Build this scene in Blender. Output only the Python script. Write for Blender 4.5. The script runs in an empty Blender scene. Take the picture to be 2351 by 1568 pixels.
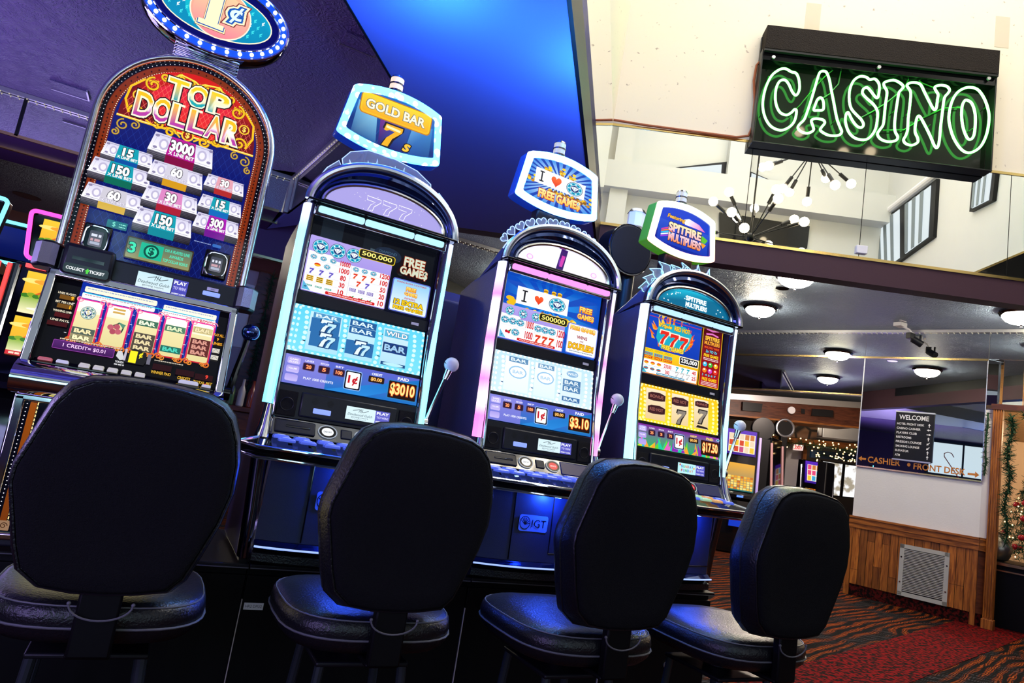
import bpy, bmesh, math, random
from math import sin, cos, pi, radians, sqrt
from mathutils import Vector, Matrix
random.seed(7)
SC = bpy.context.scene
COL = SC.collection
# ---------------------------------------------------------------- camera
YAW, PITCH, ROLL = 0.46364, 0.149418, 0.160751
CP = Vector((-0.6215, -2.4078, 1.10))
_f = Vector((sin(YAW)*cos(PITCH), cos(YAW)*cos(PITCH), sin(PITCH)))
_r = Vector((cos(YAW), -sin(YAW), 0)); _u = _r.cross(_f)
CR = _r*cos(ROLL)+_u*sin(ROLL); CU = -_r*sin(ROLL)+_u*cos(ROLL); CF = _f
cd = bpy.data.cameras.new('camera'); cam = bpy.data.objects.new('camera', cd); COL.objects.link(cam)
cd.sensor_width = 36; cd.lens = 24.0; cd.clip_start = .05; cd.clip_end = 200
cam.matrix_world = Matrix(((CR.x, CU.x, -CF.x, CP.x), (CR.y, CU.y, -CF.y, CP.y), (CR.z, CU.z, -CF.z, CP.z), (0, 0, 0, 1)))
SC.camera = cam
SC.view_settings.view_transform = 'Standard'; SC.view_settings.look = 'None'
SC.view_settings.exposure = 0.0; SC.view_settings.gamma = 1.0
try: SC.view_settings.use_curve_mapping = False
except Exception: pass
# ---------------------------------------------------------------- world and large lights
wd = bpy.data.worlds.new('world'); SC.world = wd; wd.use_nodes = True
wd.node_tree.nodes['Background'].inputs[0].default_value = (.75, .85, 1, 1)
wd.node_tree.nodes['Background'].inputs[1].default_value = .35
def area(name, loc, aim, sx, sy, power, col=(1, 1, 1)):
    l = bpy.data.lights.new(name, 'AREA'); l.shape = 'RECTANGLE'; l.size = sx; l.size_y = sy; l.energy = power; l.color = col
    o = bpy.data.objects.new(name, l); COL.objects.link(o); o.location = loc
    o.rotation_euler = (Vector(aim)-Vector(loc)).to_track_quat('-Z', 'Y').to_euler(); return o
def point(name, loc, power, col=(1, .9, .75), r=.05):
    l = bpy.data.lights.new(name, 'POINT'); l.energy = power; l.color = col; l.shadow_soft_size = r
    o = bpy.data.objects.new(name, l); COL.objects.link(o); o.location = loc; return o
# daylight of the atrium skylight and clerestory windows
area('atrium_skylight', (3.3, -.4, 7.9), (3.3, -.4, 0), 4.0, 3.4, 245, (1, .98, .92))
# added purple fill lamps, standing in for unseen machine banks in the aisles
area('left_aisle_fill', (-3.2, 2.8, 1.5), (-2.2, 1.8, 3.3), 2.5, 1.2, 75, (.50, .38, 1))
area('near_aisle_fill', (-2.4, -2.2, 1.3), (-.9, .2, 2.6), 1.6, 1.2, 55, (.46, .34, 1))
# ---------------------------------------------------------------- helpers
def rgb(h, a=1.0):
    h = h.lstrip('#'); v = [int(h[i:i+2], 16)/255 for i in (0, 2, 4)]
    return tuple((c/12.92 if c <= .04045 else ((c+.055)/1.055)**2.4) for c in v)+(a,)
def ray(px, py):
    return (CF*1567.33+CR*(px-1175.5)-CU*(py-784)).normalized()
def at_z(px, py, z): d = ray(px, py); return CP+d*((z-CP.z)/d.z)
def at_y(px, py, y): d = ray(px, py); return CP+d*((y-CP.y)/d.y)
def at_pl(px, py, P, az):
    n = Vector((cos(radians(az)), -sin(radians(az)), 0)); d = ray(px, py); return CP+d*((Vector(P)-CP).dot(n)/d.dot(n))
class MB:
    def __init__(s): s.v = []; s.f = []; s.m = []; s.c = None
    def add(s, vs, fs, m=0):
        k = len(s.v); s.v += [tuple(x) for x in vs]
        for f in fs: s.f.append(tuple(i+k for i in f)); s.m.append(m)
        return s
    def box(s, x0, x1, y0, y1, z0, z1, m=0):
        return s.add([(x0,y0,z0),(x1,y0,z0),(x1,y1,z0),(x0,y1,z0),(x0,y0,z1),(x1,y0,z1),(x1,y1,z1),(x0,y1,z1)],
                     [(0,3,2,1),(4,5,6,7),(0,1,5,4),(1,2,6,5),(2,3,7,6),(3,0,4,7)], m)
    def hexa(s, p, m=0):   # 8 points, bottom ring then top ring
        return s.add(p, [(0,3,2,1),(4,5,6,7),(0,1,5,4),(1,2,6,5),(2,3,7,6),(3,0,4,7)], m)
    def quad(s, a, b, c, d, m=0): return s.add([a,b,c,d], [(0,1,2,3)], m)
    def cyl(s, p0, p1, r, n=16, r2=None, m=0, caps=True):
        p0 = Vector(p0); p1 = Vector(p1); r2 = r if r2 is None else r2
        w = (p1-p0).normalized(); a = w.orthogonal().normalized(); b = w.cross(a)
        vs = [p0+(a*cos(2*pi*i/n)+b*sin(2*pi*i/n))*r for i in range(n)]+[p1+(a*cos(2*pi*i/n)+b*sin(2*pi*i/n))*r2 for i in range(n)]
        fs = [(i,(i+1)%n,n+(i+1)%n,n+i) for i in range(n)]
        if caps: fs += [tuple(range(n-1,-1,-1)), tuple(range(n,2*n))]
        return s.add(vs, fs, m)
    def tube(s, pts, r, n=8, closed=False, m=0):
        P = [Vector(p) for p in pts]; N = len(P); R = r if isinstance(r, (list, tuple)) else [r]*N
        T = []
        for i in range(N):
            a = P[(i-1)%N] if (closed or i) else P[i]; b = P[(i+1)%N] if (closed or i < N-1) else P[i]
            T.append((b-a).normalized() if (b-a).length > 1e-9 else Vector((0,0,1)))
        u = T[0].orthogonal().normalized(); vs = []
        for i in range(N):
            u = (u-T[i]*u.dot(T[i]))
            u = u.normalized() if u.length > 1e-6 else T[i].orthogonal().normalized()
            w = T[i].cross(u)
            vs += [P[i]+(u*cos(2*pi*k/n)+w*sin(2*pi*k/n))*R[i] for k in range(n)]
        fs = []
        for i in range(N if closed else N-1):
            j = (i+1)%N; sh = 0
            if closed and i == N-1:
                d0 = [(Vector(vs[i*n])-P[i]-(Vector(vs[k])-P[0])).length for k in range(n)]; sh = d0.index(min(d0))
            for k in range(n): fs.append((i*n+k, i*n+(k+1)%n, j*n+(k+1+sh)%n, j*n+(k+sh)%n))
        if not closed: fs += [tuple(range(n-1,-1,-1)), tuple(range((N-1)*n, N*n))]
        return s.add(vs, fs, m)
    def loft(s, rings, closed=True, caps=(True, True), m=0):
        n = len(rings[0]); vs = [p for r in rings for p in r]; fs = []
        for i in range(len(rings)-1):
            for k in range(n if closed else n-1): fs.append((i*n+k, i*n+(k+1)%n, (i+1)*n+(k+1)%n, (i+1)*n+k))
        if caps[0]: fs.append(tuple(range(n-1,-1,-1)))
        if caps[1]: fs.append(tuple(range((len(rings)-1)*n, len(rings)*n)))
        return s.add(vs, fs, m)
    def prism(s, poly, y0, y1, m=0):   # XZ polygon extruded along y
        return s.loft([[(x,y0,z) for x,z in poly],[(x,y1,z) for x,z in poly]], m=m)
    def prismz(s, poly, z0, z1, m=0):
        return s.loft([[(x,y,z0) for x,y in poly],[(x,y,z1) for x,y in poly]], m=m)
    def ball(s, c, r, nu=16, nv=10, sc=(1,1,1), m=0, v0=0.0, v1=1.0):
        vs = []; fs = []
        for j in range(nv+1):
            t = pi*(v0+(v1-v0)*j/nv)
            for i in range(nu): a = 2*pi*i/nu; vs.append((c[0]+r*sc[0]*sin(t)*cos(a), c[1]+r*sc[1]*sin(t)*sin(a), c[2]+r*sc[2]*cos(t)))
        for j in range(nv):
            for i in range(nu): fs.append((j*nu+i,(j+1)*nu+i,(j+1)*nu+(i+1)%nu,j*nu+(i+1)%nu))
        return s.add(vs, fs, m)
    def lathe(s, prof, c, n=24, m=0):  # prof (r,z) around vertical axis at c
        return s.loft([[(c[0]+r*cos(2*pi*i/n), c[1]+r*sin(2*pi*i/n), c[2]+z) for i in range(n)] for r, z in prof], caps=(True, True), m=m)
    def xf(s, M):
        s.v = [tuple(M @ Vector(p)) for p in s.v]; return s
OFF = {}
def link(name, me, parent=None):
    o = bpy.data.objects.new(name, me); COL.objects.link(o)
    if parent: o.parent = parent
    return o
def obj(name, mb, mats, parent=None, bev=0, ang=35, seg=2, sub=0):
    off = OFF.get(parent.name, Vector((0,0,0))) if parent else Vector((0,0,0))
    me = bpy.data.meshes.new(name)
    me.from_pydata([Vector(p)-off for p in mb.v], [], mb.f)
    if not isinstance(mats, (list, tuple)): mats = [mats]
    for m in mats: me.materials.append(m)
    for p, i in zip(me.polygons, mb.m): p.material_index = i
    if mb.c is not None:
        at = me.color_attributes.new('Col', 'FLOAT_COLOR', 'CORNER')
        k = 0
        for fc in mb.c:
            for c in fc: at.data[k].color = c; k += 1
    else:
        bm = bmesh.new(); bm.from_mesh(me); bmesh.ops.remove_doubles(bm, verts=bm.verts, dist=1e-6); bmesh.ops.recalc_face_normals(bm, faces=bm.faces); bm.to_mesh(me); bm.free()
        me.polygons.foreach_set('use_smooth', [True]*len(me.polygons)); me.set_sharp_from_angle(angle=radians(ang))
    o = link(name, me, parent)
    if parent and parent.name in OFF: OFF[o.name] = off
    if bev:
        b = o.modifiers.new('bevel', 'BEVEL'); b.width = bev; b.segments = seg; b.limit_method = 'ANGLE'; b.angle_limit = radians(40)
        b.harden_normals = False
    if sub:
        b = o.modifiers.new('sub', 'SUBSURF'); b.levels = sub; b.render_levels = sub
    return o
def thing(name, label, cat, loc=(0,0,0), rz=0, group=None, world=False):
    """an Empty at the base of a thing; world=True: its parts are given in world coordinates"""
    o = bpy.data.objects.new(name, None); COL.objects.link(o); o.location = loc; o.rotation_euler = (0,0,rz); o.empty_display_size = .1
    o['label'] = label; o['category'] = cat
    if group: o['group'] = group
    if world: OFF[o.name] = Vector(loc)
    return o
def tag(o, label, cat, group=None, kind=None):
    o['label'] = label; o['category'] = cat
    if group: o['group'] = group
    if kind: o['kind'] = kind
    return o
def struct(name, mb, mat, **k):
    o = obj(name, mb, mat, **k); o['kind'] = 'structure'; return o
def copy_tree(o, parent=None):
    c = o.copy(); COL.objects.link(c)
    if parent: c.parent = parent
    for ch in list(o.children): copy_tree(ch, c)
    return c
# ---------------------------------------------------------------- materials
def mat(name, col=(.5,.5,.5,1), rough=.5, metal=0, spec=.5, emit=None, es=0, bump=0, bscale=40, var=0, vscale=6, trans=0, alpha=1, coat=0, ior=1.45):
    m = bpy.data.materials.new(name); m.use_nodes = True; nt = m.node_tree; p = nt.nodes['Principled BSDF']
    if isinstance(col, str): col = rgb(col)
    p.inputs['Base Color'].default_value = col; p.inputs['Roughness'].default_value = rough; p.inputs['Metallic'].default_value = metal
    p.inputs['Specular IOR Level'].default_value = spec; p.inputs['IOR'].default_value = ior
    p.inputs['Transmission Weight'].default_value = trans; p.inputs['Alpha'].default_value = alpha
    p.inputs['Coat Weight'].default_value = coat
    if emit is not None:
        if isinstance(emit, str): emit = rgb(emit)
        p.inputs['Emission Color'].default_value = emit; p.inputs['Emission Strength'].default_value = es
    if bump or var:
        tc = nt.nodes.new('ShaderNodeTexCoord')
    if bump:
        n = nt.nodes.new('ShaderNodeTexNoise'); n.inputs['Scale'].default_value = bscale; n.inputs['Detail'].default_value = 4
        nt.links.new(tc.outputs['Object'], n.inputs['Vector'])
        b = nt.nodes.new('ShaderNodeBump'); b.inputs['Strength'].default_value = bump; b.inputs['Distance'].default_value = .01
        nt.links.new(n.outputs['Fac'], b.inputs['Height']); nt.links.new(b.outputs['Normal'], p.inputs['Normal'])
    if var:
        n = nt.nodes.new('ShaderNodeTexNoise'); n.inputs['Scale'].default_value = vscale; n.inputs['Detail'].default_value = 6
        nt.links.new(tc.outputs['Object'], n.inputs['Vector'])
        r = nt.nodes.new('ShaderNodeMix'); r.data_type = 'RGBA'
        r.inputs[6].default_value = tuple(c*(1-var) for c in col[:3])+(1,); r.inputs[7].default_value = tuple(min(1, c*(1+var)) for c in col[:3])+(1,)
        nt.links.new(n.outputs['Fac'], r.inputs[0]); nt.links.new(r.outputs[2], p.inputs['Base Color'])
    return m
def nodes(m): return m.node_tree.nodes, m.node_tree.links, m.node_tree.nodes['Principled BSDF']
M = {}
M['chrome'] = mat('chrome', (.82,.84,.88,1), .07, 1)
M['dark_chrome'] = mat('dark_chrome', (.16,.17,.20,1), .08, 1)
M['blue_chrome'] = mat('blue_chrome', (.03,.06,.22,1), .06, .9, coat=.5)
M['satin_chrome'] = mat('satin_chrome', (.90,.93,.97,1), .2, 1)
M['brass'] = mat('brass', (.75,.55,.22,1), .2, 1)
M['steel'] = mat('steel', (.55,.55,.56,1), .35, .9)
M['mirror'] = mat('mirror', (.86,.88,.86,1), .005, 1)
M['black'] = mat('black_paint', (.006,.006,.008,1), .4, 0, .3)
M['gloss_black'] = mat('gloss_black', (.004,.004,.005,1), .06, 0, .5)
M['black_laminate'] = mat('black_laminate', (.003,.003,.0035,1), .45, 0, .15)
M['cab'] = mat('cabinet_plastic', (.05,.042,.11,1), .38, 0, .4, bump=.15, bscale=300)
M['bezel'] = mat('bezel_plastic', (.010,.011,.016,1), .35, 0, .4)
M['belly'] = mat('belly_panel', (.022,.028,.06,1), .42, 0, .45, bump=.12, bscale=400)
M['grille'] = mat('speaker_grille', (.012,.012,.013,1), .7, 0, .3, bump=1, bscale=900)
M['silver_grille'] = mat('silver_grille', (.55,.57,.6,1), .4, .8, bump=.8, bscale=700)
M['vinyl'] = mat('black_vinyl', (.006,.006,.008,1), .30, 0, .5, bump=.25, bscale=160)
M['fabric'] = mat('black_fabric', (.008,.008,.009,1), .95, 0, .1, bump=.6, bscale=500, var=.35, vscale=300)
M['piping'] = mat('grey_piping', (.10,.10,.11,1), .5)
M['white_paint'] = mat('white_paint', (.78,.76,.78,1), .6, var=.03, bump=.1, bscale=60)
M['clear_blue'] = mat('clear_blue_button', (.10,.16,.75,1), .12, 0, .6, emit=(.10,.17,.9,1), es=.45, coat=.6)
M['button_icon'] = mat('button_icon', (.5,.6,1,1), .2, 0, .5, emit=(.45,.55,1,1), es=.7)
M['acrylic'] = mat('clear_acrylic', (.75,.85,1,1), .04, 0, .5, alpha=.22)
M['acrylic_edge'] = mat('lit_acrylic_edge', (.7,.85,1,1), .2, 0, .5, emit=(.42,.62,1,1), es=.9)
M['led_blue'] = mat('blue_led', (.02,.05,.6,1), .3, emit=(.05,.15,1,1), es=9)
M['white_ball'] = mat('white_ball', (.70,.72,.85,1), .25)
M['badge'] = mat('badge_plate', (.35,.5,.85,1), .3, .6)
def emis(name, c, s, rough=.3):
    return mat(name, (.02,.02,.02,1), rough, emit=c, es=s)
def art_mat(name, s, rough=.12, spec=.35):
    m = mat(name, (.004,.004,.005,1), rough, spec=spec); n, l, p = nodes(m)
    a = n.new('ShaderNodeAttribute'); a.attribute_name = 'Col'; l.new(a.outputs['Color'], p.inputs['Emission Color']); p.inputs['Emission Strength'].default_value = s
    return m
def print_mat(name, rough=.5, metal=0):
    m = mat(name, rough=rough, metal=metal); n, l, p = nodes(m)
    a = n.new('ShaderNodeAttribute'); a.attribute_name = 'Col'; l.new(a.outputs['Color'], p.inputs['Base Color']); return m
M['screen'] = art_mat('backlit_screen', 1.15)
M['screen_hi'] = art_mat('bright_backlit_screen', 2.0)
M['glass_art'] = art_mat('backlit_glass', 1.25, .06)
M['print'] = print_mat('printed_surface')
def led_ring(name, c1, c2, s, scale=28):
    m = mat(name, (.3,.35,.4,1), .25); n, l, p = nodes(m)
    tc = n.new('ShaderNodeTexCoord'); v = n.new('ShaderNodeTexVoronoi'); v.inputs['Scale'].default_value = scale
    l.new(tc.outputs['Object'], v.inputs['Vector'])
    r = n.new('ShaderNodeValToRGB'); r.color_ramp.elements[0].position = .10; r.color_ramp.elements[0].color = c1
    r.color_ramp.elements[1].position = .42; r.color_ramp.elements[1].color = c2
    l.new(v.outputs['Distance'], r.inputs['Fac']); l.new(r.outputs['Color'], p.inputs['Emission Color']); p.inputs['Emission Strength'].default_value = s
    return m
# ---------------------------------------------------------------- printed / backlit pictures
_TX = {}
def text_mesh(s, bold=0, shear=0, space=1):
    k = (s, bold, shear, space)
    if k in _TX: return _TX[k]
    c = bpy.data.curves.new('lettering', 'FONT'); c.body = s; c.offset = bold; c.shear = shear; c.space_character = space; c.resolution_u = 3
    o = bpy.data.objects.new('lettering', c); COL.objects.link(o)
    dg = bpy.context.evaluated_depsgraph_get(); me = o.evaluated_get(dg).to_mesh()
    vs = [(v.co.x, v.co.y) for v in me.vertices]; fs = [tuple(p.vertices) for p in me.polygons]
    o.evaluated_get(dg).to_mesh_clear(); bpy.data.objects.remove(o); bpy.data.curves.remove(c)
    if not vs: vs = [(0,0),(1,0),(1,1)]; fs = []
    x0 = min(v[0] for v in vs); x1 = max(v[0] for v in vs); y0 = min(v[1] for v in vs); y1 = max(v[1] for v in vs)
    _TX[k] = (vs, fs, x0, y0, x1-x0 or 1, y1-y0 or 1); return _TX[k]
def C(c): return rgb(c) if isinstance(c, str) else c
class Art:
    """flat picture in (u,v) metres; each call lies a hair in front of the one before"""
    def __init__(s): s.P = []; s.n = 0
    def poly(s, pts, c, same=False):
        if not same: s.n += 1
        c = [C(x) for x in c] if isinstance(c, list) else [C(c)]*len(pts)
        s.P.append((pts, c, s.n)); return s
    def rect(s, x0, y0, x1, y1, c, c2=None):
        return s.poly([(x0,y0),(x1,y0),(x1,y1),(x0,y1)], [c, c, c2, c2] if c2 else c)
    def rrect(s, x0, y0, x1, y1, r, c, c2=None, n=4):
        pts = []
        for cx, cy, a in ((x1-r,y1-r,0),(x0+r,y1-r,90),(x0+r,y0+r,180),(x1-r,y0+r,270)):
            for i in range(n+1): t = radians(a+90*i/n); pts.append((cx+r*cos(t), cy+r*sin(t)))
        if c2:
            a, b = C(c), C(c2); return s.poly(pts, [tuple(a[i]+(b[i]-a[i])*(p[1]-y0)/(y1-y0) for i in range(4)) for p in pts])
        return s.poly(pts, c)
    def frame(s, x0, y0, x1, y1, r, w, c, inner, inner2=None):
        s.rrect(x0, y0, x1, y1, r, c); return s.rrect(x0+w, y0+w, x1-w, y1-w, max(r-w, .001), inner, inner2)
    def ell(s, cx, cy, rx, ry, c, n=20, c2=None):
        pts = [(cx+rx*cos(2*pi*i/n), cy+ry*sin(2*pi*i/n)) for i in range(n)]
        if c2:
            a, b = C(c), C(c2); return s.poly(pts, [tuple(a[i]+(b[i]-a[i])*(.5+.5*(p[1]-cy)/ry) for i in range(4)) for p in pts])
        return s.poly(pts, c)
    def line(s, pts, w, c, closed=False):
        s.n += 1; N = len(pts); V = [Vector(p) for p in pts]; L = []; R = []
        for i in range(N):
            a = V[(i-1)%N] if closed or i else V[i]; b = V[(i+1)%N] if closed or i < N-1 else V[i]
            t = (b-a); t = t.normalized() if t.length else Vector((1,0)); q = Vector((-t.y, t.x))*w/2
            L.append(V[i]+q); R.append(V[i]-q)
        for i in range(N if closed else N-1):
            j = (i+1)%N; s.poly([tuple(L[i]),tuple(R[i]),tuple(R[j]),tuple(L[j])], c, True)
        return s
    def text(s, t, cx, cy, h, c, w=None, bold=0, shear=0, out=None, ow=.05, c2=None, rot=0, space=1):
        if out is not None: s._text(t, cx, cy, h, out, w, bold, bold+ow, shear, None, rot, space)
        return s._text(t, cx, cy, h, c, w, bold, bold, shear, c2, rot, space)
    def _text(s, t, cx, cy, h, c, w, bref, bold, shear, c2, rot, space):
        vs, fs, x0, y0, W, H = text_mesh(t, bold, shear, space); b = text_mesh(t, bref, shear, space)
        ky = h/b[5]; kx = (w/b[4]) if w else ky; s.n += 1; a, e = C(c), C(c2) if c2 else None
        mx, my = x0+W/2, y0+H/2; cr, sr = cos(rot), sin(rot); Q = []; K = []
        for x, y in vs:
            u, v = (x-mx)*kx, (y-my)*ky; Q.append((cx+u*cr-v*sr, cy+u*sr+v*cr))
            if e: f = min(1, max(0, .5+v/h)); K.append(tuple(a[i]+(e[i]-a[i])*f for i in range(4)))
            else: K.append(a)
        for f in fs: s.P.append(([Q[i] for i in f], [K[i] for i in f], s.n))
        return s
    def mini(s, x0, x1, y, h, c, n=None, k=0):   # a row of print too fine to read in the photograph
        s.n += 1; x = x0; rnd = random.Random(int((x0+y)*9999)+k)
        while x < x1:
            w = h*rnd.uniform(.7, 2.4); s.poly([(x,y-h/2),(min(x+w,x1),y-h/2),(min(x+w,x1),y+h/2),(x,y+h/2)], c, True); x += w+h*.45
        return s
    def spiral(s, cx, cy, r, c, w, turns=1.4, a0=0, d=1, tail=None):
        pts = [(cx+r*(1-.8*t)*cos(a0+d*2*pi*turns*t), cy+r*(1-.8*t)*sin(a0+d*2*pi*turns*t)) for t in [i/22 for i in range(23)]]
        if tail: pts = tail+pts
        return s.line(pts, w, c)
    def seven(s, cx, cy, h, c, out='#101010', lean=.12, ow=.09):
        P = [(-.36,.5),(.40,.5),(.42,.30),(.10,-.10),(.02,-.5),(-.26,-.5),(-.16,-.12),(.10,.24),(-.14,.26),(-.26,.18),(-.38,.20)]
        T = lambda k: [(cx+(x*k+y*lean)*h, cy+y*k*h) for x, y in P]
        if out:
            Q = [(cx+(x+(ow if x > 0 else -ow)+y*lean)*h, cy+(y+(ow if y > 0 else -ow)*.9)*h) for x, y in P]; s.poly(Q, out)
        return s.poly(T(1), c)
    def bar(s, cx, cy, w, h, bg, fg, t='BAR', n=1):
        for i in range(n):
            y = cy+(n/2-.5-i)*h*1.04; s.rect(cx-w/2, y-h/2, cx+w/2, y+h/2, bg); s.text(t, cx, y, h*.62, fg, w=w*.82, bold=.02)
        return s
    def gem(s, cx, cy, rx, ry=None, c='#14a8c8', dark='#0b3f66'):   # round emblem with a cut stone in the middle
        ry = ry or rx
        s.ell(cx, cy, rx, ry, dark).ell(cx, cy, rx*.93, ry*.93, '#d8f4ff').ell(cx, cy, rx*.87, ry*.87, c)
        for i in range(14):
            t = 2*pi*i/14+.1; s.ell(cx+rx*.70*cos(t), cy+ry*.70*sin(t), rx*.10, ry*.10, '#eafaff' if i % 2 else '#0c6c94', 8)
        s.ell(cx, cy, rx*.54, ry*.54, '#e8fbff').ell(cx, cy, rx*.50, ry*.50, '#0d2f6e')
        s.poly([(cx-rx*.44,cy+ry*.12),(cx-rx*.26,cy+ry*.30),(cx+rx*.26,cy+ry*.30),(cx+rx*.44,cy+ry*.12),(cx,cy-ry*.40)], '#ffffff')
        s.line([(cx-rx*.26,cy+ry*.30),(cx-rx*.12,cy+ry*.02),(cx,cy-ry*.40),(cx+rx*.12,cy+ry*.02),(cx+rx*.26,cy+ry*.30)], rx*.06, '#4a86b0')
        return s
    def heart(s, cx, cy, h, c, c2):
        pts = [(cx+h/34*16*sin(t)**3, cy+h/34*(13*cos(t)-5*cos(2*t)-2*cos(3*t)-cos(4*t))) for t in [2*pi*i/30 for i in range(30)]]
        a, b = C(c), C(c2); return s.poly(pts, [tuple(a[i]+(b[i]-a[i])*(.5+.5*(p[1]-cy)/h*1.6) if 0 < .5+(p[1]-cy)/h*.8 < 1 else a[i] for i in range(4)) for p in pts])
    def rays(s, cx, cy, x0, y0, x1, y1, c, c2, n=14):
        s.rect(x0, y0, x1, y1, c); s.n += 1
        def hit(t):
            dx, dy = cos(t), sin(t); k = 1e9
            if dx > 1e-6: k = min(k, (x1-cx)/dx)
            if dx < -1e-6: k = min(k, (x0-cx)/dx)
            if dy > 1e-6: k = min(k, (y1-cy)/dy)
            if dy < -1e-6: k = min(k, (y0-cy)/dy)
            return (cx+dx*k, cy+dy*k)
        for i in range(n):
            t = 2*pi*(i+.2)/n; s.poly([(cx,cy), hit(t), hit(t+pi/n)], [c2, c, c], True)
        return s
    def card(s, x0, y0, x1, y1):   # white card: I, a heart, the round emblem
        s.rect(x0, y0, x1, y1, '#f6f8ff'); w, h = x1-x0, y1-y0; cy = (y0+y1)/2
        s.rect(x0+w*.13, cy-h*.30, x0+w*.16, cy+h*.30, '#18181c')
        for d in (-1, 1): s.rect(x0+w*.095, cy+d*h*.30-h*.04, x0+w*.195, cy+d*h*.30+h*.04, '#18181c')
        s.heart(x0+w*.42, cy, h*.62, '#d81808', '#ff6a30'); s.gem(x0+w*.78, cy, w*.165, h*.40); return s
    def build(s, name, mp, m, parent, step=.00006, clip=None):
        mb = MB(); mb.c = []
        for pts, cs, n in s.P:
            mb.add([mp(u, v, n*step) for u, v in pts], [tuple(range(len(pts)))]); mb.c.append(cs)
        return obj(name, mb, m, parent)
# ================================================================ room materials
def wallpaper_ceiling(name, col, bump=.5):
    m = mat(name, col, .42, 0, .45); n, l, p = nodes(m)
    tc = n.new('ShaderNodeTexCoord')
    nz = n.new('ShaderNodeTexNoise'); nz.inputs['Scale'].default_value = 7; nz.inputs['Detail'].default_value = 3; nz.inputs['Distortion'].default_value = 2.2
    l.new(tc.outputs['Object'], nz.inputs['Vector'])
    k1 = n.new('ShaderNodeMath'); k1.operation = 'MULTIPLY'; k1.inputs[1].default_value = 42; l.new(nz.outputs['Fac'], k1.inputs[0])
    wv = n.new('ShaderNodeMath'); wv.operation = 'SINE'; l.new(k1.outputs[0], wv.inputs[0])
    n2 = n.new('ShaderNodeTexNoise'); n2.inputs['Scale'].default_value = 45; n2.inputs['Detail'].default_value = 4; l.new(tc.outputs['Object'], n2.inputs['Vector'])
    a = n.new('ShaderNodeMath'); a.operation = 'MULTIPLY'; l.new(wv.outputs[0], a.inputs[0]); a.inputs[1].default_value = .16
    b = n.new('ShaderNodeMath'); b.operation = 'ADD'; l.new(a.outputs[0], b.inputs[0]); l.new(n2.outputs['Fac'], b.inputs[1])
    bp = n.new('ShaderNodeBump'); bp.inputs['Strength'].default_value = bump; bp.inputs['Distance'].default_value = .012
    l.new(b.outputs[0], bp.inputs['Height']); l.new(bp.outputs['Normal'], p.inputs['Normal']); return m
M['ceil_blue'] = wallpaper_ceiling('textured_ceiling_slate', (.28,.36,.50,1), 1.0)
M['ceil_purple'] = wallpaper_ceiling('textured_ceiling_purple', (.13,.095,.22,1), .8)
M['soffit'] = mat('soffit_paint', (.15,.17,.52,1), .24, 0, .8, bump=.05, bscale=30)
M['fascia'] = mat('fascia_paint', (.060,.026,.038,1), .6, 0, .3, bump=.05, bscale=50)
M['purple_wall'] = mat('purple_wall_paint', (.06,.025,.10,1), .5, 0, .4)
def plaster():
    m = mat('cream_plaster', (.80,.74,.66,1), .75, 0, .2); n, l, p = nodes(m); tc = n.new('ShaderNodeTexCoord')
    v = n.new('ShaderNodeTexNoise'); v.inputs['Scale'].default_value = 22; v.inputs['Detail'].default_value = 8; l.new(tc.outputs['Object'], v.inputs['Vector'])
    r = n.new('ShaderNodeValToRGB'); r.color_ramp.elements[0].position = .27; r.color_ramp.elements[0].color = (.45,.38,.30,1); r.color_ramp.elements[1].position = .33; r.color_ramp.elements[1].color = (.84,.77,.62,1)
    l.new(v.outputs['Fac'], r.inputs['Fac']); l.new(r.outputs['Color'], p.inputs['Base Color'])
    b = n.new('ShaderNodeBump'); b.inputs['Strength'].default_value = .15; l.new(v.outputs['Fac'], b.inputs['Height']); l.new(b.outputs['Normal'], p.inputs['Normal']); return m
M['plaster'] = plaster()
M['atrium_white'] = mat('atrium_white_paint', (.62,.62,.60,1), .7, 0, .2, var=.02)
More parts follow.
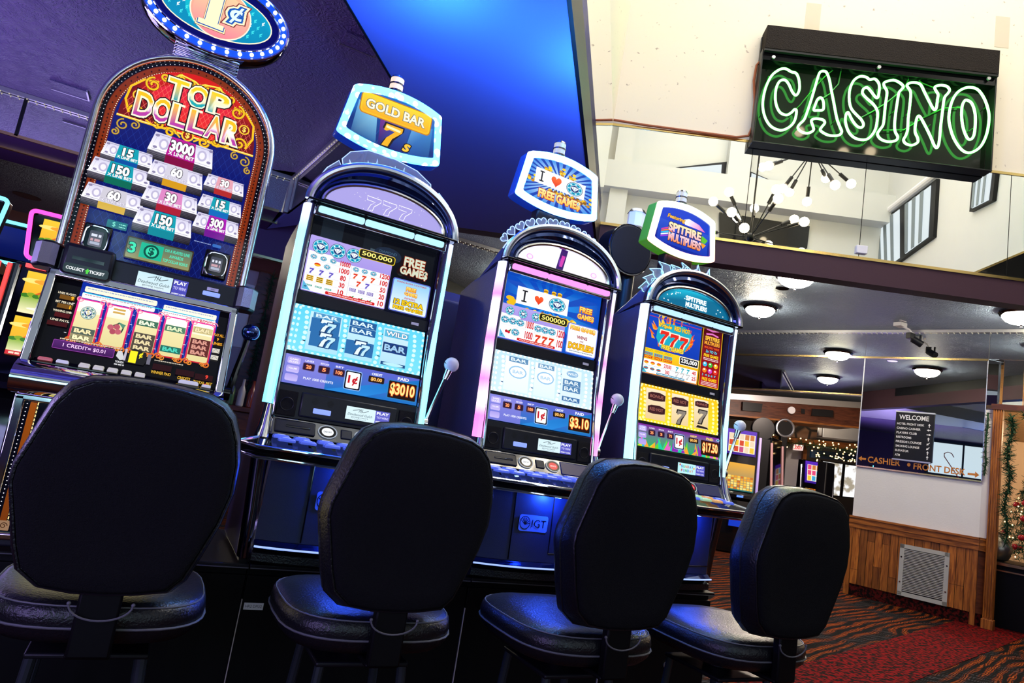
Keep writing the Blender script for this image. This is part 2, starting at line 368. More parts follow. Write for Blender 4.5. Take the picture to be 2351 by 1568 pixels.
def carpet():
    m = mat('flame_carpet', rough=.95, spec=.1); n, l, p = nodes(m); tc = n.new('ShaderNodeTexCoord')
    mp = n.new('ShaderNodeMapping'); mp.inputs['Rotation'].default_value = (0,0,radians(-18)); l.new(tc.outputs['Object'], mp.inputs['Vector'])
    # sweeping strands
    sc = n.new('ShaderNodeMapping'); sc.inputs['Scale'].default_value = (.8,2.2,1); l.new(mp.outputs[0], sc.inputs['Vector'])
    w = n.new('ShaderNodeTexWave'); w.bands_direction = 'Y'; w.inputs['Scale'].default_value = 1.7; w.inputs['Distortion'].default_value = 13; w.inputs['Detail'].default_value = 3; w.inputs['Detail Scale'].default_value = .55
    l.new(sc.outputs[0], w.inputs['Vector'])
    r = n.new('ShaderNodeValToRGB'); e = r.color_ramp.elements
    e[0].position = 0; e[0].color = (.004,.004,.004,1); e[1].position = 1; e[1].color = (.34,.065,.008,1)
    for pos, c in ((.22,(.006,.005,.005,1)),(.30,(.030,.032,.036,1)),(.38,(.006,.005,.005,1)),(.50,(.10,.006,.006,1)),(.60,(.32,.055,.008,1)),(.70,(.012,.004,.003,1)),(.78,(.38,.08,.010,1)),(.86,(.02,.006,.004,1))):
        x = e.new(pos); x.color = c
    l.new(w.outputs['Fac'], r.inputs['Fac'])
    # big scale swirl chooses grey or orange
    big = n.new('ShaderNodeTexNoise'); big.inputs['Scale'].default_value = 1.5; big.inputs['Detail'].default_value = 2; l.new(sc.outputs[0], big.inputs['Vector'])
    gr = n.new('ShaderNodeValToRGB'); gr.color_ramp.elements[0].position = .50; gr.color_ramp.elements[1].position = .62; l.new(big.outputs['Fac'], gr.inputs['Fac'])
    w2 = n.new('ShaderNodeTexWave'); w2.bands_direction = 'DIAGONAL'; w2.inputs['Scale'].default_value = 5; w2.inputs['Distortion'].default_value = 6; w2.inputs['Detail'].default_value = 2; l.new(mp.outputs[0], w2.inputs['Vector'])
    r2 = n.new('ShaderNodeValToRGB'); r2.color_ramp.elements[0].color = (.004,.004,.005,1); r2.color_ramp.elements[0].position = .3; r2.color_ramp.elements[1].color = (.045,.043,.05,1)
    l.new(w2.outputs['Fac'], r2.inputs['Fac'])
    mx = n.new('ShaderNodeMix'); mx.data_type = 'RGBA'; l.new(gr.outputs['Color'], mx.inputs[0]); l.new(r.outputs['Color'], mx.inputs[6]); l.new(r2.outputs['Color'], mx.inputs[7])
    # fine strand lines following the sweep
    w3 = n.new('ShaderNodeTexWave'); w3.bands_direction = 'Y'; w3.inputs['Scale'].default_value = 9; w3.inputs['Distortion'].default_value = 22; w3.inputs['Detail'].default_value = 2; w3.inputs['Detail Scale'].default_value = .35
    l.new(sc.outputs[0], w3.inputs['Vector'])
    r3 = n.new('ShaderNodeValToRGB'); r3.color_ramp.elements[0].position = .30; r3.color_ramp.elements[0].color = (.10,.08,.08,1); r3.color_ramp.elements[1].position = .48; r3.color_ramp.elements[1].color = (1,1,1,1)
    l.new(w3.outputs['Fac'], r3.inputs['Fac'])
    mu = n.new('ShaderNodeMix'); mu.data_type = 'RGBA'; mu.blend_type = 'MULTIPLY'; mu.inputs[0].default_value = 1; l.new(mx.outputs[2], mu.inputs[6]); l.new(r3.outputs['Color'], mu.inputs[7])
    l.new(mu.outputs[2], p.inputs['Base Color']); return m
M['carpet'] = carpet()
def red_speckle():
    m = mat('red_speckled_carpet', rough=.95, spec=.1); n, l, p = nodes(m); tc = n.new('ShaderNodeTexCoord')
    z = n.new('ShaderNodeTexNoise'); z.inputs['Scale'].default_value = 32; z.inputs['Detail'].default_value = 3; l.new(tc.outputs['Object'], z.inputs['Vector'])
    r = n.new('ShaderNodeValToRGB'); r.color_ramp.elements[0].position = .44; r.color_ramp.elements[0].color = (.006,.003,.003,1); r.color_ramp.elements[1].position = .58; r.color_ramp.elements[1].color = (.20,.002,.004,1)
    l.new(z.outputs['Fac'], r.inputs['Fac']); l.new(r.outputs['Color'], p.inputs['Base Color']); return m
M['red_carpet'] = red_speckle(); M['red_shaded'] = red_speckle(); M['red_shaded'].name = 'shaded_red_speckled_plinth'; [setattr(x.color_ramp.elements[1], 'color', (.075,.006,.006,1)) for x in M['red_shaded'].node_tree.nodes if x.type == 'VALTORGB']  # plinth gets a copy of the red carpet, darkened for its lower light
def wood(name, c1, c2, rot=(0,0,0), scale=(18,18,1.6), planks=None, rough=.42):
    m = mat(name, c1, rough, 0, .4); n, l, p = nodes(m); tc = n.new('ShaderNodeTexCoord')
    mp = n.new('ShaderNodeMapping'); mp.inputs['Scale'].default_value = scale; mp.inputs['Rotation'].default_value = rot; l.new(tc.outputs['Object'], mp.inputs['Vector'])
    z = n.new('ShaderNodeTexNoise'); z.inputs['Scale'].default_value = 1.6; z.inputs['Detail'].default_value = 7; z.inputs['Distortion'].default_value = 1.6; l.new(mp.outputs[0], z.inputs['Vector'])
    r = n.new('ShaderNodeValToRGB'); r.color_ramp.elements[0].position = .33; r.color_ramp.elements[0].color = c2; r.color_ramp.elements[1].position = .62; r.color_ramp.elements[1].color = c1
    l.new(z.outputs['Fac'], r.inputs['Fac']); l.new(r.outputs['Color'], p.inputs['Base Color']); return m
WC, WD = (.42,.135,.020,1), (.15,.038,.005,1)
M['wood'] = wood('stained_oak', WC, WD)
M['wood_h'] = wood('stained_oak_horizontal', WC, WD, scale=(1.6,1.6,18))
M['dark_wood'] = wood('dark_red_wood', (.13,.035,.014,1), (.05,.012,.006,1), scale=(2,2,14))
planks = []
for k in range(4):
    f = (.62, 1, 1.3, .82)[k]; planks.append(wood('oak_plank_%s' % 'abcd'[k], tuple(c*f for c in WC[:3])+(1,), tuple(c*f for c in WD[:3])+(1,), scale=(22,22,1.2+.5*k)))
M['seam'] = mat('dark_seam', (.012,.006,.004,1), .8)
M['strip_light'] = emis('tivoli_bulbs', (1,.90,.70,1), .5)
M['blind'] = mat('grey_blind', (.20,.24,.27,1), .6)
M['sky_pane'] = emis('daylit_window_pane', (.86,.94,1,1), .95)
M['snow_pane'] = emis('snowy_view', (.75,.9,1,1), .9)
# ================================================================ floor and carpet
mb = MB(); mb.box(-10, 20, -7, 18, -.1, 0); struct('floor', mb, M['carpet'])
p = [at_z(x, y, 0) for x, y in ((1690,1568),(2160,1435),(2090,1568),(2351,1464))]
d = (p[1]-p[0]).normalized(); d2 = (p[3]-p[2]).normalized()
a0, a1, b0, b1 = p[0]-d*.2, p[0]+d*5.9, p[2]-d2*1.6, p[2]+d2*4.6
mb = MB(); mb.prismz([(q.x,q.y) for q in (b0,b1,a1,a0)], .0, .004); o = obj('carpet_runner', mb, M['red_carpet'])
tag(o, 'red speckled carpet band crossing the patterned floor in front of the wood panelling', 'carpet')
# ================================================================ casino wall: plane, directions
ZS, ZC = 2.9, 3.256                      # soffit and ceiling heights
B0 = Vector((3.485,1.819,0)); dC = Vector((sin(radians(121)), cos(radians(121)), 0)); nC = Vector((dC.y, -dC.x, 0))   # nC points to the viewer
def cw(s, z, o=0): return B0+dC*s+nC*o+Vector((0,0,z))
def cbox(mb, s0, s1, o0, o1, z0, z1, m=0):
    return mb.hexa([cw(s0,z0,o1),cw(s1,z0,o1),cw(s1,z0,o0),cw(s0,z0,o0),cw(s0,z1,o1),cw(s1,z1,o1),cw(s1,z1,o0),cw(s0,z1,o0)], m)
SCN = -1.33                                # corner with the left atrium wall
mb = MB(); cbox(mb, SCN, 6, -.15, 0, 4.03, 8); struct('wall_atrium', mb, M['plaster'])
mb = MB(); cbox(mb, -3.4, 6, -.15, 0, ZS, 3.105); struct('trim_1', mb, M['fascia'])
mb = MB(); cbox(mb, -3.4, SCN, -.15, 0, 3.105, 3.3); struct('trim_2', mb, M['fascia'])
js = [SCN, .03, 1.0, 2.2, 3.4, 6]
mb = MB(); cbox(mb, SCN, 6, -.15, -.004, 3.105, 4.03); struct('wall_mirror_backing', mb, M['black'])
for i in range(len(js)-1):
    mb = MB(); cbox(mb, js[i]+.003, js[i+1]-.003, -.003, .004, 3.125, 4.022)
    tag(obj('wall_mirror', mb, M['mirror']), ['large mirror panel left of the bulb chandelier under the white wall','mirror panel reflecting the chandelier directly below the green neon sign','mirror panel under the right half of the green neon sign','tall mirror panel below the right end of the green neon sign','rightmost mirror panel of the strip under the white wall'][i], 'mirror', 'mirrors under the white atrium wall')
mb = MB(); cbox(mb, SCN, 6, 0, .012, 3.10, 3.124); cbox(mb, SCN, 6, 0, .010, 4.022, 4.045); struct('trim_3', mb, M['brass'])
# small clip on the mirror joint
mb = MB(); cbox(mb, .97, 1.06, .004, .03, 3.15, 3.22); tag(obj('mirror_clip', mb, M['white_paint'], bev=.004), 'small cream box clipped over the joint of two mirror panels', 'clip')
# patches of old paint
mb = MB(); cbox(mb, .36, .49, 0, .002, 5.06, 5.43); cbox(mb, 2.0, 2.12, 0, .002, 5.2, 5.5)
obj('plaster_patch', mb, mat('old_patch', (.66,.58,.44,1), .8)); o = bpy.data.objects['plaster_patch']; o['kind'] = 'structure'; o.name = 'trim_patch'
# ---- soffit: lower ceiling over the machines, its right edge borders the atrium
eR = Vector((.600,.800,0)).normalized()
R0 = at_z(1301,0,ZS); R1 = at_z(1360,510,ZS); eR = (R1-R0).normalized()
t = ((B0-R0).dot(nC))/eR.dot(nC); RC = R0+eR*t; RC.z = 0          # right edge meets the fascia line
R_back = R0-eR*6; R_back.z = 0
L0 = at_z(795,0,ZS); L1 = at_z(895,170,ZS); eL = (L1-L0).normalized(); L0.z = 0
L_back = L0-eL*6
mw0 = Vector((.330,1.75,0)); mw1 = Vector((.116,4.20,0))           # side mirror of the left ceiling
tL = ((mw0.x-L0.x)-(mw0.y-L0.y)*(mw1.x-mw0.x)/(mw1.y-mw0.y))/(eL.x-eL.y*(mw1.x-mw0.x)/(mw1.y-mw0.y)); LC = L0+eL*tL
fl = B0+dC*-3.2
mb = MB(); mb.prismz([(q.x,q.y) for q in (R_back, RC, fl, Vector((.05,5.0,0)), mw1, LC, L_back)], ZS, 3.30); struct('ceiling_soffit', mb, M['soffit'])
mb = MB()
n = Vector((-eL.y, eL.x, 0))
mb.hexa([L_back+n*.012+Vector((0,0,ZS-.004)), LC+n*.012+Vector((0,0,ZS-.004)), LC+Vector((0,0,ZS-.004)), L_back+Vector((0,0,ZS-.004)),
         L_back+n*.012+Vector((0,0,ZC)), LC+n*.012+Vector((0,0,ZC)), LC+Vector((0,0,ZC)), L_back+Vector((0,0,ZC))]); struct('trim_4', mb, M['black'])
n = Vector((eR.y, -eR.x, 0)); RCu = RC+eR*.15
mb = MB()
mb.hexa([R_back+Vector((0,0,ZS-.003)), RC+Vector((0,0,ZS-.003)), RC+n*.02+Vector((0,0,ZS-.003)), R_back+n*.02+Vector((0,0,ZS-.003)),
         R_back+Vector((0,0,3.1)), RC+Vector((0,0,3.1)), RC+n*.02+Vector((0,0,3.1)), R_back+n*.02+Vector((0,0,3.1))]); struct('trim_5', mb, M['black'])
# left atrium wall above the soffit edge: mirror strip, then cream plaster
def lw(a, z, o=0): return RC+eR*a+n*o+Vector((0,0,z))
def lbox(mb, a0, a1, o0, o1, z0, z1): return mb.hexa([lw(a0,z0,o1),lw(a1,z0,o1),lw(a1,z0,o0),lw(a0,z0,o0),lw(a0,z1,o1),lw(a1,z1,o1),lw(a1,z1,o0),lw(a0,z1,o0)])
mb = MB(); lbox(mb, -9, .12, -.12, .0, 4.03, 8); struct('wall_left', mb, M['plaster'])
mb = MB(); lbox(mb, -9, .12, -.12, .0, 3.1, 4.03); tag(obj('wall_mirror', mb, M['mirror']), 'narrow mirror strip beside the dark blue soffit edge', 'mirror', 'mirrors under the white atrium wall')
# ---- opposite and right atrium walls (seen in the mirror)
DO = 5.0; SR = 3.41
mb = MB(); cbox(mb, SR, SR+.15, 0.006, DO, 3.13, 8); 
struct('wall_right', mb, M['atrium_white'])
def mir(px, py, off=0):   # mirrored sight line of a photograph point onto the opposite wall
    P = at_pl(px, py, B0, 121); d = ray(px, py); d = d-nC*2*d.dot(nC); t = (DO-off-(P-B0).dot(nC))/d.dot(nC); return P+d*t
def mirR(px, py, off=0):  # the same onto the right wall
    P = at_pl(px, py, B0, 121); d = ray(px, py); d = d-nC*2*d.dot(nC); t = (SR-off-(P-B0).dot(dC))/d.dot(dC); return P+d*t
sz = lambda P: ((P-B0).dot(dC), P.z)
mb = MB(); cbox(mb, -2.5, SR+.15, DO, DO+.12, ZS, 8.0); struct('wall_back', mb, M['atrium_white'])
s0, z0 = sz(mir(1420,385)); s1, z1 = sz(mir(1985,485)); _, zb = sz(mir(1420,445))
mb = MB(); cbox(mb, s0-1.5, SR, DO-.28, DO, zb, z0); struct('trim_6', mb, M['atrium_white'])
mb = MB()
for xs in ((1415,1455),(1672,1722)):
    a, b = sz(mir(xs[0],330))[0], sz(mir(xs[1],330))[0]; cbox(mb, a, b, DO-.2, DO, z0 if xs[0] > 1500 else ZS, 7.8)
struct('trim_7', mb, M['atrium_white'])
k = 0
for q in (((1515,392),(1668,375),(1665,415),(1560,412)), ((1715,395),(1800,432),(1790,436),(1712,420))):
    a = [sz(mir(x, y)) for x, y in q]; k += 1
    cx = sum(t[0] for t in a)/4; cz = sum(t[1] for t in a)/4
    mb = MB(); mb.loft([[cw(s,z,DO-o) for s, z in a] for o in (.001,.06)]); struct('window_%d' % k, mb, M['black'])
    mb = MB(); mb.loft([[cw(cx+(s-cx)*.8,cz+(z-cz)*.72,DO-o) for s, z in a] for o in (.05,.07)]); obj('pane', mb, M['sky_pane'], bpy.data.objects['window_%d' % k])
a = [sz(mir(x, y)) for x, y in ((1650,490),(1856,522),(1850,572),(1650,548))]
mb = MB(); mb.loft([[cw(s,z,DO-o) for s, z in a] for o in (.001,.05)]); struct('window_3', mb, M['gloss_black'])
# windows of the right atrium wall with blinds
def rw(P, o): return P-dC*o
k = 3
for q in (((2012,522),(2158,412),(2150,545),(2018,640)), ((2242,395),(2297,380),(2287,462),(2234,488))):
    k += 1; a = [mirR(x, y) for x, y in q]; cen = sum(a, Vector())/4
    mb = MB(); mb.loft([[rw(P, o) for P in a] for o in (.001,.05)]); w = struct('window_%d' % k, mb, M['black'])
    for i in range(2 if k == 4 else 1):
        u0, u1 = ((.06,.48),(.54,.95))[i] if k == 4 else (.1,.9)
        A = [a[0].lerp(a[1],u0),a[0].lerp(a[1],u1),a[3].lerp(a[2],u1),a[3].lerp(a[2],u0)]; c = sum(A, Vector())/4
        mb = MB(); mb.loft([[rw(c+(P-c)*.9, o) for P in A] for o in (.045,.06)]); obj('pane', mb, M['sky_pane'], w)
        mb = MB()
        for u in (.0,.30,.62): B_ = [A[0].lerp(A[1],u),A[0].lerp(A[1],u+.14),A[3].lerp(A[2],u+.14),A[3].lerp(A[2],u)]; mb.loft([[rw(c+(P-c)*.9, o) for P in B_] for o in (.065,.07)])
        obj('blind_slats', mb, M['blind'], w)
    mb = MB(); mb.tube([rw(a[0]+Vector((0,0,.06)),.07), rw(a[1]+Vector((0,0,.06)),.07)], .05, 10); obj('blind_roll', mb, M['white_paint'], w)
mb = MB(); cbox(mb, SR-.012, SR-.002, .02, DO-.05, 3.13, 4.0); tag(obj('blackened_mirror', mb, M['gloss_black']), 'right wall mirror with golden top edge, its dark reflection painted as glossy black', 'panel')  # mirror strip, its dark reflection put in as black colour
mb = MB(); cbox(mb, SR-.016, SR-.002, .02, DO-.05, 4.0, 4.025); obj('golden_edge', mb, M['brass'], bpy.data.objects['blackened_mirror'])
# ================================================================ low ceilings
f0 = B0+dC*-9-nC*.15; f1 = B0+dC*6-nC*.15
mb = MB(); mb.prismz([(-10,5.1),(-1.68,5.1),(f1.x,f1.y),(20,f1.y),(20,18),(-10,18)], ZC, ZC+.1); struct('ceiling_low', mb, M['ceil_blue'])
mb = MB(); mb.prismz([(q.x,q.y) for q in (L_back, LC, mw0, mw1, Vector((-10,4.2,0)), Vector((-10,-7,0)))], ZC, ZC+.1); struct('ceiling_left', mb, M['ceil_purple'])
# mirrored soffit faces round the left ceiling with their rows of small bulbs
def mirror_band(P, Q, z0, z1, label, seams=()):
    P = Vector(P); Q = Vector(Q); d = (Q-P).normalized(); nn = Vector((d.y, -d.x, 0))
    if nn.dot(CP-P) < 0: nn = -nn
    mb = MB(); up = lambda v, z: Vector((v.x, v.y, z))
    mb.hexa([up(P,z0),up(Q,z0),up(Q-nn*.02,z0),up(P-nn*.02,z0),up(P,z1),up(Q,z1),up(Q-nn*.02,z1),up(P-nn*.02,z1)])
    tag(obj('wall_mirror', mb, M['mirror']), label, 'mirror', 'mirrored soffit faces under the low ceilings')
    return d, nn
def bulb_strip(P, Q, z, label, step=.06):
    P = Vector(P); Q = Vector(Q); d = (Q-P).normalized(); nn = Vector((d.y, -d.x, 0))
    if nn.dot(CP-P) < 0: nn = -nn
    up = lambda v, zz: Vector((v.x, v.y, zz)); Lg = (Q-P).length
    mb = MB(); mb.hexa([up(P+nn*.003,z-.035),up(Q+nn*.003,z-.035),up(Q+nn*.03,z-.035),up(P+nn*.03,z-.035),up(P+nn*.003,z),up(Q+nn*.003,z),up(Q+nn*.03,z),up(P+nn*.03,z)])
    mb2 = MB()
    for i in range(int(Lg/step)):
        c = P+d*(i+.5)*step+nn*.02; mb2.ball((c.x,c.y,z-.040), .006, 6, 4)
    o = obj('bulb_strip', mb, M['steel']); tag(o, label, 'light strip', 'rows of small bulbs along the ceiling edges'); b = obj('bulb_row', mb2, M['strip_light'], o); b['kind'] = 'stuff'
mirror_band((-9,4.20,0), (.116,4.20,0), ZS, ZC, 'long mirror band under the purple ceiling behind the tall red and blue machine')
mirror_band(mw0, mw1, ZS, ZC, 'mirror band running towards the viewer behind the lit gold sign')
bulb_strip((-9,4.19,0), (.10,4.19,0), ZC-.002, 'row of small bulbs along the purple ceiling edge, left of the rounded tall machine')
bulb_strip(mw0, mw1, ZC-.002, 'row of small bulbs slanting up behind the lit gold sign')
mb = MB(); mb.box(-9, .05, 4.19, 4.205, ZS-.012, ZS+.012); struct('trim_8', mb, M['brass'])
mb = MB()
for c in (mw1,): mb.box(c.x-.03, c.x+.025, c.y-.05, c.y-.012, ZS, ZC-.03); mb.box(c.x+.0, c.x+.035, c.y-.17, c.y-.12, ZS, ZC-.03)
struct('trim_9', mb, M['steel'])
mb = MB()
for x in (-2.02,-4.0): mb.box(x-.012, x+.012, 4.19, 4.2, ZS, ZC-.04)
struct('trim_10', mb, M['black'])
mb = MB(); mb.box(-10, .05, 4.225, 5.1, ZS, ZC); struct('ceiling_beam', mb, M['purple_wall'])
mb = MB(); mb.box(-9, .1, 4.62, 4.65, ZS-.015, ZS); struct('trim_11', mb, M['brass'])
# recessed can lights and vents in the purple ceilings
def ceiling_plate(px, py, z, a, b, label, hole=False):
    c = at_z(px, py, z); mb = MB()
    if hole:
        mb.lathe([(.0,-.004),(a,-.004),(a,0.0)], (c.x,c.y,z), 20); o = obj('recessed_can', mb, M['gloss_black']); tag(o, label, 'recessed light')
    else:
        mb.box(c.x-a, c.x+a, c.y-b, c.y+b, z-.012, z); o = obj('ceiling_plate', mb, M['ceil_purple']); tag(o, label, 'ceiling plate')
        mb = MB(); mb.box(c.x-a*1.08, c.x+a*1.08, c.y+b, c.y+b*1.1, z-.016, z); mb.box(c.x+a, c.x+a*1.1, c.y-b, c.y+b, z-.016, z); obj('rim', mb, M['steel'], o)
ceiling_plate(160, 204, ZC, .12, .09, 'small square cover plate on the purple ceiling at far left')
ceiling_plate(828, 98, ZC, .10, .07, 'square junction plate beside the black soffit edge at the top')
ceiling_plate(62, 450, ZC, .16, .1, 'dark round recessed can in the ceiling above the pink rimmed screens', True)
ceiling_plate(1796, 662, ZC, .07, .07, 'dark round recessed can beside the nearer dome lamp', True)
ceiling_plate(2270, 600, ZC, .07, .07, 'dark round recessed can hidden behind the fascia', True)
bpy.data.objects.remove(bpy.data.objects['recessed_can.002'])
# ================================================================ welcome wall: mirrors, white panel, wainscot
W0 = Vector((7.16,3.19,0)); dW = Vector((sin(radians(162)), cos(radians(162)), 0)); nW = Vector((dW.y, -dW.x, 0))
def ww(s, z, o=0): return W0+dW*s+nW*o+Vector((0,0,z))
def wbox(mb, s0, s1, o0, o1, z0, z1, m=0):
    return mb.hexa([ww(s0,z0,o1),ww(s1,z0,o1),ww(s1,z0,o0),ww(s0,z0,o0),ww(s0,z1,o1),ww(s1,z1,o1),ww(s1,z1,o0),ww(s0,z1,o0)], m)
SE = 1.30
mb = MB(); wbox(mb, 0, SE, -.25, -.01, .13, ZC); struct('wall_welcome', mb, M['white_paint'])
mb = MB(); wbox(mb, -6, 0, -.15, -.012, 2.42, ZC); struct('wall_over_opening', mb, M['white_paint'])
lab = ['mirror band over the opening to the next room, left of the joint','mirror behind the welcome board with golden lettering','mirror band above the golden strip over the welcome board','mirror band right of the welcome board over the wood post']
for i, (s0, s1, z0, z1) in enumerate(((-6,-.004,2.425,ZC),(0,SE,1.54,2.892),(0,SE,2.912,ZC),(SE+.01,4.5,2.912,ZC))):
    mb = MB(); wbox(mb, s0, s1, -.008, 0, z0, z1); tag(obj('wall_mirror', mb, M['mirror']), lab[i], 'mirror', 'mirrors of the wall with the welcome board')
mb = MB(); wbox(mb, -6, SE, .001, .014, 2.890, 2.914); wbox(mb, 0, SE, .0, .012, 1.525, 1.541); wbox(mb, -6, 0, 0, .012, 2.412, 2.426); struct('trim_12', mb, M['brass'])
mb = MB(); wbox(mb, -.006, .004, .0, .004, 1.54, 2.89); wbox(mb, SE-.006, SE+.002, 0, .004, 1.54, 2.89); struct('trim_13', mb, M['steel'])
bulb_strip(ww(-5.5,0,0), ww(4.4,0,0), ZC-.002, 'row of small bulbs along the slate ceiling above the long mirrors')
# chamfered return at the right end
cA, cB = ww(SE,0,-.01), ww(SE,0,-.01)+(dW*.13-nW*.07)
def rbox(mb, z0, z1, t=.02, o=0):
    dd = (cB-cA).normalized(); q = Vector((dd.y,-dd.x,0)); q = q if q.dot(nW) > 0 else -q
    A = cA+q*o; Bq = cB+q*o
    return mb.hexa([A+q*t+Vector((0,0,z0)),Bq+q*t+Vector((0,0,z0)),Bq-q*.1+Vector((0,0,z0)),A-q*.1+Vector((0,0,z0)),A+q*t+Vector((0,0,z1)),Bq+q*t+Vector((0,0,z1)),Bq-q*.1+Vector((0,0,z1)),A-q*.1+Vector((0,0,z1))])
mb = MB(); rbox(mb, .93, 1.52, .0); rbox(mb, 1.52, ZC, -.01); struct('wall_return', mb, M['white_paint'])
mb = MB(); rbox(mb, .13, .80, .0, .0); struct('trim_14', mb, M['dark_wood'])
mb = MB(); rbox(mb, 2.35, ZC-.04, .005); tag(obj('wall_mirror', mb, M['mirror']), 'narrow upright mirror over the top of the wood post', 'mirror', 'mirrors of the wall with the welcome board')
# wainscot: planks of different length and colour, cap rail, corner boards, carpet plinth
mb = MB(); x = .03; rnd = random.Random(5)
while x < SE-.06:
    w = .083; z = .13
    cuts = rnd.choice([[.80],[.38,.80],[.55,.80],[.66,.80],[.30,.80],[.80]])
    for c in cuts: wbox(mb, x+.0028, min(x+w,SE-.045)-.0028, -.008, .012, z+.002, c-.002, rnd.randrange(4)); z = c
    x += w
wbox(mb, .0, SE, -.009, .003, .13, .80, 4)
o = struct('trim_15', mb, planks+[M['seam']])
mb = MB()
for z0, z1, t in ((.79,.815,.026),(.815,.845,.020),(.845,.875,.030),(.875,.905,.022),(.905,.928,.036)): wbox(mb, -.02, SE+.012, -.01, t, z0, z1); rbox(mb, z0, z1, t)
struct('trim_16', mb, M['wood_h'])
mb = MB(); wbox(mb, -.03, .03, -.2, .018, 0, .80); wbox(mb, SE-.045, SE+.005, -.01, .018, 0, .80); struct('trim_17', mb, M['wood'])
mb = MB(); wbox(mb, .03, SE-.045, -.2, .004, 0, .13); rbox(mb, 0, .13, -.004); struct('baseboard_1', mb, M['red_shaded'])
# ================================================================ upright video slot machines
ZB = .585
def yf(z):   # front face of the machine, leaning back as it rises
    P = ((.6,.02),(.94,.02),(1.07,.030),(1.17,.040),(1.19,.044),(1.475,.086),(1.80,.098),(2.0,.11))
    for (a, ya), (b, yb) in zip(P, P[1:]):
        if z <= b: return ya+(yb-ya)*(z-a)/(b-a)
    return P[-1][1]
def face(cx, o=0): return lambda u, v, d=0: (cx+u, yf(v)-o-d, v)
def ell_arc(a, b, z0, n=28, e=2.0): return [(a*(1 if cos(t) >= 0 else -1)*abs(cos(t))**(2/e), z0+b*abs(sin(t))**(2/e)) for t in [pi-pi*i/n for i in range(n+1)]]
def topper_outline(k, bow=.035, n=8):   # rounded six-sided sign outline
    c = [(-.185,2.395),(.19,2.395),(.218,2.185),(-.218,2.185)]
    cx, cz = 0, 2.285; pts = []
    def arc(p, q, b): return [(p[0]+(q[0]-p[0])*t, p[1]+(q[1]-p[1])*t+b*4*t*(1-t)) for t in [i/n for i in range(n+1)]]
    raw = arc(c[0], c[1], bow)+arc(c[1], c[2], 0)[1:-1]+arc(c[2], c[3], -bow)+arc(c[3], c[0], 0)[1:-1]
    return [(cx+(x-cx)*(1-k/.21), cz+(z-cz)*(1-k/.135)) for x, z in raw]
def round_poly(pts, r=.012, it=2):
    for _ in range(it):
        q = []
        for i in range(len(pts)):
            a, b = pts[i], pts[(i+1)%len(pts)]; q += [(a[0]*.8+b[0]*.2, a[1]*.8+b[1]*.2), (a[0]*.2+b[0]*.8, a[1]*.2+b[1]*.8)]
        pts = q
    return pts
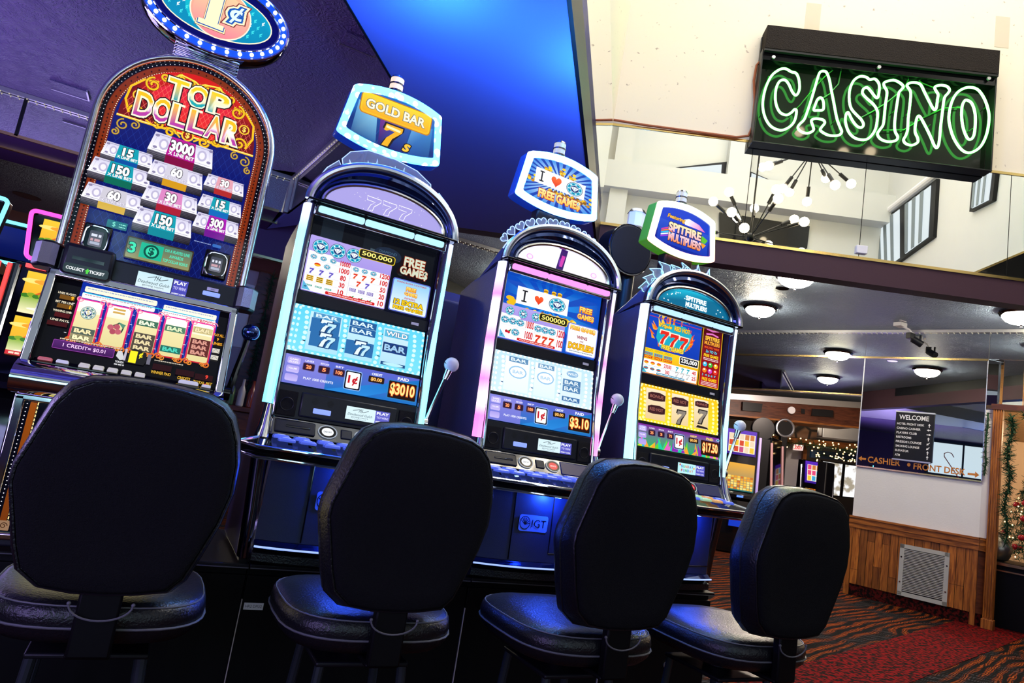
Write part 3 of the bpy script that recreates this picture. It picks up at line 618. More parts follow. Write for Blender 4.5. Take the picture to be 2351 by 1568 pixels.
def slot_machine(k, mx, label, led, strip, barm, panel_mat, arts, crown, candle, ball=True):
    t = thing('slot_machine', label, 'slot machine', (mx,.25,ZB), 0, 'upright slot machines in the front row', True)
    X = lambda x: mx+x
    # cabinet shell: sides, sloped roof
    mb = MB(); prof = [(.06,.60),(.06,1.04),(.14,1.05),(.14,1.835),(.40,1.79),(.50,1.76),(.50,.60)]
    mb.loft([[(X(x),y,z) for y, z in prof] for x in (-.272,.272)])
    for sx in (-1,1): mb.box(X(min(sx*.257,sx*.2725)),X(max(sx*.257,sx*.2725)),.05,.16,1.03,1.84)
    obj('cabinet', mb, M['cab'], t, bev=.008)
    mb = MB(); rg = []
    for y, b, z0 in ((.085,.186,1.845),(.16,.175,1.84),(.30,.10,1.81),(.44,.03,1.775)):
        a = .288-.04*(y-.055)/.4; rg.append([(X(x),y,z) for x, z in ell_arc(a, b, z0)]+[(X(x),y,z0-.02) for x in (a*.5,-a*.5)])
    mb.loft(rg); obj('dome', mb, M['cab'], t)
    # chrome arch, mirror-blue hood and lit panel under it
    mb = MB(); mb.tube([(X(x),.040,z) for x, z in ell_arc(.285,.196,1.843,36)], .014, 10); obj('arch_rim', mb, M['satin_chrome'], t)
    mb = MB(); mb.loft([[(X(x),.048,z) for x, z in ell_arc(.278,.190,1.846,36)],[(X(x),.036,z) for x, z in ell_arc(.255,.150,1.850,36)],[(X(x),.07,z) for x, z in ell_arc(.232,.105,1.858,36)]], closed=False, caps=(False,False))
    obj('hood', mb, M['blue_chrome'], t)
    mb = MB(); mb.tube([(X(x),.050,z) for x, z in ell_arc(.234,.106,1.857,32)], .009, 8); obj('inner_arch', mb, M['satin_chrome'], t)
    A = Art(); A.poly([(x,z) for x, z in ell_arc(.230,.102,1.858,32)], panel_mat[0]); panel_mat[1](A)
    A.build('dome_panel', lambda u, v, d=0: (X(u),.062-d,v), M['screen'] , t)
    mb = MB(); mb.box(X(-.288),X(.288),.018,.08,1.838,1.847); mb.box(X(-.235),X(.235),.03,.07,1.847,1.858); obj('dome_seam', mb, M['gloss_black'], t, bev=.003)
    mb = MB(); mb.box(X(-.258),X(.258),.045,.10,1.795,1.838); obj('visor', mb, M['chrome'], t, bev=.006)
    mb = MB()
    for a, b in ((-.243,-.075),(-.070,.120),(.125,.243)): mb.box(X(a),X(b),.034,.06,1.808,1.831)
    obj('top_light_bar', mb, barm, t, bev=.006)
    # light strips on the front corners
    for sx in (-1, 1):
        mb = MB(); rr = []
        for z, y in ((1.112,.030),(1.3,.044),(1.5,.056),(1.7,.058),(1.832,.056)):
            c = [(.262,y+.012),(.266,y-.003),(.276,y-.010),(.287,y-.004),(.293,y+.014),(.293,y+.03),(.262,y+.03)]
            rr.append([(X(sx*x),yy,z) for x, yy in (c if sx > 0 else c[::-1])])
        mb.loft(rr); obj('light_strip', mb, strip, t)
        mb = MB(); mb.tube([(X(sx*.257),yf(z)-.012 if z < 1.48 else .066,z) for z in (1.075,1.19,1.35,1.5,1.7,1.80)], .0065, 8); obj('edge_trim', mb, M['chrome'], t)
        # chrome corner leg beside the belly, and the curl at the deck
        mb = MB(); mb.loft([[(X(sx*(xc+w*cos(a))),y0+.035*sin(a),z) for a in [2*pi*i/14 for i in range(14)]] for z, xc, w, y0 in ((.60,.245,.026,.06),(.75,.252,.027,.05),(.95,.268,.028,.035),(.965,.270,.030,.03))])
        obj('corner_leg', mb, M['dark_chrome'], t)
        mb = MB(); mb.tube([(X(sx*.232),.028,z) for z in (.62,.8,.96)], .008, 8); obj('leg_trim', mb, M['chrome'], t)
        mb = MB(); mb.loft([[(X(sx*(x+w*cos(a))),y+w*1.3*sin(a),z) for a in [2*pi*i/12 for i in range(12)]] for z, x, y, w in ((.965,.275,.02,.022),(1.0,.280,-.005,.024),(1.04,.276,.01,.020),(1.11,.272,.03,.016))])
        obj('deck_horn', mb, M['chrome'], t)
    # bezel with the two screens
    mb = MB()
    F = lambda x, z, o: (X(x), yf(z)+o, z)
    for z0, z1 in ((1.068,1.186),(1.478,1.522)): mb.hexa([F(-.255,z0,-.002),F(.255,z0,-.002),F(.255,z0,.05),F(-.255,z0,.05),F(-.255,z1,-.002),F(.255,z1,-.002),F(.255,z1,.05),F(-.255,z1,.05)])
    [mb.hexa([F(-.255,z0,.008),F(.255,z0,.008),F(.255,z0,.05),F(-.255,z0,.05),F(-.255,z1,.008),F(.255,z1,.008),F(.255,z1,.05),F(-.255,z1,.05)]) for z0, z1 in ((1.18,1.19),(1.19,1.475),(1.475,1.80))]
    obj('bezel', mb, M['bezel'], t, bev=.003)
    arts['upper'].build('upper_screen', face(mx,-.006), M['screen'], t)
    arts['main'].build('main_screen', face(mx,-.004), M['screen'], t)
    mb = MB(); mb.hexa([F(.185,1.493,-.004),F(.215,1.493,-.004),F(.215,1.493,0),F(.185,1.493,0),F(.185,1.503,-.004),F(.215,1.503,-.004),F(.215,1.503,0),F(.185,1.503,0)]); obj('asset_tag', mb, M['white_paint'], t)
    # speaker panel with the player card unit
    for a, b in ((-.248,-.183),(.186,.250)):
        mb = MB(); mb.hexa([F(a,1.078,-.008),F(b,1.078,-.008),F(b,1.078,.01),F(a,1.078,.01),F(a,1.164,-.008),F(b,1.164,-.008),F(b,1.164,.01),F(a,1.164,.01)])
        s = obj('speaker', mb, M['grille'], t, bev=.003)
        mb = MB(); c = (a+b)/2; mb.tube([(X(c+.022*cos(q)),yf(1.12)-.0095,1.118+.022*sin(q)) for q in [2*pi*i/20 for i in range(20)]], .0016, 5, True); obj('cone_ring', mb, M['bezel'], s)
    mb = MB(); mb.hexa([F(-.172,1.082,-.012),F(.178,1.082,-.012),F(.178,1.082,.01),F(-.172,1.082,.01),F(-.172,1.168,-.012),F(.178,1.168,-.012),F(.178,1.168,.01),F(-.172,1.168,.01)])
    cu = obj('card_unit', mb, M['bezel'], t, bev=.006)
    for sx in (-.125,-.070):
        A = Art()
        for i, w in enumerate((.010,.020,.026,.020,.010)): A.rect(sx-w/2,1.150-i*.005,sx+w/2,1.1525-i*.005,'#010103')
        A.build('sound_slots', face(mx,.0125), M['print'], cu)
    A = Art(); A.frame(-.014,1.098,.152,1.148,.003,.003,'#06070c','#d9ecf6'); arts['card'](A); A.build('tracking_screen', face(mx,.0125), M['screen'], cu)
    mb = MB(); mb.hexa([F(-.126,1.100,-.017),F(-.064,1.100,-.017),F(-.064,1.100,-.01),F(-.126,1.100,-.01),F(-.126,1.118,-.017),F(-.064,1.118,-.017),F(-.064,1.118,-.01),F(-.126,1.118,-.01)])
    obj('card_slot', mb, M['card_slot'], cu, bev=.003)
    # chrome ledge with bill slot and round buttons
    mb = MB(); mb.hexa([(X(-.258),-.016,1.010),(X(.258),-.016,1.010),(X(.258),.06,1.010),(X(-.258),.06,1.010),(X(-.258),.026,1.074),(X(.258),.026,1.074),(X(.258),.07,1.074),(X(-.258),.07,1.074)])
    obj('ledge', mb, M['dark_chrome'], t, bev=.006)
    G = lambda u, v, d=0: (X(u), -.014+.040*(v-1.012)/.06-d, v)
    def ledge_box(n, a, b, z0, z1, h, m, par=t, bev=.004):
        mb = MB(); mb.hexa([G(a,z0,h),G(b,z0,h),G(b,z0,-.004),G(a,z0,-.004),G(a,z1,h),G(b,z1,h),G(b,z1,-.004),G(a,z1,-.004)]); return obj(n, mb, m, par, bev=bev)
    ts = ledge_box('ticket_slot', -.246, -.108, 1.024, 1.066, .008, M['bezel'], bev=.012)
    ledge_box('slot_mouth', -.212, -.125, 1.041, 1.050, .0095, M['gloss_black'], ts)
    for nm, u, c, txt, tc in (('cash_out_button',-.066,'#eef1f6','CASH OUT','#20242c'),('service_button',.062,'#d01830','SERVICE','#f4d8dc')):
        A = Art(); A.ell(u,1.045,.034,.022,'#9aa4b4'); A.ell(u,1.045,.030,.019,'#05060a'); A.ell(u,1.045,.021,.0135,c); A.text(txt,u,1.045,.0055,tc,w=.028,bold=.02)
        A.build(nm, lambda u, v, d=0: G(u,v,d+.006), M['screen'], t)
    ledge_box('touch_pad', -.020, .022, 1.030, 1.060, .006, M['bezel'])
    ledge_box('bill_recess', .098, .240, 1.018, 1.066, .005, M['blue_recess'])
    # button deck with flared front corners
    def deck(z, gr=0): return [(X(x),y,z+zz) for x, y, zz in ((-.25,.03,.018),(.25,.03,.018),(.285,-.02,.008),(.352+gr,-.095,-.010),(.30,-.128-gr,-.018),(.0,-.150-gr,-.020),(-.30,-.128-gr,-.018),(-.352-gr,-.095,-.010),(-.285,-.02,.008))]
    mb = MB(); mb.loft([deck(.955,-.012),deck(.972,0),deck(.992,0)]); obj('button_deck', mb, M['gloss_black'], t)
    mb = MB(); e = deck(.990,.004)[2:]; mb.tube([(p[0],p[1]-.001,p[2]) for p in e], .0065, 8); mb.tube([(p[0]*1.0,p[1]+.006,p[2]-.028) for p in deck(.985,-.004)[2:]], .006, 8); obj('deck_rim', mb, M['chrome'], t)
    i = 0
    for row, y in ((0,-.030),(1,-.078)):
        for j in range(7):
            x = -.222+j*.068+(0.012 if row else 0)
            if j > 1: x += .012
            z = 1.006-.14*(-y-.03)-.004
            mb = MB(); mb.loft([[(X(x+sx*a),y+sy*b,z+h) for sx, sy in ((-1,-1),(1,-1),(1,1),(-1,1))] for a, b, h in ((.026,.019,0),(.026,.019,.008),(.020,.014,.013))])
            bt = obj('play_button', mb, M['clear_blue'] if not (k == 2 and j in (4,5)) else M[('green_button','orange_button')[j-4]], t, bev=.002)
            mb = MB(); mb.box(X(x-.012),X(x+.012),y-.005,y+.005,z+.013,z+.0138); obj('button_cap', mb, M['button_icon'], bt); i += 1
    for x in (.042,.098):
        mb = MB(); mb.box(X(x-.011),X(x+.011),-.06,-.045,.934,.944); obj('under_light', mb, M['led_blue'], t)
    # belly door, seams, badge, curved glowing lip, foot
    mb = MB(); rr = []
    bow = lambda x: -.035*(1-(x/.235)**2)
    xs = [-.232+.464*i/16 for i in range(17)]
    for z, g in ((.665,1.0),(.75,.9),(.95,.55)): rr.append([(X(x),.022+bow(x)*g,z) for x in xs]+[(X(.232),.10,z),(X(-.232),.10,z)])
    mb.loft(rr); obj('belly_door', mb, M['belly'], t, ang=25)
    for x, z0 in ((-.086,.668),(.092,.70)):
        mb = MB(); mb.tube([(X(x),.0215+bow(x)*(1.0 if z < .7 else .9 if z < .8 else .56),z) for z in (z0,.75,.95)], .0028, 6)
        if x > 0: mb.tube([(X(q),.0215+bow(q)*.95,.70) for q in (.092,.15,.232)], .002, 6)
        obj('belly_seam', mb, M['gloss_black'], t)
    bd = Art(); bd.rrect(-.062,.780,.070,.844,.010,'#7fa8ee'); bd.ell(-.036,.812,.024,.026,'#0c1830'); bd.ell(-.036,.812,.021,.023,'#6f9ae6')
    for q in range(7): bd.line([(-.036,.805),(-.036+.021*cos(2.6-q*.42),.812+.023*sin(2.6-q*.42)-.002)], .0028, '#0c1830')
    bd.text('IGT', .028, .812, .030, '#0a1428', w=.066, bold=-.005)
    bd.build('badge', lambda u, v, d=0: (X(u),.022+bow(u)*.78-.006-d,v), M['badge_print'], t)
    mb = MB(); mb.loft([[(X(x),.012+bow(x)*1.0-a,z) for x in xs]+[(X(.232),.06,z),(X(-.232),.06,z)] for a, z in ((-.002,.664),(.018,.650),(.020,.642))]); obj('foot_lip', mb, M['blue_chrome'], t)
    mb = MB(); mb.tube([(X(x),-.010+bow(x)*1.02,.647) for x in xs], .0035, 6); obj('foot_light', mb, M['led_foot'], t)
    mb = MB(); mb.loft([[(X(x*f),.05+bow(x)*f-a,z) for x in xs]+[(X(.232),.12,z),(X(-.232),.12,z)] for a, z, f in ((.02,.588,1),(.05,.60,1),(.05,.625,1),(.0,.645,.96))]); obj('foot', mb, M['vinyl'], t)
    mb = MB(); mb.box(X(-.262),X(.262),.05,.48,ZB,.602); obj('base', mb, M['gloss_black'], t)
    # side lever with white ball
    mb = MB(); mb.cyl((X(.272),.05,1.13),(X(.302),.05,1.13),.022,14); mb.tube([(X(.300),.05,1.13),(X(.316),.047,1.20),(X(.352),.044,1.335)], [.010,.008,.0075], 10); lv = obj('lever', mb, M['chrome'], t)
    mb = MB(); mb.cyl((X(.345),.044,1.308),(X(.355),.044,1.345),.011,12,.015); obj('lever_collar', mb, M['chrome'], lv)
    mb = MB(); mb.ball((X(.362),.043,1.368), .029, 20, 12); bl = obj('lever_ball', mb, M['white_ball'], lv)
    mb = MB(); mb.tube([(X(.362)+.0288*cos(a),.043+.0288*sin(a)*.8,1.368+.010*sin(a)+.004) for a in [2*pi*i/20 for i in range(20)]], .0016, 5, True); obj('ball_seam', mb, M['gloss_black'], bl)
    # topper: neck, housing, ring of leds, lit sign
    tp = MB(); O = round_poly(topper_outline(0)); I = round_poly(topper_outline(.030))
    tp.loft([[(X(x*.96),.285,2.285+(z-2.285)*.96) for x, z in O],[(X(x),.27,z) for x, z in O],[(X(x),.205,z) for x, z in O]]); top = obj('topper', tp, M['topper_shell'] if k < 2 else M['topper_shell_green'], t)
    mb = MB(); n = len(O); mb.loft([[(X(x),.204,z) for x, z in O],[(X(x*.985),.190,2.285+(z-2.285)*.985) for x, z in O],[(X(x),.190,z) for x, z in I],[(X(x),.20,z) for x, z in I]], caps=(False,False)); obj('led_ring', mb, led, top)
    A = arts['topper'](I); A.build('topper_sign', lambda u, v, d=0: (X(u),.198-d,v), M['screen'], top)
    mb = MB(); mb.box(X(-.09),X(.09),.21,.27,2.02,2.16); obj('topper_neck', mb, M['bezel'], top, bev=.01)
    mb = MB(); cx = X(-.012)
    mb.cyl((cx,.238,2.40),(cx,.238,2.445),.022,16); mb.cyl((cx,.238,2.440),(cx,.238,2.447),.030,18); mb.cyl((cx,.238,2.470),(cx,.238,2.4765),.030,18); mb.cyl((cx,.238,2.499),(cx,.238,2.509),.029,18,.024); cn = obj('candle_light', mb, M['dark_chrome'], top)
    for z0, z1 in ((2.447,2.470),(2.4765,2.499)):
        mb = MB(); mb.cyl((cx,.238,z0),(cx,.238,z1),.0275,18); obj('candle_lens', mb, candle, cn)
    crown(t, X)
    point('topper_fill', (X(.05),.13,2.60), 42, (.04,.30,1) if k < 2 else (.10,.28,1), .04)  # added lamp in mid-air above the topper, throws blue on the soffit
    point('deck_glow', (X(.07),-.055,.925), 5.5, (.02,.09,1), .015)
    return t
M['card_slot'] = mat('card_slot_light', (.1,.15,.6,1), .3, emit=(.30,.42,1,1), es=.9)
M['blue_recess'] = mat('blue_recess', (.004,.005,.02,1), .2, 0, .5, emit=(.0,.005,.12,1), es=.5)
M['badge_print'] = print_mat('badge_print', .3, .3)
M['topper_shell'] = mat('topper_shell', (.03,.045,.20,1), .25, 0, .5, emit=(.0,.035,.45,1), es=.5)
M['topper_shell_green'] = mat('topper_shell_green', (.06,.14,.02,1), .25, 0, .5, emit=(.06,.30,.01,1), es=.6)
M['led_foot'] = emis('foot_light', (.35,.5,1,1), 1.2)
M['green_button'] = mat('green_button', (.3,.55,.3,1), .15, emit=(.45,.7,.45,1), es=.5)
M['orange_button'] = mat('orange_button', (.6,.3,.1,1), .15, emit=(.7,.35,.15,1), es=.5)
LED_W = led_ring('cyan_white_leds', (.95,1.0,1,1), (.04,.30,1,1), 9, 30)
LED_W2 = led_ring('white_blue_leds', (1,1,1,1), (.10,.36,1,1), 9, 30)
def led_rainbow():
    m = led_ring('multicolour_leds', (1,1,1,1), (.8,.9,.6,1), 3.2, 34); n, l, p = nodes(m)
    tc = n.new('ShaderNodeTexCoord'); sp = n.new('ShaderNodeSeparateXYZ'); l.new(tc.outputs['Object'], sp.inputs[0])
    mr = n.new('ShaderNodeMapRange'); mr.inputs['From Min'].default_value = 1.56; mr.inputs['From Max'].default_value = 1.82; l.new(sp.outputs['Z'], mr.inputs['Value'])
    r = n.new('ShaderNodeValToRGB'); e = r.color_ramp.elements; e[0].color = (1,.28,.24,1); e[1].color = (.85,.95,.42,1); x = e.new(.35); x.color = (1,.45,.18,1); x = e.new(.65); x.color = (.70,1,.22,1)
    l.new(mr.outputs[0], r.inputs['Fac']); l.new(r.outputs['Color'], p.inputs['Emission Color']); p.inputs['Emission Strength'].default_value = 6; return m
LED_R = led_rainbow()
def strip_mat(name, stops, s):
    m = mat(name, (.3,.35,.4,1), .2); n, l, p = nodes(m)
    tc = n.new('ShaderNodeTexCoord'); sp = n.new('ShaderNodeSeparateXYZ'); l.new(tc.outputs['Object'], sp.inputs[0])
    mr = n.new('ShaderNodeMapRange'); mr.inputs['From Min'].default_value = 1.11-ZB; mr.inputs['From Max'].default_value = 1.84-ZB; l.new(sp.outputs['Z'], mr.inputs['Value'])
    r = n.new('ShaderNodeValToRGB'); e = r.color_ramp.elements; e[0].position, e[0].color = stops[0]; e[1].position, e[1].color = stops[-1]
    for q, c in stops[1:-1]: x = e.new(q); x.color = c
    l.new(mr.outputs[0], r.inputs['Fac']); l.new(r.outputs['Color'], p.inputs['Emission Color']); p.inputs['Emission Strength'].default_value = s; return m
CY = (.22,.78,1,1); LV = (.55,.62,1,1); PK = (1,.16,.72,1); WH = (1,.85,1,1)
ST1 = strip_mat('cyan_light_strip', [(0,(.15,.75,1,1)),(.45,CY),(.85,CY),(1,LV)], 2.4)
ST2 = strip_mat('pink_light_strip', [(0,(1,.25,.7,1)),(.12,PK),(.2,WH),(.32,PK),(.45,WH),(.55,PK),(.66,WH),(.75,WH),(.8,PK),(.88,(.9,.6,1,1)),(1,LV)], 1.5)
ST3 = strip_mat('sky_light_strip', [(0,(.3,.8,1,1)),(.6,(.35,.85,1,1)),(1,(.6,.75,1,1))], 2.2)
BAR1 = emis('cyan_light_bar', (.42,.82,1,1), 1.35); BAR2 = emis('pink_light_bar', (1,.30,.85,1), 1.3); BAR3 = emis('sky_light_bar', (.45,.72,1,1), 1.3)
def card_art(A, fun=False):
    A.rect(-.012,1.100,.094,1.146,'#d4ecf4' if not fun else '#b8ecf0'); A.rect(.096,1.100,.150,1.146,'#5a5ac0')
    A.text('PLAY', .123, 1.137, .010, '#ffffff', w=.046, bold=.03); A.text('TO WIN!', .123, 1.122, .008, '#d8d4ff', w=.044, bold=.02); A.text('INSERT CARD', .123, 1.107, .005, '#ffffff', w=.046, bold=.02)
    if fun:
        for i, (r, y, cc) in enumerate((('SUNDAY', 1.132, ('#2060c0','#20a050','#e07020','#c02050','#6030b0','#2090c0')),('FUNDAY', 1.114, ('#c02050','#6030b0','#20a050','#2060c0','#e07020','#c02050')))):
            for j, ch in enumerate(r): A.text(ch, .012+j*.0125, y, .012, cc[j], w=.010, bold=.03)
        A.ell(.0,1.138,.004,.005,'#d02030',10); A.ell(.084,1.128,.004,.005,'#f0a020',10)
    else:
        A.line([(.012,1.133),(.035,1.139),(.050,1.131),(.070,1.138)], .0016, '#1a2228')
        for x in (.036,.041,.046): A.line([(x+.002,1.142),(x-.002,1.128)], .0013, '#1a2228')
        A.text('Deadwood Gulch', .040, 1.120, .0085, '#1f3a40', w=.090, shear=.25); A.text('gaming resort', .040, 1.110, .006, '#2a3038', w=.062); A.text('T R A D E M A R K', .040, 1.1035, .003, '#5a646c', w=.05)
# ---- pictures
def digits_panel(A, vals, paid, pcol='#f0f4ff', bg=('#5a62c8','#1a6fc0'), spit=False):
    if spit:
        A.rect(-.248,1.189,.248,1.290,'#20b060','#7a1a98'); rnd = random.Random(3)
        for i in range(46): x = rnd.uniform(-.24,.24); h = rnd.uniform(.02,.06); A.poly([(x-.014,1.190),(x+.012,1.190),(x+rnd.uniform(-.02,.02),1.190+h)], rnd.choice(['#60d030','#20c8a0','#c8e020','#e060c0','#8a2ab0','#30b8d0','#f0a030']))
    else:
        A.rect(-.248,1.189,.248,1.290,bg[1],bg[0]); A.poly([(-.10,1.19),(.05,1.19),(.248,1.26),(.248,1.285)], ['#2a86d8','#2a86d8',bg[1],bg[1]])
        A.rect(-.248,1.189,-.10,1.29,'#6d74d0','#8484dc')
    for i, (a, b) in enumerate((('GAME','RULES'),('VOLUME',''),('',''))):
        y = 1.270-i*.030; A.rrect(-.240,y-.012,-.196,y+.012,.006,'#c4b8f2' if not spit else '#b8a0e8','#a89ce6')
        if a: A.text(a, -.218, y+(.004 if b else .002), .0065, '#f4f0ff', w=.030, bold=.02)
        if b: A.text(b, -.218, y-.005, .0065, '#f4f0ff', w=.030, bold=.02)
    for i, (v, n) in enumerate(zip(vals, ('LINES','BET/LINE','BET'))):
        x = -.165+i*.054; A.rrect(x-.021,1.243,x+.021,1.270,.005,'#5a4a78'); A.rrect(x-.019,1.245,x+.019,1.268,.004,'#2c1830')
        A.text(v, x, 1.2565, .013, '#ffb070', w=.012+.006*(len(v)-1), bold=.03, out='#c03010', ow=.05); A.text(n, x, 1.277, .0065, '#f0eaff', w=.030, bold=.02)
    A.text('PLAY 1000 CREDITS' if not spit else '', -.125, 1.216, .0085, '#f2f4ff', w=.105, bold=.02) if not spit else None
    A.frame(-.036,1.203,.028,1.274,.008,.003,'#8ab0e8','#0b1020'); A.rrect(-.028,1.210,.020,1.267,.005,'#fbf6f0'); A.text('1¢', -.004, 1.238, .036, '#c01020', w=.036, bold=.03)
    A.text('CREDIT', .082, 1.276, .009, '#ffe060' if spit else '#f0f4ff', w=.040, bold=.03); A.rrect(.052,1.245,.112,1.268,.004,'#24180c'); A.text('$0.00', .082, 1.2565, .014, '#ffd070', w=.042, bold=.02, out='#a04008')
    A.text('PAID', .184, 1.277, .012, '#ffe060' if spit else '#f4f6ff', w=.044, bold=.03)
    A.frame(.128,1.199,.243,1.268,.006,.003,'#2b7fb8' if not spit else '#301018','#241008'); A.text(paid, .186, 1.234, .048, '#ffe890', w=.096, bold=.03, out='#e05010', ow=.05)
def reels(A, c_top, c_bot, dots, cols, sep, notch='#101a40'):
    A.rect(-.249,1.304,.249,1.474,c_bot,c_top); rnd = random.Random(1)
    for i in range(25):
        for y in (1.308,1.470): A.ell(-.24+i*.02, y, .006, .004, dots, 8)
    for i in range(8):
        for x in (-.243,-.228,.243): A.ell(x, 1.315+i*.021, .005, .006, dots, 8)
    for (x0, x1), (ct, cb) in cols:
        A.rect(x0,1.318,x1,1.458,cb,ct)
        for j in range(3): A.rect(x0-.012,1.345+j*.042,x0-.002,1.348+j*.042,notch)
    for x in sep:
        for k in range(8): A.ell(x+.012-.004*((k-3.5)/3.5)**2*1.5, 1.32+k*.0185, .0075, .007, dots, 10)
def pay_cell(A, x, y, s, kind):
    if kind == 'g': A.gem(x, y, s*.62, s*.46)
    elif kind == 'r': A.seven(x, y, s*.95, '#d8301c', '#f8c8a0')
    elif kind == 'p': A.seven(x, y, s*.95, '#5a4ab8', '#c8c4f0')
    elif kind == 't': A.seven(x, y, s*.95, '#28a8b8', '#e8ffff')
    elif kind == 'w': A.seven(x, y, s*.95, '#e8e8e8', '#606060')
    elif kind in 'YPG': c = {'Y':('#e0b010','#3a3000'),'P':('#6a58a8','#e8e0ff'),'G':('#0c8a78','#e0fff8')}[kind]; n = {'Y':3,'P':2,'G':1}[kind]; [A.bar(x, y+(n/2-.5-i)*s*.34, s*1.25, s*.30, c[0], c[1]) for i in range(n)]
    elif kind == 'c':
        A.ell(x-s*.2,y-s*.1,s*.22,s*.2,'#b81828',10); A.ell(x+s*.15,y-s*.15,s*.22,s*.2,'#d02030',10); A.poly([(x,y),(x+s*.5,y+s*.35),(x+s*.35,y-s*.05)],'#208030')
    elif kind == 'h': A.ell(x,y,s*.6,s*.34,'#d84818',12); A.ell(x,y-s*.12,s*.6,s*.14,'#f0c020',12)
    elif kind == 'o':
        A.ell(x,y,s*.6,s*.34,'#30a8c0',12); A.rect(x-s*.6,y-s*.1,x+s*.6,y+s*.1,'#c03020')
def paytable(A, x0, x1, z0, z1, left, right, jackpot, corner='gt', red='#d01c20'):
    A.rrect(x0,z0,x1,z1,.005,'#8c7ad0','#b0a0e8'); A.poly([(x0+.004,z0+.003),(x1-.003,z0+.003),(x1-.003,z1-(z1-z0)*.36),(x0+.10,z1-(z1-z0)*.36),(x0+.09,z1-(z1-z0)*.28),(x0+.004,z1-(z1-z0)*.28)],'#f6f6fa')
    n = len(left); hh = (z1-z0)*.68/ (n+.25); mid = (x0+x1)/2+.004
    r = (z1-z0)*.125
    for i in range(3): A.gem(x0+.042+i*.062, z1-r*1.25-.004, r*1.15, r*1.05)
    A.rrect(x1-.135,z1-.036,x1+.008,z1-.002,.010,'#e0c020'); A.rrect(x1-.132,z1-.034,x1+.005,z1-.004,.009,'#201c08'); A.text(jackpot, x1-.064, z1-.019, .020, '#fff080', w=.118, bold=.02)
    for j, (side, xa, xb) in enumerate(((left, x0+.006, mid-.002),(right, mid+.002, x1-.004))):
        for i, (syms, val) in enumerate(side):
            y = z1-(z1-z0)*(.315 if j == 0 else .36)-hh*(i+.5)*(1 if j == 0 else .98)
            if i: A.rect(xa, y+hh*.5, xb, y+hh*.5+.0007, '#b8b8c8')
            m = len(syms); st = (xb-xa-.048)/max(m, 3)
            for q, sy in enumerate(syms): pay_cell(A, xa+st*(q+.5)+(st*.5*(3-m) if m < 3 else 0), y, hh*.72, sy)
            A.text(val, xb-.020, y, hh*.72, red, w=min(.038, .0085*len(val)+.004), bold=.03)
    A.rect(mid-.0006, z0+.012, mid+.0006, z1-(z1-z0)*.38, '#b8b8c8')
    A.rrect(x0+.085,z0+.002,x1-.045,z0+.013,.004,'#d01c20'); A.text('TOUCH FOR MORE PAYS AND GAME RULES', (x0+x1)/2+.02, z0+.0075, .005, '#ffe8e0', w=x1-x0-.15, bold=.02)
    A.poly([(x0+.002,z0+.002),(x0+.032,z0+.002),(x0+.002,z0+.034)],'#58b0d8'); A.text(corner, x0+.012, z0+.012, .010, '#103050', bold=.02)
def free_games(A, x, y, s, c='#f2a818', two=True, out='#c02008', glow='#fff0c0'):
    if two:
        A.text('FREE', x, y+s*.55, s*.85, c, w=s*2.2, bold=.05, out=out, ow=.06, c2='#ffe870'); A.text('GAME$', x+s*.1, y-s*.55, s*.9, c, w=s*2.9, bold=.05, out=out, ow=.06, c2='#ffe870')
    else: A.text('FREE GAME$', x, y, s, c, w=s*6.2, bold=.05, out=out, ow=.05, c2='#ffe870')
def clip_bg(O, c): return Art().poly(O, c)
# ---- machine 1: gold bar sevens
def topper1(I):
    A = Art(); A.poly(I, [ '#1d63b8' if z > 2.28 else '#0b2d78' for x, z in I])
    for i in range(-14, 15):
        x = i*.024; a = max(-.165, x-.1)
        A.poly([(x-.06,2.19),(x-.056,2.19),(x+.036,2.375),(x+.032,2.375)], '#123f8e') if -.10 < x < .11 else None
    A.poly([(-.165,2.19),(-.06,2.19),(-.075,2.31),(-.155,2.34)], ['#0d3a80','#1f5fa0','#86c8e8','#6fb4e0']); A.poly([(.06,2.19),(.165,2.19),(.16,2.33),(.075,2.30)], ['#1f4fa0','#0d3a80','#3f86c8','#5fa0d8'])
    A.poly([(-.05,2.185),(.055,2.185),(.07,2.31),(-.06,2.315)], ['#12186a','#12186a','#2a5ab0','#7a2a8a'])
    A.rrect(-.150,2.292,.152,2.385,.018,'#b87408'); A.rrect(-.146,2.296,.148,2.381,.016,'#f2b606','#f8d820'); A.rrect(-.140,2.304,.142,2.374,.012,'#f0a800','#f8d028')
    A.text('GOLD BAR', .0, 2.339, .040, '#fff6d8', w=.25, bold=.03, out='#2a5068', ow=.035)
    A.seven(-.005, 2.237, .092, '#f6b00e', '#180c08', .16, .07); A.line([(-.03,2.272),(.03,2.268)], .010, '#fff2b0'); A.text('s', .066, 2.212, .034, '#f8c030', w=.034, bold=.03, shear=.3, out='#180c08', ow=.06); return A
A = Art(); A.rect(-.243,1.524,.246,1.802,'#070a10'); A.rect(-.21,1.70,-.13,1.80,'#1c2a38','#10161c'); A.rect(-.05,1.66,.02,1.80,'#17202a','#0c1016'); A.rect(-.02,1.70,.072,1.745,'#50626e','#3a4a54')
A.ell(.05,1.735,.055,.030,'#182438',20); A.text('DIAMOND', .05, 1.745, .010, '#40607c', w=.07)
paytable(A, -.242,.074,1.526,1.735, [('ggg'[:3],'10000'),('hg','1000'),('ppp','80'),('YYY','30'),('GGG','10')], [('ggg','1200'),('rrr','100'),('rp','50'),('PPP','20'),('ccc','10')], '500,000')
A.text('FREE', .155,1.727,.036,'#cfd8c0', w=.085, bold=.04, out='#b04010', ow=.04); A.text('GAME$', .158,1.688,.036,'#cfd8c0', w=.112, bold=.04, out='#b04010', ow=.04)
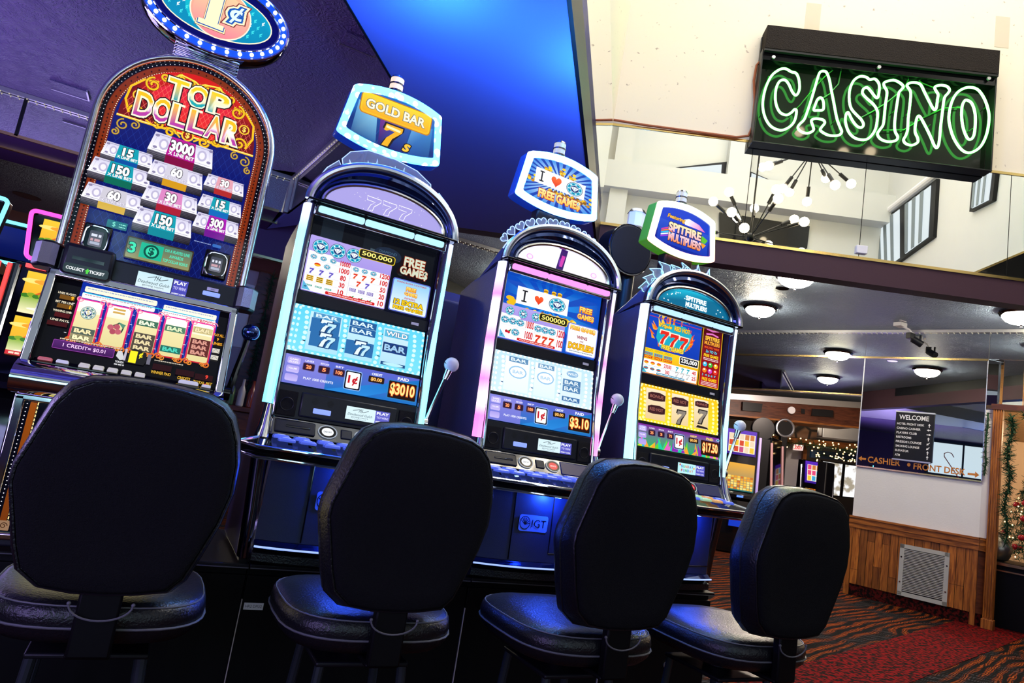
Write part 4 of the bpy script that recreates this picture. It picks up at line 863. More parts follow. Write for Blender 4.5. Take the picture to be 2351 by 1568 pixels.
A.rrect(.082,1.527,.236,1.655,.008,'#5a6ac8'); A.rrect(.086,1.531,.232,1.651,.007,'#e8f4fc','#8cc8ec')
A.text('DURING BONUS, 3 SCATTERED',.159,1.643,.007,'#c02030',w=.12,bold=.02); free_games(A,.159,1.612,.018); A.text('AWARDS',.159,1.585,.008,'#c03040',w=.045,bold=.02); A.text('12 EXTRA',.159,1.566,.020,'#f8c810',w=.120,bold=.05,out='#201000',ow=.06); A.text('FREE GAMES!',.159,1.544,.014,'#f8c810',w=.120,bold=.05,out='#201000',ow=.06)
UP1 = A; A = Art()
reels(A, '#5cd0f2', '#7adcf6', '#d2f6fe', [((-.190,-.075),('#c4e8fa','#a8dcf4')),((-.048,.055),('#c4e8fa','#a8dcf4')),((.085,.185),('#c8e6f8','#b0dcf2'))], (-.21,-.07,.062,.20))
def ice7(x, y): A.rect(x-.052,y-.028,x+.052,y+.024,'#2a6aa8'); A.seven(x,y,.050,'#e4f6ff','#143a6a'); A.seven(x+.02,y-.006,.040,'#bce4fa','#1a4a80')
ice7(-.132,1.412); ice7(-.128,1.362); A.bar(-.130,1.446,.10,.020,'#4a90c0','#dff2fc','BAR'); A.bar(.004,1.436,.10,.026,'#1f5a98','#d8f0fc','BAR',2); ice7(.002,1.360)
A.rect(.088,1.425,.184,1.452,'#58b8dc'); A.text('WILD',.136,1.439,.018,'#f4fcff',w=.085,bold=.03,out='#1a4a80'); A.rect(.088,1.366,.184,1.404,'#16387a'); A.text('BAR',.136,1.385,.024,'#9ac4e8',w=.085,bold=.04,out='#0a1a40'); A.rect(.088,1.318,.184,1.330,'#1a4a80'); A.ell(.136,1.324,.04,.006,'#b8e8fa')
digits_panel(A, ('20','5','100'), '$3010'); MN1 = A
def panel1(A):
    for i in range(26): t = random.Random(i); A.ell(t.uniform(-.16,.16), t.uniform(1.865,1.935), .0012, .0012, '#ffffff', 6)
    for i in range(3):
        x = -.055+i*.062; P = [(x-.024,1.925),(x+.030,1.923),(x+.030,1.912),(x+.008,1.890),(x+.004,1.872),(x-.014,1.872),(x-.006,1.894),(x+.010,1.908),(x-.022,1.910)]
        A.line(P, .0022, '#ffffff', True)
def edge_plate(t, X, shapes, y0=.100, clear=None):
    mb = MB(); ed = MB()
    for s in shapes:
        mb.prism([(X(x),z) for x, z in s], y0, y0+.008); ed.tube([(X(x),y0-.001,z) for x, z in s], .0019, 5, True)
    o = obj('crown', mb, clear or M['acrylic'], t); return o, ed
def crown1(t, X):
    arc = lambda a, b, t0, t1, n=14: [(a*cos(q), 1.845+b*sin(q)) for q in [t0+(t1-t0)*i/n for i in range(n+1)]]
    R = lambda d: radians(d)
    S = [arc(.288,.200,R(150),R(128))+[(-.20,2.035),(-.236,1.995),(-.262,1.94)], arc(.286,.205,R(128),R(52))+[(.165,2.06),(.10,2.095),(.0,2.112),(-.10,2.11),(-.165,2.082),(-.19,2.045)][0:], arc(.288,.205,R(52),R(18))+[(.288,1.925),(.285,1.955),(.25,2.00),(.205,2.035)]]
    o, ed = edge_plate(t, X, S)
    for i in range(15):
        q = R(140-i*7.5); a = (.26*cos(q), 1.850+.205*sin(q)); h = .018+.022*((i*7) % 3)/2; d = (cos(q)*.6, sin(q))
        ed.tube([(X(a[0]-.006),.099,a[1]),(X(a[0]+d[0]*h),.099,a[1]+d[1]*h),(X(a[0]+.006),.099,a[1])], .0013, 4)
    obj('crown_edge', ed, M['acrylic_edge'], o)
slot_machine(0, 0.0, 'slot machine with cyan light strips and a big yellow seven on its topper', LED_W, ST1, BAR1, ('#a79fe0', panel1),
    dict(upper=UP1, main=MN1, card=lambda A: card_art(A), topper=topper1), crown1, emis('peach_candle', (1,.75,.62,1), 1.1))
# ---- machine 2: hearts
def topper2(I):
    A = Art(); A.poly(I, '#0c3fae'); cx, cy = .0, 2.30; A.n += 1
    for i in range(0, len(I), 4): A.poly([(cx,cy), I[i], I[(i+2) % len(I)]], ['#d8f4ff','#2a86e0','#2a86e0'], True)
    A.rays(.0,2.318,-.10,2.285,.10,2.375,'#49b8f4','#ffffff',12) if False else None
    for x, y, w, h in ((-.148,2.282,.05,.03),(.155,2.255,.05,.04),(-.075,2.345,.03,.02),(.055,2.345,.03,.03),(.0,2.352,.02,.035)): [A.ell(x+random.Random(i).uniform(-w,w)/2,y+random.Random(i+9).uniform(-h,h)/2,.010,.006,('#f8d020','#c88a08')[i%2],10) for i in range(7)]
    for i in range(20): A.ell(-.05+i*.010, 2.253-.006*(i % 3), .011, .007, ('#e8b818','#8a5a08')[i % 2], 8)
    A.poly([(-.135,2.337),(.132,2.330),(.132,2.260),(-.135,2.267)], '#f8faff'); A.rect(-.105,2.278,-.098,2.324,'#18181c')
    for y in (2.280,2.323): A.rect(-.113,y-.003,-.090,y+.003,'#18181c')
    A.heart(-.025,2.300,.058,'#d81808','#ff7a30'); A.gem(.075,2.296,.045,.032)
    A.text('FREE GAME$', .005, 2.222, .046, '#f8b020', w=.225, bold=.05, out='#b83008', ow=.06, c2='#fff0a0'); return A
A = Art(); A.rays(-.02,1.70,-.243,1.524,.246,1.802,'#0a48b8','#1f9af0',16)
for x in (-.04,.0,.03): [A.ell(x,1.772-i*.006,.012,.006,('#f0c020','#a87008')[i%2],10) for i in range(5)]
for x, y in ((-.205,1.700),(-.19,1.690),(-.20,1.68)): A.ell(x,y,.02,.010,'#e8b818',12)
for i in range(26): A.ell(-.12+i*.0095,1.668-.004*(i%4),.012,.009,('#e0a818','#f6d850','#8a5a08')[i%3],8)
A.card(-.178,1.685,.078,1.760); free_games(A,.170,1.715,.030)
paytable(A, -.242,.074,1.526,1.672, [('ggg','10000'),('cg','1000')], [('ggg','1200'),('rrr','100')], '500000', 'gf')
A.rrect(.080,1.527,.238,1.660,.008,'#6a7ad8'); A.rrect(.084,1.531,.234,1.656,.007,'#f4f8fc'); free_games(A,.158,1.640,.021,two=False); A.text('WINS',.158,1.605,.015,'#a02030',w=.055,bold=.03); A.text('ARE',.158,1.588,.007,'#a02030',w=.02,bold=.02); A.text('DOUBLED!',.158,1.563,.028,'#f8c020',w=.130,bold=.05,out='#a05008',ow=.06); A.mini(.10,.22,1.54,.004,'#8090a0')
UP2 = A; A = Art()
reels(A, '#bfe2fb', '#cfeafd', '#ffffff', [((-.190,-.075),('#f2faff','#e4f2fe')),((-.048,.055),('#f0f8ff','#dceefe')),((.085,.185),('#e4f2fd','#d4e8fb'))], (-.21,-.07,.062,.20), '#16306a')
for x, y in ((-.130,1.398),(.004,1.398)): A.ell(x,y,.042,.026,'#8fbfe4',16); A.ell(x,y,.036,.021,'#ffffff',16)
A.bar(-.13,1.448,.09,.022,'#5c8ab4','#e8f6ff','BAR'); A.bar(.004,1.446,.08,.020,'#6c9ac0','#f0faff','BAR'); A.bar(.136,1.388,.09,.026,'#4f7fae','#e8f6ff','BAR',2); A.bar(.136,1.330,.09,.020,'#3f6fa4','#e0f2ff','BAR'); A.ell(.136,1.44,.03,.014,'#8ab4d8'); A.text('WILD',.136,1.44,.010,'#f8fcff',w=.05,bold=.02)
A.text('BAR',-.13,1.398,.014,'#a8cce8',w=.05,bold=.03); A.text('BAR',.004,1.398,.014,'#a8cce8',w=.05,bold=.03)
digits_panel(A, ('20','5','100'), '$3.10'); MN2 = A
def panel2(A):
    A.poly([(-.035,1.858),(.0,1.858),(.015,1.957),(-.018,1.958)], '#3a1a6a'); A.poly([(-.02,1.88),(-.005,1.88),(.006,1.93),(-.012,1.93)], '#d040b0')
    for x in (-.165,.16): A.ell(x,1.885,.016,.012,'#e8a8e8',14); A.ell(x,1.885,.012,.009,'#f8e8ff',14)
    A.text('I',-.02,1.90,.03,'#7a3ab0',w=.006)
def crown2(t, X):
    S = []
    for i in range(13):
        q = radians(158-i*11.3); rr = .016+.012*sin(q)
        c = (.298*cos(q), 1.862+.212*sin(q)); a = q-pi/2
        pts = [(rr/17*(16*sin(s)**3), rr/17*(13*cos(s)-5*cos(2*s)-2*cos(3*s)-cos(4*s))) for s in [2*pi*j/20 for j in range(20)]]
        S.append([(c[0]+x*cos(a)-z*sin(a), c[1]+x*sin(a)+z*cos(a)) for x, z in pts])
    o, ed = edge_plate(t, X, S)
    ed.tube([(X(.285*cos(q)),.1,1.845+.200*sin(q)) for q in [radians(165-i*5) for i in range(31)]], .003, 5); obj('crown_edge', ed, M['acrylic_edge'], o)
slot_machine(1, .797, 'slot machine with pink light strips and a topper showing a white heart card', LED_W2, ST2, BAR2, ('#f6f0ff', panel2),
    dict(upper=UP2, main=MN2, card=lambda A: card_art(A), topper=topper2), crown2, emis('white_candle', (.8,.82,.9,1), .7))
# ---- machine 3: spitfire
def topper3(I):
    A = Art(); A.poly(I, ['#1c3ec8' if z > 2.28 else '#0e2796' for x, z in I]); A.poly([(-.17,2.315),(.16,2.315),(.165,2.20),(-.165,2.20)], ['#2a50c8','#2a50c8','#1a36b0','#1a36b0'])
    for i, c in enumerate(('#e04090','#f08020','#38c8f0','#f8f8ff','#a040e0')): A.line([(-.145,2.262-i*.009),(-.10,2.282-i*.010),(-.06,2.272-i*.012)], .006, c)
    A.poly([(-.02,2.345),(.02,2.362),(.09,2.350),(.135,2.322),(.06,2.325),(.0,2.325)], ['#ffffff','#e8f0ff','#f090d0','#e050b0','#f8b0e0','#ffffff']); A.poly([(.12,2.30),(.158,2.285),(.14,2.262),(.10,2.27)], '#60c030'); A.poly([(.11,2.265),(.15,2.258),(.13,2.235)], '#f0a020')
    A.text('Featuring', -.060, 2.340, .026, '#f8b838', w=.115, bold=.04, shear=.2, out='#201008', ow=.05)
    A.text('SPITFIRE', .005, 2.292, .046, '#f2b4c8', w=.215, bold=.05, out='#301020', ow=.05, c2='#fff2b0'); A.text('MULTIPLIERS', .010, 2.240, .046, '#f0801c', w=.215, bold=.05, out='#301020', ow=.05, c2='#f8d8ec'); return A
A = Art(); A.rect(-.243,1.524,.105,1.802,'#0a2fa0','#1546c0'); A.rect(-.243,1.795,.105,1.802,'#c02838')
rnd = random.Random(4)
for i in range(46):
    a = rnd.uniform(0, 2*pi); x, y = -.075+.115*cos(a), 1.718+.060*sin(a); A.poly([(x-.010,y-.008),(x+.010,y-.008),(x+rnd.uniform(-.01,.01)+.02*cos(a),y+rnd.uniform(.015,.034))], rnd.choice(['#f8a020','#f06818','#f8d040','#e84818']))
A.poly([(-.165,1.752),(-.12,1.778),(.0,1.785),(.045,1.755),(.03,1.70),(-.0,1.655),(-.14,1.655),(-.17,1.70)], '#1aa8c0')
for i in range(3): A.seven(-.125+i*.060,1.708-.004*i,.064,'#e02818','#f8e8d0')
A.text('Triple', -.120,1.762,.022,'#f8d030',w=.075,bold=.04,shear=.3,out='#802008',ow=.05); A.text('RED HOT', -.018,1.766,.022,'#f8d030',w=.098,bold=.04,out='#802008',ow=.05); A.text('FREE GAMES', -.066,1.664,.022,'#f8d838',w=.135,bold=.05,out='#8a3008',ow=.05)
A.rect(-.243,1.524,.105,1.642,'#e08a10','#f8d020')
for i in range(3): A.text('Triple', -.205+i*.058,1.634,.010,'#f8e020',w=.045,bold=.03,shear=.3,out='#6a2008'); A.bar(-.205+i*.058,1.617,.05,.014,'#20b0c0','#c03018','RED'); A.bar(-.205+i*.058,1.602,.05,.013,'#d03818','#f8d020','HOT')
A.rrect(-.020,1.602,.100,1.640,.006,'#f8f8f8'); A.rrect(-.017,1.605,.097,1.637,.005,'#181818'); A.text('235,000',.040,1.621,.024,'#ffffff',w=.100,bold=.03)
A.poly([(-.236,1.590),(.096,1.590),(.096,1.528),(-.236,1.528)], '#fbfbfb')
for j, row in enumerate((('hhh','23500','ttt','40'),('ooo','300','www','25'))):
    y = 1.575-j*.027
    for q, s in enumerate(row[0]): pay_cell(A, -.213+q*.037, y, .022, s)
    for q, s in enumerate(row[2]): pay_cell(A, -.030+q*.034, y, .022, s)
    A.text(row[1], -.087, y, .018, '#d01c20', w=.010*len(row[1])-.004, bold=.03); A.text(row[3], .076, y, .018, '#d01c20', w=.026, bold=.03)
A.rect(-.236,1.561,.096,1.562,'#888888'); A.rrect(-.15,1.527,.02,1.537,.003,'#2080a8'); A.mini(-.145,.015,1.532,.004,'#e0f8ff'); A.poly([(-.241,1.526),(-.205,1.526),(-.241,1.558)],'#48b8d0'); A.text('gf',-.229,1.537,.010,'#083048',bold=.02)
A.rrect(.108,1.524,.238,1.802,.004,'#e8b820'); A.rrect(.112,1.528,.234,1.798,.004,'#b01018','#4a0a14')
A.text('SPITFIRE',.173,1.763,.022,'#f8b838',w=.095,bold=.05,out='#200408'); A.text('MULTIPLIERS',.173,1.740,.018,'#f0a030',w=.100,bold=.05,out='#200408'); A.line([(.13,1.782),(.17,1.788),(.21,1.780)],.008,'#e070c0'); A.text('MULTIPLY WINS',.173,1.718,.010,'#f05818',w=.095,bold=.03); A.text('2x TO 7x',.173,1.699,.014,'#40c8e0',w=.075,bold=.04,shear=.2); A.text('FREE GAMES',.173,1.678,.015,'#f8c820',w=.095,bold=.04); A.mini(.125,.222,1.664,.004,'#f0d0d0'); A.mini(.125,.222,1.657,.004,'#f0d0d0')
for i, c in enumerate(('#38c0e8','#40b838','#f0b020','#f08020','#d048c0','#e03828')): A.ell(.138+(i%3)*.035,1.634-(i//3)*.030,.014,.012,c,12); A.ell(.136+(i%3)*.035,1.638-(i//3)*.030,.006,.004,'#ffffff',8)
A.text('3',.128,1.582,.012,'#40c8e0',bold=.03); A.text('4 5 6 7',.178,1.582,.010,'#40c8e0',w=.07,bold=.03); A.text('FREE GAMES',.173,1.562,.016,'#f8c020',w=.095,bold=.04)
for i in range(3): A.mini(.122,.224,1.548-i*.007,.0035,'#f4dada',k=i)
UP3 = A; A = Art()
reels(A, '#f8c010', '#fbe020', '#fff8b0', [((-.200,-.085),('#f0e0c0','#e8c890')),((-.048,.055),('#f4e4c4','#e8cc94')),((.090,.180),('#f0e0c0','#e4c890'))], (-.218,-.072,.066,.20), '#5a2408')
def blk(x, y, t1, w=.10, h=.036, c='#3a1418'): A.poly([(x-w/2,y-h/2),(x-w*.2,y-h*.6),(x+w*.3,y-h/2),(x+w/2,y-h*.4),(x+w*.52,y+h*.3),(x+w*.2,y+h*.55),(x-w*.3,y+h*.5),(x-w*.5,y+h*.3)], c); A.text(t1, x, y, h*.42, '#9a5a50', w=w*.8, bold=.03, shear=.1, out='#1a0608')
blk(-.140,1.425,'BONUS'); blk(-.140,1.365,'RED HOT'); blk(.0,1.425,'RED HOT'); blk(.136,1.436,'BONUS',.085,.026)
A.seven(.004,1.352,.062,'#8a7f74','#140c08',.2); A.seven(.137,1.375,.062,'#8a7f74','#140c08',.2); A.poly([(.10,1.322),(.18,1.322),(.17,1.330),(.11,1.334)],'#1a0c08')
digits_panel(A, ('25','3','75'), '$17.50', spit=True); A.ell(.236,1.279,.010,.006,'#c0e8f8',14); A.ell(.236,1.279,.007,.004,'#2070a0',14); MN3 = A
def panel3(A):
    rnd = random.Random(8); A.poly([(x*.98,z) for x, z in ell_arc(.225,.095,1.860,24)], ['#20b8d8' if abs(x) < .12 else '#0a6a90' for x, z in ell_arc(.225,.095,1.860,24)])
    for i in range(24): A.ell(rnd.uniform(-.19,.19),rnd.uniform(1.863,1.93),.004,.003,'#e0fcff',7)
    A.text('SPITFIRE',.01,1.916,.024,'#f4feff',w=.13,bold=.05,out='#2a9ab8',ow=.03); A.text('MULTIPLIERS',.015,1.886,.024,'#f4feff',w=.135,bold=.05,out='#2a9ab8',ow=.03)
def crown3(t, X):
    S = []; rnd = random.Random(2)
    for i in range(12):
        q = radians(160-i*12.4); a = q-pi/2; h = .042+.028*((i*5) % 4)/3; w = .024; c = (.275*cos(q), 1.848+.198*sin(q)); k = -1 if i < 6 else 1
        P = [(-w,0),(-w*1.1,h*.35),(-w*.3+k*.010,h*.62),(-w*.5+k*.016,h),(w*.5+k*.004,h*.66),(w*1.2,h*.45),(w,0)]
        S.append([(c[0]+x*cos(a)-z*sin(a), c[1]+x*sin(a)+z*cos(a)) for x, z in P])
    o, ed = edge_plate(t, X, S)
    for i in range(8): q = radians(150-i*17); ed.tube([(X(.27*cos(q)+.010*cos(s)*(1-s/9)),.098,1.852+.216*sin(q)+.012*sin(s)*(1-s/9)) for s in [j*.7 for j in range(9)]], .0014, 4)
    obj('crown_edge', ed, M['acrylic_edge3'], o)
M['acrylic_edge3'] = mat('lit_acrylic_edge_cyan', (.6,.9,1,1), .2, emit=(.35,.85,.95,1), es=.9)
slot_machine(2, 1.54, 'slot machine with yellow reels and a green and orange ringed blue topper', LED_R, ST3, BAR3, ('#0a5a80', panel3),
    dict(upper=UP3, main=MN3, card=lambda A: card_art(A, True), topper=topper3), crown3, emis('cream_candle', (.85,.85,.8,1), .75))
# ================================================================ tall round-topped reel machine at left
TX = -.70
t = thing('slot_machine', 'tall rounded slot machine with money bundles on its glass and an oval penny sign', 'slot machine', (TX,.25,ZB), 0, 'upright slot machines in the front row', True)
X = lambda x: TX+x
def dome_line(a, r, z0, zt, n=30): return [(-a,z0),(-a,zt)]+[(a*cos(q), zt+r*sin(q)) for q in [pi-pi*i/n for i in range(1,n)]]+[(a,zt),(a,z0)]
ZT = 1.915
# cabinet body behind
mb = MB(); mb.loft([[(X(x),y,z) for x, z in dome_line(.262,.252,.60,ZT-.01)] for y in (.05,.50)]); obj('cabinet', mb, M['cab'], t)
mb = MB(); mb.loft([[(X(x),y,z) for x, z in dome_line(a,r,1.40,ZT)] for a, r, y in [(.270,.266,.06)]+[(.260+.013*cos(q),.256+.013*cos(q),.016-.024*sin(q)) for q in [pi*i/10 for i in range(11)]]], closed=False, caps=(False,False)); obj('arch_frame', mb, M['satin_chrome'], t)
mb = MB(); mb.tube([(X(x),.022,z) for x, z in dome_line(.262,.258,1.40,ZT)], .012, 8); obj('arch_tube', mb, M['satin_chrome'], t)
# ---- backlit top glass
A = Art(); dl = lambda k: dome_line(.250-k,.246-k,1.395,ZT)
A.poly(dl(0), '#02030a'); A.poly(dl(.013), '#5a1c06'); A.poly(dl(.015), '#7a2a0a')
for k, st in ((.0085,.0135),(.0345,.0075)):
    P = dl(k); acc = 0; A.n += 1
    for (x0,z0),(x1,z1) in zip(P, P[1:]):
        L = sqrt((x1-x0)**2+(z1-z0)**2); s = acc
        while s < L: A.poly([(x0+(x1-x0)*s/L+dx*.0012, z0+(z1-z0)*s/L+dz*.0012) for dx, dz in ((-1,-1),(1,-1),(1,1),(-1,1))], '#e8e4f0' if k < .02 else '#f4ead0', True); s += st
        acc = s-L
P = dl(.024); A.n += 1
for i, ((x0,z0),(x1,z1)) in enumerate(zip(P, P[1:])):
    L = sqrt((x1-x0)**2+(z1-z0)**2)
    for j in range(max(1, int(L/.012))): u = (j+.5)/max(1, int(L/.012)); c = (x0+(x1-x0)*u, z0+(z1-z0)*u); A.poly([(c[0]-.003,c[1]),(c[0],c[1]-.004),(c[0]+.003,c[1]),(c[0],c[1]+.004)], '#2e0d04', True)
a_in = dl(.038); A.poly(a_in, ['#0a1468' if z > 1.6 else '#081050' for x, z in a_in])
A.n += 1
for i in range(-14, 34):
    for sl in (1, -1):
        x = -.2+i*.021; p0 = (x, 1.41); p1 = (x+sl*.28, 1.90); c0 = max(-.2, min(.2, p0[0])); 
        if -.2 < p0[0] < .2 or -.2 < p1[0] < .2:
            f = lambda q: p0[1]+(q-p0[0])*(p1[1]-p0[1])/(p1[0]-p0[0]); xa, xb = sorted((max(-.2,min(p0[0],p1[0])), min(.2,max(p0[0],p1[0]))))
            if xb > xa: A.poly([(xa,f(xa)),(xb,f(xb)),(xb,f(xb)+.0014),(xa,f(xa)+.0014)], '#1a3494', True)
zr = 1.922; red = [(-.203,zr),(.203,zr)]+[(.203*cos(q), zr+.006+.200*sin(q)) for q in [pi*i/28 for i in range(29)]]
A.poly(red, ['#6a0a10' if abs(x) > .15 else '#c81c14' for x, z in red]); A.ell(0,2.0,.13,.085,'#e02818',24,'#d01c3c')
A.n += 1
for i in range(-16, 17):
    for sl in (1,-1):
        x = i*.0155; z = zr; 
        for j in range(12):
            q0, q1 = (x+sl*j*.010, z+j*.0165), (x+sl*(j+1)*.010, z+(j+1)*.0165)
            if (q1[0]/.196)**2+((q1[1]-zr)/.198)**2 < 1 and (q0[0]/.196)**2+((q0[1]-zr)/.198)**2 < 1: A.poly([(q0[0],q0[1]),(q1[0],q1[1]),(q1[0]+.0012,q1[1]),(q0[0]+.0012,q0[1])], '#f06a5a', True)
G1, G2 = '#f0b818', '#f8d84a'
A.line([(-.205,1.918),(.205,1.920)], .007, G1); A.line([(-.205,1.919),(.205,1.921)], .002, '#fff0a0')
def scroll(x, z, r, d, a0, w=.006, c=G1, tail=None): A.spiral(x, z, r, '#5a2a06', w*1.45, 1.35, a0, d, tail); A.spiral(x, z, r, c, w, 1.35, a0, d, tail)
for d in (1, -1):
    A.line([(-d*.175,1.935),(-d*.192,1.975),(-d*.186,2.02),(-d*.155,2.055),(-d*.115,2.062)], .007, G1); scroll(-d*.155,1.945,.022,-d,pi if d > 0 else 0)
    scroll(-d*.128,2.048,.024,d,pi/2); scroll(-d*.100,2.085,.014,-d,0 if d > 0 else pi); scroll(-d*.055,2.098,.014,d,pi/2); scroll(-d*.025,2.092,.012,-d,pi/2, .005)
    A.line([(-d*.09,2.088),(-d*.055,2.110),(-d*.015,2.104),(0,2.095)], .005, G2); A.ell(-d*.160,1.998,.017,.017,'#f0c030',14); A.ell(-d*.160,1.998,.013,.013,'#7a1408',14); A.text('$',-d*.160,1.998,.020,'#f8d860',bold=.03)
    scroll(-d*.05,1.912,.016,d,0); scroll(-d*.085,1.925,.013,-d,pi); A.line([(-d*.02,1.905),(-d*.05,1.928),(-d*.09,1.912),(-d*.125,1.928)], .005, G1)
    scroll(-d*.182,1.890,.018,d,pi/2,.004,'#b89a3a'); scroll(-d*.150,1.900,.014,-d,pi/2,.004,'#b89a3a'); scroll(-d*.198,1.862,.012,-d,pi/2,.004,'#b89a3a')
A.ell(0,1.918,.019,.019,'#f0c030',16); A.ell(0,1.918,.014,.014,'#8a1408',16); A.text('$',0,1.918,.022,'#f8d860',bold=.03)
def tall(txt, x0, cy, h, w, gap=.004, slope=0, curve=0):   # slab-serif title lettering with striped lower half
    n = len(txt); cw_ = w/n
    for i, ch in enumerate(txt):
        cx = x0+(i+.5)*cw_; hh = h*(1+curve*abs(i-(n-1)/2)/n*2); y = cy
        lw = cw_*(.92 if ch not in 'I' else .4)
        for o, c in ((.085,'#140a14'),(.05,'#f6f2d0')): A._text(ch, cx, y, hh, c, lw, .02, .02+o, 0, None, 0, 1)
        for sx in ((-.36,.0) if ch in 'DLPR' else (0,) if ch == 'T' else ()): 
            for sy in (-1,1): A.rect(cx+sx*lw-lw*.17,y+sy*hh*.5-hh*.05,cx+sx*lw+lw*.17,y+sy*hh*.5+hh*.05,'#f6f2d0')
        A._text(ch, cx, y, hh, '#f4c81c', lw, .02, .01, 0, None, 0, 1)
        A.n += 1; vs, fs, x0_, y0_, W_, H_ = text_mesh(ch, .01); rx = lw/W_; rz = hh/H_
        for f in fs:
            q = [(cx+(vs[k][0]-x0_-W_/2)*rx, y+(vs[k][1]-y0_-H_/2)*rz) for k in f]; m = sum(p[1] for p in q)/len(q)
            A.P.append((q, [C('#18a0a8') if p[1] < y-hh*.18 else C('#f8f0c0') if p[1] < y+hh*.1 else C('#f4c820') for p in q] if txt == 'TOP' else [C('#b03aa0') if p[1] < y-hh*.18 else C('#fbe8f4') if p[1] < y+hh*.08 else C('#f0b818') for p in q], A.n))
tall('TOP', -.090, 2.055, .070, .190); tall('DOLLAR', -.165, 1.972, .072, .315, curve=.12)
def bundle(cx, cz, w, h, num, band, side, wh=False):
    P = [(cx-w*.46,cz+h*.50),(cx+w*.44,cz+h*.46),(cx+w*.50,cz-h*.22),(cx-w*.52,cz-h*.16)]
    A.poly([(P[3][0],P[3][1]),(P[2][0],P[2][1]),(P[2][0],P[2][1]-h*.30),(P[3][0]+.002,P[3][1]-h*.30)], ['#6a6676','#46424e','#0c0a10','#0c0a10'])
    A.n += 1
    for i in range(4): A.poly([(P[3][0],P[3][1]-h*.06*(i+.6)),(P[2][0],P[2][1]-h*.06*(i+.6)),(P[2][0],P[2][1]-h*.06*(i+.85)),(P[3][0],P[3][1]-h*.06*(i+.85))], '#17141c', True)
    A.poly(P, ['#c8c4dc','#c8c4dc','#f2f0fa','#f2f0fa']); k = .90; m = [(cx+(x-cx)*k, cz+h*.14+(z-cz-h*.14)*.82) for x, z in P]; A.line(m, .0012, '#6a6484', True)
    for sx in (-.30,.30): A.ell(cx+sx*w, cz+h*.14, w*.075, h*.20, '#b4aecb', 12); A.ell(cx+sx*w, cz+h*.14, w*.045, h*.13, '#e6e3f2', 10)
    for sx in (-.42,.42):
        for sz in (.36,-.06): A.ell(cx+sx*w, cz+h*sz+h*.03, w*.035, h*.05, '#857ea0', 8)
    A.poly([(cx-w*.21,cz+h*.49),(cx+w*.17,cz+h*.48),(cx+w*.21,cz-h*.20),(cx-w*.24,cz-h*.18)], band)
    A.poly([(cx-w*.24,cz-h*.18),(cx+w*.21,cz-h*.20),(cx+w*.21,cz-h*.50),(cx-w*.235,cz-h*.48)], side)
    A.text(num, cx-w*.02, cz+h*.20, h*.40, '#ffffff' if not wh else '#f8f8fc', w=w*.085*len(num)+.006, bold=.045, out='#1a1420', ow=.05); A.text('X LINE BET', cx-w*.01, cz-h*.08, h*.13, '#ffffff' if not wh else '#e0dcec', w=w*.40, bold=.03, out='#403850', ow=.03)
TEAL, GRN, PUR = '#1496a8', '#0c5a38', '#a81890'
for a in ((-.002,1.852,.190,.094,'3000','#b0168c','#780c3c'),(-.145,1.790,.142,.066,'15',TEAL,'#0e4a98'),(-.152,1.728,.168,.074,'150',TEAL,'#0c6450'),(-.001,1.770,.158,.076,'60','#c8c4d4','#c89018',True),(.142,1.783,.122,.062,'30','#d89aa8','#a82828',True),
          (-.152,1.644,.166,.074,'60','#c4c0cc','#c8a43c',True),(.000,1.685,.160,.076,'30','#d080b8','#a01c30'),(.144,1.710,.132,.064,'15',TEAL,'#1464b0'),(-.004,1.606,.166,.082,'150',TEAL,'#128090'),(.146,1.642,.138,.074,'300','#a01ca8','#6a1888')): bundle(*a)
# award bill, fine print and small coloured labels
A.rrect(-.092,1.478,.098,1.548,.004,'#3a3020'); A.rrect(-.088,1.482,.094,1.544,.003,'#8a8a5c','#4a6a5c'); A.text('3',-.074,1.514,.034,'#38d8a8',w=.020,bold=.03,out='#0a4038'); A.rect(-.052,1.490,.012,1.538,'#1fae8c'); A.ell(-.02,1.514,.022,.022,'#0b4a40',16); A.ell(-.02,1.514,.016,.016,'#38d0a4',16); A.text('$',-.02,1.514,.028,'#0b4a40',bold=.03)
for i, s_ in enumerate(('ON A PLAYED LINE','AWARDS','TOP DOLLAR BONUS')): A.text(s_, .052, 1.530-i*.016, .010, '#48e0b8', w=.072 if i != 1 else .04, bold=.02)
for z in (1.463,1.453): A.mini(-.12,.13,z,.004,'#8a8ab8')
A.rrect(-.155,1.558,-.10,1.582,.002,'#16606a','#1c707a'); A.text('$',-.136,1.570,.016,'#7adcc8'); A.mini(-.122,-.104,1.574,.003,'#8ae0d0'); A.mini(-.122,-.104,1.566,.003,'#8ae0d0')
A.rrect(.145,1.578,.172,1.588,.004,'#2a60b0'); A.mini(.09,.14,1.583,.003,'#8090c0')
A.build('top_glass', lambda u, v, d=0: (X(u),.012-d,v), M['glass_art'], t)
# square push buttons in the top glass
for x, z in ((-.172,1.512),(.168,1.522)):
    mb = MB(); mb.box(X(x-.038),X(x+.038),-.012,.012,z-.046,z+.046); b = obj('bonus_button', mb, M['gloss_black'], t, bev=.006)
    mb = MB(); mb.tube([(X(x+a),-.014,z+c) for a, c in round_poly([(-.031,-.038),(.031,-.038),(.031,.038),(-.031,.038)])], .0028, 6, True); obj('button_rim', mb, M['chrome'], b)
    a2 = Art(); a2.rrect(x-.018,z-.024,x+.018,z+.024,.004,'#6a6a78','#3a3e4c'); a2.mini(x-.013,x+.013,z+.010,.008,'#d8dcec'); a2.mini(x-.013,x+.013,z-.004,.008,'#c49aa4'); a2.rrect(x-.013,z-.018,x+.013,z-.010,.002,'#a8b0c4'); a2.build('button_face', lambda u, v, d=0: (X(u),-.0145-d,v), M['screen'], b)
